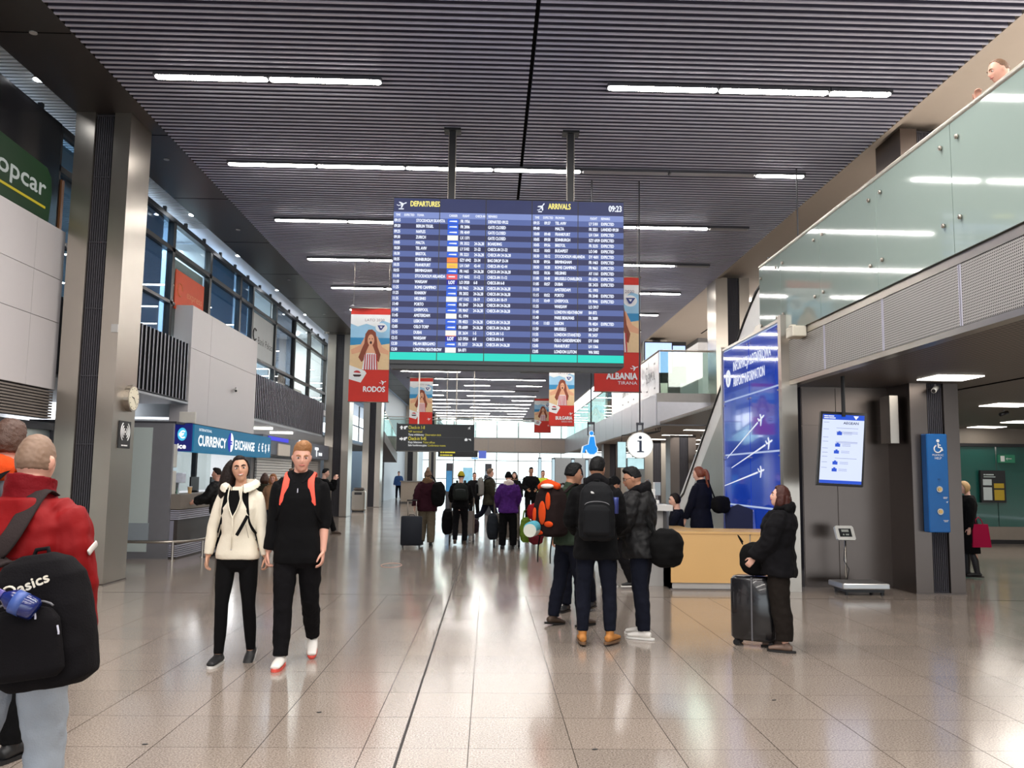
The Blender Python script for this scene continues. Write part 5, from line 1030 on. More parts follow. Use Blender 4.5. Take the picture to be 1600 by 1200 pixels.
def person(label, X, Y, rz, H=1.72, fem=0., z0=0., skin='fair', legs=((8,3,10),(-8,3,14)), arms=None, lean=0., leanx=0., head=(0,0,0),
           vox=.009, jacket=None, jmat=None, jlen=0., jfat=.02, collar=0., hood=None, sleeves=1., trousers=None, tfat=.02, tlen=1., skirt=None,
           shoes=None, sole=None, hair=None, hmat=None, face=True, group=None, extra=None, curl=35, feet=((0,0),(0,0)), seat=None, hips=1., tails=None, lipm=None, cap=None, shoe_h=.0, cat='person', grow=1.):
    s=H/1.75; g=fem
    root=thing('person', label, cat, (X,Y,z0), rz, group)
    arms=arms or (((6,12),(14,8)),((6,12),(14,8)))
    skinm=cm('skin_'+skin,*SKIN[skin],rough=.5,var=.06,vs=14,bump=.05,bs=90,spec=.4)
    J={}
    hipz=0.91*s if not seat else seat
    shw=(.172-.022*g)*s; hpw=(.088+.004*g)*s
    # spine frame
    up=Vector((math.sin(R_(leanx)),math.sin(R_(lean)),math.cos(R_(lean)))).normalized(); rt=Vector((1,0,0)); rt=(rt-up*rt.dot(up)).normalized(); fw=up.cross(rt)
    pel=Vector((0,0,hipz)); 
    sp=lambda h: pel+up*(h*s)            # height above the hip joints along the spine
    legP=[]
    for i,side in enumerate((1,-1)):     # 0 = right, 1 = left
        f,o,k=legs[i]; h=pel+Vector((side*hpw,0,0)); d=dirv(side,f,o); kn=h+d*.425*s
        d2=dirv(side,f-k,o*.3); an=kn+d2*.415*s; legP.append([h,kn,an])
    low=min(p[2].z for p in legP); dz=.075*s-low+shoe_h
    if seat: dz=0
    pel=pel+Vector((0,0,dz)); 
    for p in legP:
        for q in p: q.z+=dz
    ank=[p[2] for p in legP]
    sho=[sp(.505)+rt*(side*shw)-fw*.01 for side in (1,-1)]
    armP=[]
    for i,side in enumerate((1,-1)):
        (f1,o1),(f2,o2)=arms[i]; d1=dirv(side,f1,o1); d2=dirv(side,f2,o2); el=sho[i]+d1*.285*s; wr=el+d2*.245*s; armP.append((sho[i],el,wr,d2))
    neck=sp(.565)+fw*.0; hr=Matrix.Rotation(R_(head[0]),3,'Z')@Matrix.Rotation(R_(head[1]),3,'X')@Matrix.Rotation(R_(head[2]),3,'Y')
    # torso direction carries half of the lean into the head
    hb=neck+up*.035*s+Vector((0,0,.025*s)); hc=hb+hr@Vector((0,.022,.096))*s
    hs=s*(.965-.02*g)
    J=dict(pel=pel,neck=neck,head=hc,hr=hr,ank=ank,arm=armP,sho=sho,leg=legP,up=up,fw=fw,rt=rt,s=s,hs=hs)
    # ---- body: one continuous surface
    b=MB()
    tr=[(-.10,.130,.09),(-.02,.165,.112),(.06,.158+.006*g,.105),(.17,.132-.012*g,.092),(.28,.150-.012*g,.104),(.39,.165-.018*g,.112+.008*g),(.47,.160-.02*g,.100),(.515,.125-.02*g,.085),(.55,.080,.070),(.575,.055,.056)]
    torso(b,[(sp(h)+fw*(.012*math.sin(h*7)), rt*a*s, fw*c*s) for h,a,c in tr])
    limb(b,[sp(.50)-fw*.005,neck+up*.03*s,hb+up*.02*s,hc-Vector((0,0,.03*s))],[.066*s,(.056-.008*g)*s,(.053-.008*g)*s,.05*s],ends=False)
    for rg in [ [hc+hr@v for v in r] for r in head_shape(sc=hs,fem=g,nu=32,nv=26)] and [[[hc+hr@v for v in r] for r in head_shape(sc=hs,fem=g,nu=36,nv=30)]]: b.rings(rg)
    for side in (1,-1):
        ec=hc+hr@(Vector((side*.0735,-.008,-.008))*hs); b.ell(ec,hr@Vector((side*.009,.004,0))*hs,hr@Vector((0,.016,.004))*hs,hr@Vector((side*.005,-.004,.028))*hs,10,7)
    for i,side in enumerate((1,-1)):
        sh,el,wr,d2=armP[i]
        limb(b,[sh-rt*side*.06*s,sh-rt*side*.01*s,(sh+el)/2,el,el*.6+wr*.4,wr],[.036*s,.040*s,.040*s,.036*s,.036*s,(.026*s,.021*s)],sub=3)
        hand(b,wr,d2,side,rt,fw,s*(.96-.08*g),curl if not isinstance(curl,(list,tuple)) else curl[i])
        h,kn,an=legP[i]
        limb(b,[h+Vector((0,0,.02)),h*.55+kn*.45,kn,kn*.6+an*.4+Vector((0,-.01,0)),an],[(.085+.004*g)*s,.072*s,.05*s,.05*s,.034*s],sub=3)
        fy,fp=feet[i]; fd=Matrix.Rotation(R_(fy),3,'Z')@Matrix.Rotation(R_(fp),3,'X')@Vector((0,1,0)); fu=Matrix.Rotation(R_(fy),3,'Z')@Matrix.Rotation(R_(fp),3,'X')@Vector((0,0,1))
        hl=an-fu*.035*s-fd*.04*s; toe=hl+fd*.20*s-fu*.006*s
        limb(b,[hl,hl+fd*.08*s+fu*.008*s,toe],[(.030*s,.03*s),(.036*s,.026*s),(.034*s,.014*s)],side=fu.cross(fd),sub=3)
    me=remesh(b,vox,1,name='body'); bo=link('body',me,skinm,root,True)
    # ---- clothes
    if trousers is not None:
        t=MB(); tf=tfat
        torso(t,[(sp(h)+fw*.005,rt*(a*s+tf*.5),fw*(c*s+tf*.5)) for h,a,c in ((-.15,.085,.055),(-.11,.145*hips,.088),(-.04,.168*hips,.112),(.05,.163*hips,.110),(.13,.150,.104))])
        for i,side in enumerate((1,-1)):
            h,kn,an=legP[i]; e=kn+(an-kn)*(tlen*.97)
            cu=tf*1.0
            limb(t,[h+Vector((0,0,.03)),h*.55+kn*.45,kn,kn*.6+an*.4+Vector((0,-.008,0)),e],[.092*s*hips+tf*.4,.075*s+tf*.8,.052*s+tf,.05*s+tf,.036*s+cu],sub=3,ends=False)
        me=remesh(t,max(vox,.009),2,disp=.016 if tf>.008 else .003,dscale=.06,name='trousers'); link('trousers',me,trousers,root,True)
    if skirt is not None:
        t=MB(); ln,mt,fl=skirt
        torso(t,[(pel+Vector((0,0,-ln)),Vector((.17+fl,0,0)),Vector((0,.13+fl,0))),(pel+Vector((0,0,-ln*.5)),Vector((.18+fl*.5,0,0)),Vector((0,.13+fl*.5,0))),(sp(.02),rt*.18*s,fw*.125*s),(sp(.14),rt*.15*s,fw*.11*s)])
        link('skirt',remesh(t,.012,2,disp=.012,dscale=.1,name='skirt'),mt,root,True)
    if jacket is not None:
        t=MB(); jf=jfat; lo=-.04-jlen
        rows=[(lo,.172,.118),(min(lo+.05,0.0),.175,.122),(.08,.160-.004*g,.110),(.17,.140-.014*g,.100),(.28,.155-.012*g,.110),(.39,.170-.016*g,.118+.006*g),(.465,.168-.02*g,.106),(.505,.140-.02*g,.094),(.54,.098,.080),(.572,.066,.066)]
        torso(t,[(sp(h)+fw*(.01*math.sin(h*7))+ (Vector((0,0,0))), rt*(a*s+jf), fw*(c*s+jf)) for h,a,c in rows])
        if collar: 
            limb(t,[sp(.53),neck+up*.03*s,neck+up*(.03+collar)*s+fw*.005],[.088*s,(.072)*s,.070*s+collar*.1],ends=False)
        for i,side in enumerate((1,-1)):
            sh,el,wr,d2=armP[i]; sl=sleeves if not isinstance(sleeves,(tuple,list)) else sleeves[i]; e=el+(wr-el)*sl*.97
            limb(t,[sh-rt*side*.075*s+Vector((0,0,.002)),sh-rt*side*.012*s+Vector((0,0,-.012)),sh*.55+el*.45,el,el*.55+e*.45,e],[.044*s+jf*.5,.050*s+jf*.75,.047*s+jf,.041*s+jf,.038*s+jf*.95,.031*s+jf*.8],sub=3,ends=False)
        me=remesh(t,max(vox,.008),2,disp=.002+jf*.62,dscale=.09,name='jacket'); link('jacket',me,jacket,root,True)
    if hood is not None:
        t=MB(); hp=neck-fw*.085*s; 
        t.ell(hp+up*.02,rt*.125*s,fw*.062*s,up*.085*s,16,10); t.ell(hp+up*.045-fw*.02,rt*.085*s,fw*.05*s,up*.07*s,14,8)
        for side in(1,-1): limb(t,[hp+rt*side*.06+up*.05,neck+rt*side*.085*s+up*.035,neck+rt*side*.06*s+fw*.075*s-up*.005],[.034*s,.034*s,.024*s])
        link('hood',remesh(t,.010,2,disp=.02,dscale=.06,name='hood'),hood,root,True)
    if shoes is not None:
        for i in (0,1):
            an=ank[i]; fy,fp=feet[i]; rm=Matrix.Rotation(R_(fy),3,'Z')@Matrix.Rotation(R_(fp),3,'X'); fd=rm@Vector((0,1,0)); fu=rm@Vector((0,0,1)); fs=rm@Vector((1,0,0))
            t=MB(); hl=an-fu*.040*s-fd*.045*s
            limb(t,[hl+fu*.012,hl+fd*.05*s+fu*.018*s,hl+fd*.12*s+fu*.010,hl+fd*.205*s+fu*.0],[(.037*s,.036*s),(.040*s,.042*s),(.045*s,.030*s),(.038*s,.020*s)],side=fs,sub=3)
            limb(t,[hl+fd*.035*s+fu*.02,an+fu*(.02+shoe_h)-fd*.005],[.036*s,.042*s],ends=False)
            so=link('shoe',remesh(t,.007,1,name='shoe'),shoes,root,True)
            t=MB(); zb=-.034*s; poly=[]
            for k in range(20):
                a=2*math.pi*k/20; c,sn=sup(a,.75); yy=.085*s+.150*s*c; w=(.044 if c>0 else .037)*s; poly.append((w*sn,yy))
            t.prism(poly,hl+fd*(-.0)+fu*(zb),fs,fd,fu,.020*s)
            q=obj('sole',t,sole or shoes,so,fix=False)
    # ---- head dressing
    def headmesh(fn,extra_=None,vx=.006,sm=1):
        t=MB(); t.rings([[hc+hr@v for v in r] for r in head_shape(nu=44,nv=34,hair=fn,sc=hs,fem=g)])
        if extra_: extra_(t)
        return remesh(t,max(vx,vox*.75),sm,disp=.006,dscale=.014)
    L=lambda x,y,z: hc+hr@(Vector((x,y,z))*hs)
    J['L']=L
    if hair is not None:
        def ex(t):
            if tails: tails(t,J)
        link('hair',headmesh(hair,ex),hmat,root,True)
    if cap is not None:
        fn,cmat=cap; link('hat',headmesh(fn),cmat,root,True)
    if face:
        ew=mat('eye_white',s2l(205,196,190),rough=.25); ei=mat('eye_iris',s2l(52,38,30),rough=.2)
        lm=lipm or cm('lip_rose',178,96,92,rough=.4)
        for side in (1,-1):
            t=MB(); t.ell(L(side*.031,.0795,.008),hr@Vector((.0145,0,0)),hr@Vector((0,.008,0)),hr@Vector((0,0,.0066)),12,8)
            e=obj('eye',t,ew,root,True,fix=False); t=MB(); t.ell(L(side*.031,.0855,.0075),hr@Vector((.0066,0,0)),hr@Vector((0,.0045,0)),hr@Vector((0,0,.0062)),10,6)
            obj('iris',t,ei,e,True,fix=False)
            t=MB(); limb(t,[L(side*.014,.0985,.026),L(side*.031,.0965,.0325),L(side*.049,.082,.027)],[(.003,.0052),(.0035,.0058),(.002,.0025)],n=8,side=hr@Vector((0,1,0)),sub=2)
            obj('eyebrow',t,hmat or ei,root,True,fix=False)
        t=MB(); limb(t,[L(-.026,.086,-.050),L(-.010,.0985,-.0505),L(.010,.0985,-.0505),L(.026,.086,-.050)],[.002,(.0045,.006),(.0045,.006),.002],n=8,side=hr@Vector((0,1,0)),sub=3)
        obj('lips',t,lm,root,True,fix=False)
    if extra: extra(root,J)
    return root,J
def hand(b, wr, d, side, rt, fw, s, curl):
    """palm, four fingers, thumb; palm faces the thigh (inward), knuckles bend towards it"""
    d=d.normalized(); n=-rt*side; n=(n-d*n.dot(d)); n=n.normalized() if n.length>.1 else fw.cross(d).normalized()   # palm normal
    w=d.cross(n); w=w if w.dot(fw)>0 else -w     # towards the thumb (forward)
    base=wr+d*.005
    limb(b,[base,base+d*.045*s,base+d*.088*s],[(.026*s,.017*s),(.038*s,.016*s),(.037*s,.012*s)],side=w,n=12,sub=2)
    for j,(off,ln) in enumerate(((.029,.070),(.0100,.079),(-.0095,.073),(-.0285,.058))):
        p=base+d*.080*s+w*off*s; c=0; pts=[p-d*.02*s,p]
        for k,q in enumerate((.44,.31,.25)):
            c+=R_(curl*(.55,.8,.6)[k]); dd=d*math.cos(c)+n*math.sin(c)+w*(off*1.6); p=p+dd.normalized()*ln*q*s; pts.append(p.copy())
        limb(b,pts,[.0092*s,.0092*s,.0088*s,.0082*s,.0070*s],n=8,sub=2)
    p=base+d*.020*s+w*.024*s; q=p+(d*.55+w*.62+n*.30).normalized()*.040*s; r=q+(d*.85+w*.28+n*.38).normalized()*.032*s; t=r+(d*.9+w*.02+n*.4).normalized()*.026*s
    limb(b,[p-w*.008*s,p,q,r,t],[.013*s,.0135*s,.0115*s,.0098*s,.0080*s],n=8,sub=2)
# ================================================================ wardrobe
def cloth(n,r,g,b,**k):
    k.setdefault('rough',.9); k.setdefault('spec',.15); k.setdefault('bump',.25); k.setdefault('bs',140); return cm(n,r,g,b,**k)
black=cloth('cloth_black',11,11,13); black2=cloth('cloth_black_soft',15,14,17); puffer=cloth('puffer_black',12,11,13,rough=.6,bs=20,bump=.5,spec=.3); navy=cloth('cloth_navy',14,16,30); jeans=cloth('denim_navy',19,22,34); pale=cloth('denim_pale',158,166,176,var=.14,vs=6); cream=cloth('fleece_cream',232,224,206,var=.03); red=cloth('jacket_red',126,14,17,rough=.6,bs=30); red_d=cloth('jacket_red_collar',112,10,20,rough=.6)
green=cloth('jacket_olive',50,62,50); olive=cloth('coat_dark_olive',48,46,36); maroon=cloth('coat_maroon',50,20,30); khaki=cloth('trousers_khaki',104,94,78); purple=cloth('jacket_purple',72,34,104); brownp=cloth('trousers_dark_brown',30,25,22); grey_c=cloth('cloth_grey',96,96,102); char=cloth('cloth_charcoal',52,52,58)
fur=cloth('fur_brown',118,92,70,bump=.8,bs=90); whitehood=cloth('hood_white',222,208,200); hivis=cloth('hi_vis_yellow',206,226,70); yellowhat=cloth('knit_yellow',176,160,44,bump=.6,bs=80); orangec=cloth('cloth_orange',204,70,26)
hb_d=cm('hair_dark_brown',26,16,13,spec=.2,rough=.5,var=.25,vs=60,bump=.4,bs=200); hb_b=cm('hair_black',9,8,9,spec=.2,rough=.5,var=.2,vs=60,bump=.4,bs=200); hb_s=cm('hair_sandy',160,112,70,rough=.5,var=.2,vs=50,bump=.5,bs=180); hb_r=cm('hair_auburn',112,52,28,rough=.45,var=.2,vs=50,bump=.4,bs=180); hb_m=cm('hair_brown_mid',70,42,28,rough=.5,var=.2,vs=50,bump=.4,bs=180); hb_o=cm('hair_blonde',196,160,112,rough=.5,var=.2,vs=50,bump=.4); stub=cm('stubble',128,102,84,rough=.6,var=.12,vs=20); hb_g=cm('hair_grey_brown',112,84,64,rough=.6,var=.2,vs=40,bump=.4); hb_c=cm('hair_chestnut',60,28,22,spec=.25,rough=.45,var=.15,vs=60,bump=.3,bs=200)
sh_b=cm('shoe_black',26,26,28,rough=.5); sh_w=cm('shoe_white',226,222,216,rough=.55); sh_t=cm('boot_tan',184,122,58,rough=.7,bump=.2); sh_br=cm('shoe_brown',74,58,46,rough=.6); sh_l=cm('loafer_taupe',112,90,78,rough=.5); so_w=cm('sole_white',224,222,218,rough=.6); so_r=cm('sole_red',222,84,72,rough=.5); so_b=cm('sole_brown',110,82,58,rough=.7); so_k=cm('sole_black',24,22,22,rough=.7)
coral=cloth('strap_coral',250,98,82)
def wloc(J,root,v):   # local -> world for a person
    return Matrix.Translation(root.location)@Matrix.Rotation(root.rotation_euler.z,4,'Z')@Vector(v)
def backpack(label,root,J,w=.30,h=.44,d=.17,up=.36,side=0.,m=None,m2=None,strap=None,jf=.03,tilt=0.,both=True,cat='backpack',pocket=True,extra=None,name='backpack',lower=.0,straps=True,group=None):
    m=m or black2; t=thing(name,label,cat,tuple(root.location),root.rotation_euler.z,group)
    s=J['s']; U,F,Rt=J['up'],J['fw'],J['rt']
    if tilt: U=(Matrix.Rotation(R_(tilt),3,F)@U).normalized(); Rt=(Matrix.Rotation(R_(tilt),3,F)@Rt).normalized()
    base=J['pel']+J['up']*(up*s)+J['rt']*side-F*(.11*s+jf+d*.5)
    def P(x,y,z): return base+Rt*x-F*y+U*z
    mb=MB(); prof=[(-.5,.70,.75),(-.44,.95,.95),(-.2,1.0,1.05),(.1,.97,1.0),(.32,.88,.85),(.44,.66,.62),(.5,.3,.3)]
    mb.rings([[P(w/2*a*sup(2*math.pi*k/24,.55)[0], d/2*c*sup(2*math.pi*k/24,.6)[1], h*z) for k in range(24)] for z,a,c in prof])
    link('bag_body',remesh(mb,.009,2,disp=.012,dscale=.09,name='bag_body'),m,t,True)
    if pocket:
        mb=MB(); mb.rings([[P(w/2*.74*a*sup(2*math.pi*k/20,.6)[0], d/2+.022+ .035*c*sup(2*math.pi*k/20,.6)[1], -.14*h+h*.26*z) for k in range(20)] for z,a,c in ((-1,.8,.6),(-.8,1,1),(.6,.98,1),(.9,.8,.7),(1,.5,.3))])
        link('front_pocket',remesh(mb,.008,2,name='front_pocket'),m2 or m,t,True)
        mb=MB(); mb.tube([P(w*.33*math.sin(a),d/2+.03,h*(.10+.07*math.cos(a))) for a in np.linspace(-1.45,1.45,11)],.004,n=5); obj('zip',mb,cm('zip_grey',96,96,100,rough=.4),t,True,fix=False)
    mb=MB(); mb.tube([P(-.03,-.02,h*.47),P(-.022,-.03,h*.47+.028),P(.022,-.03,h*.47+.028),P(.03,-.02,h*.47)],.008,n=6); obj('top_loop',mb,strap or m,t,True,fix=False)
    if straps:
        for sd in ((1,-1) if both is True else ((both,) if both else ())):
            sh=J['sho'][0 if sd==1 else 1]; q=J['rt']*(-sd*.075*s); zt=U*.062*s
            pts=[P(sd*w*.22,-d*.45,h*.36), sh+q+J['up']*(.065*s+jf*.6)-F*.07, sh+q+J['up']*(.072*s+jf*.9)+F*.01, sh+q+F*(.085*s+jf*.9)+J['up']*.015, sh+q*.8-J['up']*.11+F*(.105*s+jf), sh+q*.35-J['up']*.235+F*(.085*s+jf), sh-J['up']*.32+F*.02+J['rt']*sd*.012, P(sd*w*.42,-d*.45,-h*.36)]
            mb=MB(); limb(mb,pts[:5]+[pts[4]*.55+pts[5]*.45],[(.024,.007)]*2+[(.027,.009)]*3+[(.018,.006)],n=10,side=J['rt'],sub=4); so_=obj('strap',mb,strap or m,t,True,fix=False); mb=MB(); limb(mb,[pts[4]*.6+pts[5]*.4]+pts[5:],[(.014,.004)]*4,n=8,side=J['rt'],sub=4); obj('webbing',mb,black,so_,True,fix=False)
    if extra: extra(t,P,J)
    return t
def suitcase(label,x,y,rz,w=.42,h=.60,d=.26,m=None,handle=.0,tilt=0.,ribs=True,z0=0.,group=None):
    t=thing('suitcase',label,'suitcase',(x,y,z0),rz,group); t.rotation_euler=(R_(tilt),0,rz)
    m=m or cm('case_black',28,28,31,rough=.35,spec=.5)
    b=MB(); b.box(-w/2,w/2,-d/2,d/2,.055,h,bev=.03); obj('shell',b,m,t,True,fix=False)
    if ribs:
        for k in range(7):
            xx=-w/2+w*(k+1)/8
            b=MB(); b.box(xx-.008,xx+.008,-d/2-.006,-d/2+.002,.09,h-.04); obj('rib',b,m,t,fix=False)
    b=MB(); b.box(-w/2-.002,w/2+.002,-.006,.006,.06,h-.005); obj('zip_band',b,cm('zip_grey',96,96,100),t,fix=False)
    for sx in (-1,1):
        for sy in (-1,1):
            b=MB(); xx,yy=sx*(w/2-.05),sy*(d/2-.04); b.tube([(xx-.012,yy,.028),(xx+.012,yy,.028)],.028,n=12); b.box(xx-.016,xx+.016,yy-.012,yy+.012,.03,.065); obj('wheel',b,blackm,t,fix=False)
    b=MB(); b.tube([(-.06,0,h),(-.05,0,h+.03),(.05,0,h+.03),(.06,0,h)],.009,n=6); obj('grip',b,m,t,True,fix=False)
    if handle:
        b=MB(); b.tube([(-.09,d*.3,h-.01),(-.09,d*.3,h+handle)],.008,n=6); b.tube([(.09,d*.3,h-.01),(.09,d*.3,h+handle)],.008,n=6); hh=obj('telescopic_handle',b,steel,t,True,fix=False)
        b=MB(); b.tube([(-.11,d*.3,h+handle),(.11,d*.3,h+handle)],.014,n=8); obj('grip',b,blackm,hh,True,fix=False)
    return t
def bag(label,x,y,z,rz,w,h,d,m,name='duffel_bag',cat='bag',strap=None,e=.8,disp=.03,group=None):
    t=thing(name,label,cat,(x,y,z),rz,group)
    b=MB(); b.rings([[(w/2*a*sup(2*math.pi*k/22,e)[0],d/2*a*sup(2*math.pi*k/22,e)[1],h*q) for k in range(22)] for q,a in ((0,.45),(.08,.8),(.3,1),(.65,1),(.9,.8),(1,.4))])
    link('bag_body',remesh(b,.010,3,disp=disp,dscale=.11,name='bag_body'),m,t,True)
    if strap is not None:
        b=MB(); limb(b,strap,[(.016,.005)]*len(strap),n=8,sub=4); obj('strap',b,m,t,True,fix=False)
    return t
# ================================================================ the couple walking towards the camera
def ponytail_left(t,J):
    L=J['L']; limb(t,[L(.0,-.085,.05),L(.045,-.105,.05),L(.085,-.085,.0),L(.115,-.07,-.08),L(.145,-.06,-.18),L(.175,-.06,-.29)],[.040,.056,.062,.066,.058,.02],sub=3)
def woman_extra(root,J):
    L,s,fw,rt,up,neck=J['L'],J['s'],J['fw'],J['rt'],J['up'],J['neck']
    # standing collar, open at the front, folded outwards
    b=MB(); n=22; R0=[];
    for k in range(n+1):
        a=R_(-62)+R_(304)*k/n   # opening at the front
        a=R_(90+28)+R_(304)*k/n
        dx,dy=math.cos(a),math.sin(a); fr=1 if math.sin(a)>.2 else 0
        base=neck+up*-.03*s+rt*(.092*dx)+fw*(.085*dy-.0)-up*(.055*max(0,dy)); mid=neck+up*.035*s+rt*(.105*dx)+fw*(.098*dy+.005)-up*(.03*max(0,dy)); top=neck+up*(.075)*s+rt*(.118*dx)+fw*(.106*dy+.008)-up*(.045*max(0,dy)); fold=neck+up*.055*s+rt*(.150*dx)+fw*(.135*dy+.01)-up*(.06*max(0,dy)); tip=neck+up*.012*s+rt*(.162*dx)+fw*(.15*dy+.01)-up*(.07*max(0,dy))
        R0.append([base,mid,top,fold,tip])
    cs=[]
    for r in R0:
        cen=sum(r,Vector())/5; out=[p for p in r]; inn=[p+(cen-p).normalized()*.0 - up*.0 for p in r]
        off=[(p - (neck+up*.02)).normalized()*-.014 for p in r]
        cs.append([r[0],r[1],r[2],r[3],r[4],r[4]+off[4]+up*.004,r[3]-up*.016,r[2]-up*.016+off[2]*.4,r[1]+off[1],r[0]+off[0]])
    b.rings(cs); link('collar',remesh(b,.006,3,disp=.008,dscale=.05,name='collar'),cream,root,True)
    # bare V neckline insert, black top, zip
    c=J['pel']+up*.40*s
    b=MB(); P=lambda x,z,y: c+rt*x+up*z+fw*y
    b.add([P(-.030,.135,.128),P(.030,.135,.128),P(.046,.06,.136),P(.030,-.02,.147),P(.0,-.085,.156),P(-.030,-.02,.147),P(-.046,.06,.136)],[(0,6,5,4,3,2,1)]); obj('black_top',b,black,root,fix=False)
    
    for sd in (1,-1):
        b=MB(); limb(b,[P(sd*.05,.17,.11),P(sd*.052,.07,.138),P(sd*.030,-.02,.150),P(0,-.09,.158),P(0,-.20,.150),P(0,-.33,.152)],[.0050]*6,n=6,sub=3); obj('front_edge',b,cream,root,True,fix=False)
    b=MB(); limb(b,[P(0,-.30,.150),P(0,-.335,.152)],[.003,.005],n=6); obj('zip_pull',b,alu,root,True,fix=False)
    # teeth and a bow of the smile
    b=MB(); limb(b,[L(-.021,.088,-.047),L(-.008,.1045,-.0525),L(.008,.1045,-.0525),L(.021,.088,-.047)],[.002,.0045,.0045,.002],n=8,sub=3); obj('teeth',b,cm('teeth_white',232,224,216,rough=.3),root,True,fix=False)
    for sd in (1,-1):
        b=MB(); limb(b,[c+rt*sd*.10+up*-.14+fw*.128,c+rt*sd*.125+up*-.24+fw*.118],[.003,.003],n=6); obj('pocket_seam',b,cm('seam_cream',170,160,142,rough=.8),root,True,fix=False)
w1,JW=person('smiling young woman in a cream zip fleece and black leggings holding hands',-2.03,7.15,math.pi+R_(-4),H=1.66,fem=1.,skin='olive',legs=((7,1.0,5),(-4,1.5,10)),
  arms=(((4,14),(8,5)),((2,9),(6,14))),head=(20,2,7),vox=.006,jacket=cream,jfat=.009,jlen=.0,trousers=black,tfat=.004,shoes=sh_b,sole=so_w,hair=hair_long(.013,seed=2.) and (lambda dx,dy,dz:( -.02+(.013*(.85+.3*noise.noise(Vector((dx*9,dy*9,dz*3))))+.02)*sstep(-.06,.10,dz-(-.62+1.28*sstep(-.10,.60,dy))))),hmat=hb_d,tails=ponytail_left,extra=woman_extra,hips=.93,curl=(40,55),feet=((0,0),(4,-28)),lipm=cm('lip_smile',190,84,84,rough=.35))
backpack('small black backpack worn by the woman in the cream fleece',w1,JW,w=.26,h=.38,d=.13,m=black2,strap=black,jf=.015,extra=lambda t,P,J:(lambda b:(limb(b,[J['pel']+J['up']*.33*J['s']-J['rt']*.12+J['fw']*.155,J['pel']+J['up']*.25*J['s']-J['rt']*.085+J['fw']*.165,J['pel']+J['up']*.17*J['s']-J['rt']*.045+J['fw']*.168],[(.014,.004)]*3,n=8),obj('loose_strap',b,black,t,True,fix=False)))(MB()))
def quiff(dx,dy,dz):
    line=-.12+.62*sstep(-.3,.55,dy); m=sstep(line-.04,line+.08,dz); top=sstep(.25,.75,dz)*sstep(line,line+.40,dz); n=noise.noise(Vector((dx*6,dy*6+dz*4,dz*3)))*.5+.5
    return -.02+(.02+.005+(.018+.026*sstep(-.2,.7,dy)*(.6+.8*n)+.014*(-dx))*top)*m
def man_extra(root,J):
    L,s,fw,rt,up,neck=J['L'],J['s'],J['fw'],J['rt'],J['up'],J['neck']
    for sd in (1,-1):
        b=MB(); limb(b,[neck-fw*.05+rt*sd*.055+up*.045,neck+rt*sd*.082+up*.035,neck+rt*sd*.07+fw*.055-up*.0,neck+rt*sd*.028+fw*.095-up*.045],[(.024,.012),(.026,.012),(.024,.010),(.010,.006)],n=10,sub=3); obj('polo_collar',b,black2,root,True,fix=False)
    
    b=MB(); c=neck+fw*.125-up*.095; limb(b,[c,c-up*.03],[.004,.006],n=6); obj('zip_pull',b,alu,root,True,fix=False)
m1,JM=person('tall sandy haired young man in black with coral backpack straps',-1.53,7.08,math.pi+R_(3),H=1.77,skin='rose',legs=((6,.5,4),(-16,.5,18)),arms=(((2,4),(4,8)),((-4,5),(14,1))),head=(12,-8,0),vox=.006,
  jacket=black,jfat=.016,jlen=.075,sleeves=(1.0,.32),collar=.02,trousers=black2,tfat=.022,shoes=sh_w,sole=so_r,hair=quiff,hmat=hb_s,extra=man_extra,curl=(55,38),feet=((-3,0),(6,-30)),lipm=cm('lip_pale_rose',186,112,102,rough=.4))
backpack('black backpack with bright coral shoulder straps worn by the sandy haired man',m1,JM,w=.32,h=.46,d=.16,m=black2,strap=coral,jf=.018)
# ================================================================ foreground left: red jacket and his neighbour
def red_extra(root,J):
    s,fw,rt,up,neck=J['s'],J['fw'],J['rt'],J['up'],J['neck']
    b=MB(); rr=[]
    for q,ra,rb,dz in ((-.035,.115,.10,0),(.01,.098,.092,0),(.055,.092,.092,0),(.085,.094,.096,0)):
        rr.append([neck+up*(q-.02*math.sin(2*math.pi*k/26))*1.+rt*ra*math.cos(2*math.pi*k/26)+fw*(rb*math.sin(2*math.pi*k/26)+.008) for k in range(26)])
    for q,ra,rb in ((.085,.084,.086),(.0,.085,.08)):
        rr.append([neck+up*(q-.02*math.sin(2*math.pi*k/26))+rt*ra*math.cos(2*math.pi*k/26)+fw*(rb*math.sin(2*math.pi*k/26)+.008) for k in range(26)])
    b.rings(rr); link('collar',remesh(b,.006,3,disp=.02,dscale=.07,name='collar'),red_d,root,True)
    sh,el,wr,d2=J['arm'][0]; c=sh*.60+el*.40; dd=(el-sh).normalized(); o=rt*.094
    b=MB(); limb(b,[c+o-fw*.045+dd*.03,c+o*1.02-fw*.015+dd*.012,c+o*.98+fw*.02],[(.013,.004)]*3,n=8,side=dd); obj('reflective_strip',b,cm('reflective_grey',196,190,184,rough=.35),root,True,fix=False)
    b=MB(); pts=[J['pel']+up*.345*s+rt*x-fw*(.145+.0*x) for x in np.linspace(-.17,.17,8)]; limb(b,pts,[.0035]*8,n=5); obj('yoke_seam',b,red_d,root,True,fix=False)
r1,JR=person('shaven headed man in a red jacket seen from behind at the left edge',-1.785,3.42,R_(-4),H=1.665,skin='rose',legs=((6,3,8),(-10,3,12)),arms=(((2,8),(8,3)),((4,10),(12,6))),head=(4,-4,0),vox=.006,jacket=red,jfat=.042,jlen=.06,trousers=pale,tfat=.022,shoes=sh_w,
  hair=lambda dx,dy,dz:(-.02+(.0225)*sstep(-.42,-.30,dz-.75*sstep(.1,.7,dy))),hmat=stub,extra=red_extra,face=False)
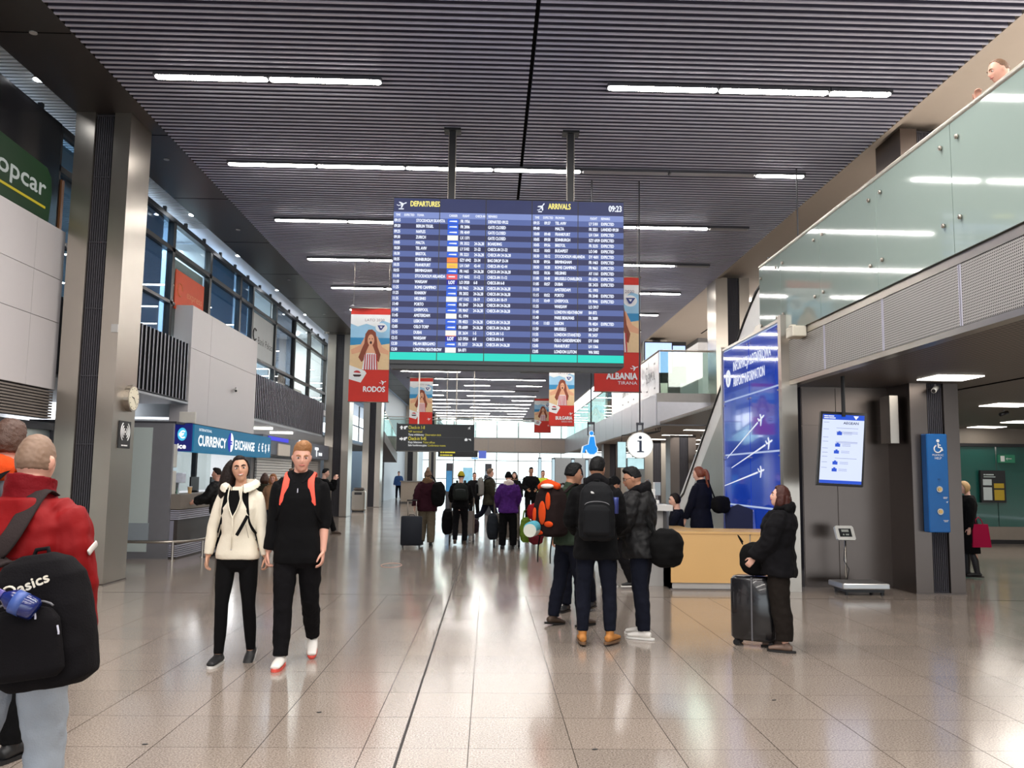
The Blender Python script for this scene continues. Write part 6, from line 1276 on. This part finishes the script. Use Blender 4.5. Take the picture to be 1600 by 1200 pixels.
def red_bag_extra(t,P,J):
    b=MB(); t3=P(0,0,0); ux=(P(1,0,0)-t3).normalized(); uz=(P(0,0,1)-t3).normalized(); ux2=(ux*math.cos(R_(14))+uz*math.sin(R_(14))); uz2=(uz*math.cos(R_(14))-ux*math.sin(R_(14)))
    text(b,'asics',P(-.01,.112,.105),ux2,uz2,.034,width=.118,bold=.0015); b.tube([P(-.042+.022*math.cos(a),.114,.116+.018*math.sin(a)) for a in np.linspace(-2.6,2.4,12)],.004,n=5); obj('lettering',b,cm('print_offwhite',226,218,200,rough=.6),t,fix=False)
    for x,z in ((-.10,-.06),(.06,.03),(.135,-.03)):
        b=MB(); b.tube([P(x,.145,z+.015),P(x+.004,.148,z-.008),P(x+.003,.148,z-.015)],.0035,n=6); obj('zip_pull',b,alu,t,fix=False)
    b=MB(); limb(b,[J['sho'][0]+J['up']*.075-J['rt']*.085+J['fw']*.03,J['sho'][0]+J['up']*.085-J['rt']*.09-J['fw']*.05,J['sho'][0]-J['rt']*.115-J['fw']*.155-J['up']*.06,J['sho'][0]-J['rt']*.16-J['fw']*.175-J['up']*.16,P(-.05,-.04,.20)],[(.034,.006),(.038,.008),(.037,.008),(.032,.008),(.03,.01)],n=10,side=J['rt'],sub=4); obj('shoulder_strap',b,cloth('webbing_brown_black',48,40,40),t,True,fix=False)
rb=backpack('black rucksack with white lettering hanging from the red jacketed man',r1,JR,w=.35,h=.46,d=.19,up=.135,side=.235,m=cloth('ruck_black',15,13,16),strap=black2,jf=.05,both=False,tilt=-9,extra=red_bag_extra)
t=thing('water_bottle','blue plastic water bottle tucked on the black rucksack','bottle',(-1.515,3.0,1.05),R_(0)); t.rotation_euler=(R_(6),R_(-66),0)
b=MB(); b.rings([[(r*math.cos(2*math.pi*k/16),r*math.sin(2*math.pi*k/16),z) for k in range(16)] for z,r in ((0,.030),(.01,.038),(.05,.040),(.09,.036),(.115,.018),(.125,.014))]); obj('bottle_body',b,cm('bottle_blue',20,34,96,rough=.15,spec=.7),t,True,fix=False)
b=MB(); b.cyl(0,0,.12,.15,.018,14); obj('cap',b,cm('cap_violet',48,30,120,rough=.3),t,fix=False); b=MB(); b.cyl(0,0,.045,.08,.0405,16); obj('label_band',b,cm('bottle_band',60,84,150,rough=.4),t,True,fix=False)
p4,J4=person('brown haired person in a dark coat with orange collar at the left edge',-2.62,4.75,R_(-10),H=1.78,skin='rose',vox=.008,jacket=grey_c,jfat=.04,hood=orangec,trousers=black,shoes=sh_b,hair=hair_short(.026,.020,.0,-.42,seed=5.),hmat=hb_m,face=False)
backpack('charcoal backpack on the person with the orange collar',p4,J4,m=char,strap=black,jf=.05)
# ================================================================ group of men in the middle
pA,JA=person('dark haired man in an olive jacket with an orange and black rucksack',.86,9.05,R_(-52),H=1.66,skin='tan',legs=((8,3,5),(-6,3,8)),arms=(((20,10),(70,5)),((16,10),(60,5))),head=(-22,-6,0),vox=.008,jacket=green,jfat=.034,trousers=jeans,tfat=.026,shoes=sh_br,sole=so_k,hair=hair_short(.024,.014,.012,-.22),hmat=hb_b,collar=.02,feet=((0,0),(0,-8)))
def rk(t,P,J):
    b=MB(); b.ell(P(.02,.14,-.02),(P(1,0,0)-P(0,0,0))*.055,(P(0,1,0)-P(0,0,0))*.014,(P(0,0,1)-P(0,0,0))*.12,14,8); obj('orange_panel',b,orangec,t,True,fix=False)
    for x,z,a,c in ((.09,.10,.035,.09),(-.11,-.05,.03,.08),(.10,-.13,.07,.03),(-.05,-.22,.07,.025)):
        b=MB(); b.ell(P(x,.125,z),(P(1,0,0)-P(0,0,0))*a,(P(0,1,0)-P(0,0,0))*.016,(P(0,0,1)-P(0,0,0))*c,12,8); obj('orange_panel',b,orangec,t,True,fix=False)
    b=MB(); limb(b,[P(-.14,.02,.24),P(0,.05,.27),P(.13,.03,.25)],[.035,.05,.035],n=12); obj('lid',b,orangec,t,True,fix=False)
    b=MB(); b.ell(P(.05,.10,.25),(P(1,0,0)-P(0,0,0))*.09,(P(0,1,0)-P(0,0,0))*.04,(P(0,0,1)-P(0,0,0))*.025,12,8); obj('white_flap',b,sh_w,t,True,fix=False)
    for x in (-.1,.09):
        b=MB(); b.tube([P(x,.06,-.26),P(x+.01,.09,-.36),P(x-.01,.08,-.45),P(x+.015,.1,-.52)],.007,n=6); obj('dangling_strap',b,black,t,True,fix=False)
bpA=backpack('large black and orange trekking rucksack with dangling straps',pA,JA,w=.36,h=.52,d=.26,up=.33,m=cloth('ruck_dark_brown',30,20,20),jf=.04,extra=rk,pocket=False)
mt_=thing('rolled_mat','blue and white rolled mat strapped to the orange rucksack','mat',(.50,8.75,1.03)); b=MB(); b.tube([(.42,8.66,1.0),(.47,8.80,1.01)],.068,n=18); obj('roll',b,cm('mat_teal',70,160,180,rough=.6),mt_); b=MB(); b.tube([(.416,8.65,.985),(.466,8.79,.99)],.066,n=18); obj('roll_end',b,cm('mat_white',196,200,190,rough=.6),mt_)
pB,JB=person('man in a black hooded coat and tan boots with a large black backpack',1.00,8.02,R_(-6),H=1.69,skin='tan',legs=((2,5,3),(0,4,3)),arms=(((14,10),(55,-12)),((14,12),(60,-10))),head=(-24,-4,0),vox=.007,jacket=black,jfat=.042,jlen=.09,hood=black2,trousers=jeans,tfat=.018,tlen=.93,shoes=sh_t,sole=so_b,shoe_h=.02,hair=hair_short(.016,.008,.008,-.25),hmat=hb_b,feet=((-28,0),(6,0)))
def bB(t,P,J):
    b=MB()
    for r in (.014,.022,.030): b.tube([P(-.055+r*math.cos(a)*.9,.125,.155+r*math.sin(a)*.6) for a in np.linspace(.1,1.6,8)],.0035,n=4)
    for r in range(3): b.box(0,0,0,0,0,0) if 0 else None
    obj('emblem',b,cm('print_pale_grey',206,206,206,rough=.5),t,fix=False)
    b=MB(); b.rings([[P(.165+.03*math.cos(2*math.pi*k/12),.02+.03*math.sin(2*math.pi*k/12),z) for k in range(12)] for z in (-.02,.10,.125)]); obj('side_bottle',b,cm('flask_blue',44,56,120,rough=.3),t,True,fix=False)
backpack('large black backpack with small white arc emblem and blue flask',pB,JB,w=.33,h=.52,d=.22,up=.33,m=cloth('pack_black',18,19,22,rough=.7),strap=black,jf=.05,extra=bB)
pC,JC=person('bespectacled man in a black hooded puffer jacket and white sneakers',1.49,8.42,R_(62),H=1.63,skin='tan',legs=((5,3,5),(-3,3,3)),arms=(((20,8),(70,-5)),((20,8),(65,-5))),head=(14,-16,0),vox=.007,jacket=puffer,jfat=.060,jlen=.06,hood=black2,trousers=jeans,tfat=.026,shoes=sh_w,sole=so_w,hair=hair_short(.020,.008,.016,-.10),hmat=hb_b,lean=4,
  extra=lambda root,J:(lambda b:(b.tube([J['L'](-.046,.092,.008)+Vector((0,0,0)),J['L'](-.03,.103,.022),J['L'](-.014,.103,.008),J['L'](-.03,.103,-.006),J['L'](-.046,.092,.008)],.0016,n=4),b.tube([J['L'](.046,.092,.008),J['L'](.03,.103,.022),J['L'](.014,.103,.008),J['L'](.03,.103,-.006),J['L'](.046,.092,.008)],.0016,n=4),b.tube([J['L'](-.014,.104,.01),J['L'](.014,.104,.01)],.0016,n=4),b.tube([J['L'](.046,.092,.01),J['L'](.078,.01,.012)],.0016,n=4),b.tube([J['L'](-.046,.092,.01),J['L'](-.078,.01,.012)],.0016,n=4),obj('spectacles',b,blackm,root,fix=False)))(MB()))
bag('round black duffel bag slung at the hip of the puffer jacketed man',1.70,8.28,.68,R_(20),.34,.36,.28,cloth('duffel_black',12,12,13),strap=[(-.12,0,.30),(-.22,.04,.50),(-.30,.06,.66)],e=.9)
person('dark haired man half hidden behind the olive jacketed man',1.02,9.95,R_(150),H=1.64,skin='tan',vox=.009,jacket=black2,jfat=.03,trousers=jeans,shoes=sh_b,hair=hair_short(.022,.012,.010,-.2),hmat=hb_b)
person('person in a black cap behind the group of men, white soled shoes',1.80,12.1,R_(100),H=1.53,skin='tan',vox=.009,jacket=black,jfat=.04,jlen=.1,trousers=black2,tfat=.03,shoes=sh_b,sole=so_w,hair=hair_short(.016),hmat=hb_b,cap=(hair_hat(.02),black),head=(0,-10,0))
person('brown haired man standing beyond the group of men near the desk',1.94,15.2,R_(160),H=1.60,skin='rose',vox=.011,jacket=char,jfat=.03,trousers=jeans,shoes=sh_b,hair=hair_short(.018,.012),hmat=hb_m)
# ================================================================ small lady with the suitcase
def bob(dx,dy,dz):
    line=-1.2+1.85*sstep(.12,.62,dy); m=sstep(line-.04,line+.08,dz); n=noise.noise(Vector((dx*8,dy*8,dz*1.5)))*.5+.5
    return -.02+(.018+.014*sstep(.2,-.6,dz)+.006*n+.02)*m
def bobt(t,J):
    L=J['L']
    for x,y in ((.066,-.02),(-.066,-.02),(.04,-.07),(-.04,-.07),(0,-.085)): limb(t,[L(x,y,.0),L(x*1.1,y*1.1,-.07),L(x*1.05,y*1.0,-.135)],[.035,.042,.026],sub=3)
lady,JL=person('short chestnut haired lady in a black hooded jacket looking up',2.64,7.85,R_(64),H=1.46,fem=.8,skin='fair',legs=((4,2,4),(-3,2,3)),arms=(((24,6),(48,-4)),((22,6),(42,-4))),head=(6,12,0),vox=.007,jacket=black2,jfat=.055,jlen=.08,hood=black,trousers=brownp,tfat=.044,tlen=.92,shoes=sh_l,sole=so_k,hair=bob,tails=bobt,hmat=hb_c,lean=-3,grow=1)
suitcase('black ribbed hard shell suitcase standing in front of the lady',2.48,8.05,R_(58),w=.24,h=.63,d=.40,m=cm('case_gloss_black',24,24,27,rough=.25,coat=.4))
bag('black tote bag resting on top of the black suitcase',2.50,8.03,.64,R_(60),.24,.30,.30,cloth('tote_black',12,12,13),name='tote_bag',strap=[(-.05,.12,.28),(-.06,.16,.36),(-.04,.12,.30)],e=.6,disp=.02)
# ================================================================ desk staff and visitors at the right
def pony(t,J):
    L=J['L']; limb(t,[L(0,-.08,.04),L(.0,-.125,.03),L(.0,-.14,-.06),L(.0,-.13,-.18),L(.0,-.11,-.28)],[.026,.034,.036,.032,.012],sub=3)
def back_hair(dx,dy,dz):
    line=-.55+1.15*sstep(-.1,.6,dy); return -.02+(.02+.012)*sstep(line-.05,line+.08,dz)
pp,JP=person('auburn ponytailed woman in navy leaning a hand on the maple desk',3.30,13.35,R_(40),H=1.71,fem=.8,skin='fair',legs=((4,2,3),(-2,2,3)),arms=(((6,8),(16,-4)),((14,8),(26,0))),head=(16,-8,0),vox=.009,jacket=navy,jfat=.024,jlen=.10,collar=.03,trousers=navy,skirt=(.30,navy,.01),shoes=sh_b,hair=back_hair,tails=pony,hmat=hb_r)
bag('black shoulder bag on the ponytailed woman in navy',3.56,13.2,1.0,R_(30),.34,.26,.16,black,name='shoulder_bag',strap=[(-.10,.02,.22),(-.17,.04,.40),(-.22,.04,.50)],e=.6)
person('seated dark haired receptionist in navy behind the raised counter',2.95,13.5,R_(80),H=1.66,fem=.7,skin='fair',seat=.50,legs=((85,6,85),(85,6,85)),arms=(((30,8),(80,0)),((30,8),(80,0))),head=(10,-6,0),vox=.009,jacket=navy,jfat=.018,trousers=navy,shoes=sh_b,hair=back_hair,hmat=hb_d)
st=thing('reception_stool','black stool under the seated receptionist','stool',(2.95,13.55,0)); b=MB(); b.box(2.75,3.15,13.35,13.75,.36,.42,bev=.02); obj('seat',b,blackm,st); b=MB(); b.cyl(2.95,13.55,.03,.37,.03,10); obj('column',b,steel,st); b=MB(); b.cyl(2.95,13.55,0,.03,.2,18); obj('base',b,steel,st)
pr,JQ=person('blonde woman in a black coat and boots half behind the steel column',7.71,13.75,R_(75),H=1.52,fem=.9,skin='fair',legs=((3,1,2),(-4,1,4)),arms=(((26,4),(80,-10)),((4,10),(8,4))),head=(10,-14,0),vox=.010,jacket=black,jfat=.03,jlen=.02,skirt=(.42,black,.02),shoes=sh_b,sole=so_k,shoe_h=.02,hair=hair_long(.014),hmat=hb_o,extra=lambda root,J:[(lambda b:(limb(b,[J['leg'][i][1]-Vector((0,0,.08)),J['leg'][i][1]*.5+J['leg'][i][2]*.5,J['leg'][i][2]],[.052,.054,.040],n=12),obj('boot_shaft',b,sh_b,root,True,fix=False)))(MB()) for i in (0,1)])
t=thing('shopping_bag','bright pink shopping bag held by the blonde woman','bag',(7.80,13.6,.52)); b=MB(); b.rings([[(7.80+sx*w_,13.6+sy*d_,z) for sx,sy in ((-1,-1),(1,-1),(1,1),(-1,1))] for z,w_,d_ in ((.50,.15,.06),(.86,.12,.035))]); obj('bag_body',b,cloth('bag_pink',162,14,62,rough=.6),t); b=MB(); b.tube([(7.74,13.6,.86),(7.75,13.62,.93),(7.80,13.62,.97),(7.84,13.62,.93),(7.86,13.6,.86)],.008,n=6); obj('handle',b,cloth('bag_pink',162,14,62),t,True)
person('balding man on the phone leaning at the upper balustrade',4.66,7.22,R_(80),H=1.66,z0=3.66,skin='rose',arms=(((25,22),(165,-14)),((10,8),(30,0))),head=(4,-16,0),vox=.008,lean=10,jacket=char,jfat=.02,trousers=jeans,shoes=sh_b,hair=lambda dx,dy,dz:(-.02+(.026)*sstep(-.25,-.12,dz-.95*sstep(-.15,.45,dy))),hmat=hb_g)
# ================================================================ travellers in the middle distance
pm_,JMa=person('walker in a maroon coat with fur hood pulling a dark suitcase',-1.33,18.9,R_(-2),H=1.63,fem=.5,skin='fair',legs=((-4,2,4),(8,2,30)),arms=(((4,8),(8,4)),((-14,14),(-10,10))),vox=.009,jacket=maroon,jfat=.05,jlen=.07,hood=fur,trousers=khaki,tfat=.045,shoes=sh_b,hair=hair_long(.02),hmat=hb_g,face=False,tails=lambda t,J:limb(t,[J['L'](0,-.05,.10),J['L'](0,-.03,.17)],[.05,.03]))
suitcase('large dark trolley suitcase pulled by the maroon coat',-1.60,18.25,R_(4),w=.44,h=.66,d=.28,m=cloth('case_fabric_grey',38,41,48,rough=.6),handle=.34,ribs=False,tilt=-6)
bag('black patterned holdall over the maroon coated shoulder',-1.08,18.66,.86,R_(-12),.30,.52,.24,cloth('holdall_black',12,12,13),strap=[(-.06,0,.52),(-.16,0,.66),(-.26,.03,.62)],e=.8)
def trolley(label,x,y,rz):
    t=thing('luggage_trolley',label,'trolley',(x,y,0),rz)
    for sx in (-.27,.27):
        b=MB(); b.tube([(sx,-.05,.14),(sx,-.05,.98),(sx*.95,-.18,1.04)],.017,n=6); b.tube([(sx,-.05,.16),(sx*.7,.75,.14)],.017,n=6); obj('side_frame',b,steel,t,True,fix=False)
        b=MB(); b.tube([(sx-.02,-.05,.075),(sx+.02,-.05,.075)],.075,n=14); obj('wheel',b,blackm,t,fix=False)
    b=MB(); b.tube([(-.05+.03,.72,.06),(.05-.03,.72,.06)],.06,n=12); obj('wheel',b,blackm,t,fix=False)
    b=MB(); b.tube([(-.27,-.18,1.04),(.27,-.18,1.04)],.02,n=8); obj('push_bar',b,cm('bar_blue_grey',70,80,96,rough=.5),t,True,fix=False)
    b=MB(); b.box(-.25,.25,0,.7,.155,.175); obj('platform',b,midgrey,t,fix=False)
    b=MB(); b.box(-.255,.255,-.05,-.035,.2,.72); obj('back_plate',b,cm('trolley_plate',150,140,132,rough=.5),t,fix=False); return t
py_,JY=person('traveller in black with a mustard knitted hat pushing a trolley',-.62,19.45,0,H=1.60,skin='fair',arms=(((25,10),(60,0)),((25,10),(60,0))),vox=.009,jacket=black,jfat=.045,trousers=black2,shoes=sh_br,hair=hair_short(.012),hmat=hb_b,cap=(hair_hat(.022),yellowhat),face=False)
backpack('black backpack with pale stitching under the mustard hat',py_,JY,m=cloth('pack_black_green',34,38,36),jf=.05,w=.34,h=.36)
trolley('steel luggage trolley pushed by the traveller with the mustard hat',-.60,19.95,0)
bag('black bag stacked on the left of the mustard hat trolley',-.93,19.95,.18,0,.26,.58,.40,black2,disp=.03,e=.55); bag('dark bag on the right of the mustard hat trolley',-.36,20.35,.18,0,.30,.36,.36,cloth('bag_dark_plum',44,34,40),disp=.03,e=.55)
pv,JV=person('woman in a purple jacket with a white hood and black hat',.42,18.3,R_(4),H=1.60,fem=.6,skin='fair',legs=((2,4,2),(0,4,3)),arms=(((14,12),(40,-6)),((10,14),(40,-8))),vox=.008,jacket=purple,jfat=.055,jlen=.05,hood=whitehood,trousers=black,tfat=.04,shoes=sh_b,hair=hair_short(.014),hmat=hb_b,cap=(hair_hat(.018,-.15),black),face=False)
trolley('luggage trolley in front of the purple jacket',.40,18.8,R_(3))
bag('dark grey suitcase bag left of the purple jacket',.10,18.75,.16,0,.26,.56,.36,cloth('bag_graphite',40,44,50),disp=.02,e=.5)
bag('light green patterned shopping bag right of the purple jacket',.80,18.35,.14,0,.26,.52,.16,cloth('bag_green',110,140,50,var=.5,vs=30),name='shopping_bag',strap=[(-.06,0,.50),(-.03,0,.66),(.04,0,.66),(.06,0,.50)],e=.5)
bag('bright red bag on the trolley between the purple jacket and orange rucksack',.98,18.1,.62,0,.34,.34,.3,cloth('bag_red',160,28,34),disp=.04); bag('dark red checked bag under the bright red bag',1.0,18.1,.12,0,.34,.52,.32,cloth('bag_dark_red',110,36,44,var=.4,vs=20),disp=.04)
pw2,JK=person('walker in a dark olive coat striding to the right with a grey rucksack',.02,24.,R_(-78),H=1.76,skin='fair',legs=((24,2,10),(-26,2,34)),arms=(((10,8),(20,0)),((14,8),(40,0))),vox=.010,jacket=olive,jfat=.045,jlen=.10,hood=char,trousers=jeans,tfat=.02,shoes=sh_b,hair=hair_short(.022,.018),hmat=hb_g,feet=((0,0),(0,-25)))
backpack('grey and black rucksack on the striding walker',pw2,JK,m=cloth('ruck_grey',128,126,122),m2=black,jf=.05,h=.5)
person('person in a dark coat far behind the mustard hat',-.48,29.5,R_(170),H=1.62,skin='rose',vox=.012,jacket=black2,jfat=.04,jlen=.1,trousers=black,shoes=sh_b,hair=hair_short(.02),hmat=hb_m)
person('man in a black jacket facing the camera beyond the purple jacket',1.36,27.8,R_(184),H=1.81,skin='tan',arms=(((14,10),(70,-20)),((14,10),(70,-20))),vox=.011,jacket=black,jfat=.04,jlen=.04,trousers=black2,shoes=sh_b,hair=hair_short(.018,.006),hmat=hb_b)
person('long haired woman beside the man in the black jacket',.82,27.6,R_(176),H=1.66,fem=1,skin='fair',vox=.011,jacket=black2,jfat=.04,hood=fur,trousers=black,shoes=sh_b,hair=hair_long(.02),hmat=hb_d,tails=bobt)
person('worker in a yellow high visibility vest in the distance',1.98,31.5,R_(180),H=1.74,skin='rose',arms=(((18,12),(80,-25)),((18,12),(80,-25))),vox=.012,jacket=hivis,jfat=.04,trousers=navy,shoes=sh_b,hair=hair_short(.016),hmat=hb_m,sleeves=.2)
person('man in black phoning as he walks behind the young man',-4.20,22.2,R_(-70),H=1.70,skin='fair',legs=((22,2,4),(-22,2,26)),arms=(((50,10),(165,-5)),((50,10),(160,-6))),head=(0,-4,0),vox=.010,jacket=black,jfat=.035,trousers=black2,tfat=.03,shoes=sh_br,hair=hair_short(.018),hmat=hb_b,feet=((0,0),(0,-25)))
person('brown haired person seen from behind between the couple',-4.86,18.9,R_(10),H=1.52,fem=.7,skin='fair',vox=.010,jacket=olive,jfat=.03,trousers=jeans,shoes=sh_b,hair=hair_long(.016),hmat=hb_m,face=False,tails=bobt)
person('smiling curly haired woman in the background between the couple',-4.60,18.6,R_(182),H=1.50,fem=1,skin='rose',vox=.008,jacket=cloth('jacket_tan',150,112,84),jfat=.03,trousers=jeans,shoes=sh_b,hair=hair_long(.026),hmat=cm('hair_curly_gold',160,104,62,rough=.5,var=.3,vs=60,bump=.5),tails=bobt)
person('short haired man in the background beside the curly haired woman',-4.42,19.6,R_(150),H=1.62,skin='rose',vox=.010,jacket=char,jfat=.03,trousers=jeans,shoes=sh_b,hair=hair_short(.018,.012),hmat=hb_g)
person('customer in a black padded jacket leaning at the currency counter',-4.88,15.95,R_(84),H=1.60,skin='rose',vox=.010,jacket=puffer,jfat=.06,trousers=black,shoes=sh_b,hair=hair_short(.018),hmat=hb_d,face=False,arms=(((30,6),(70,0)),((30,6),(70,0))),lean=8)
person('elderly person in a grey cap beyond the raised counter',4.00,21.6,R_(150),H=1.47,skin='rose',vox=.011,jacket=char,jfat=.03,trousers=black,shoes=sh_b,hair=hair_short(.01),hmat=hb_g,cap=(hair_hat(.016),cloth('cap_grey',150,154,164)))
person('person in dark clothes far under the mezzanine beside the lit screen',6.75,30.5,R_(150),H=1.62,skin='tan',vox=.013,jacket=black2,jfat=.04,hood=hivis,trousers=black,shoes=sh_b,hair=hair_short(.02),hmat=hb_b)
person('taller person in brown far under the mezzanine',7.15,31.5,R_(200),H=1.70,skin='rose',vox=.013,jacket=maroon,jfat=.04,trousers=black,shoes=sh_b,hair=hair_short(.02),hmat=hb_m)
person('tiny distant person in blue at the bright far left',-5.6,54.,R_(180),H=1.72,skin='fair',vox=.016,jacket=cloth('coat_blue',60,90,140),jfat=.04,trousers=navy,shoes=sh_b,hair=hair_short(.02),hmat=hb_d)
bpy.data.scenes.remove(TS)
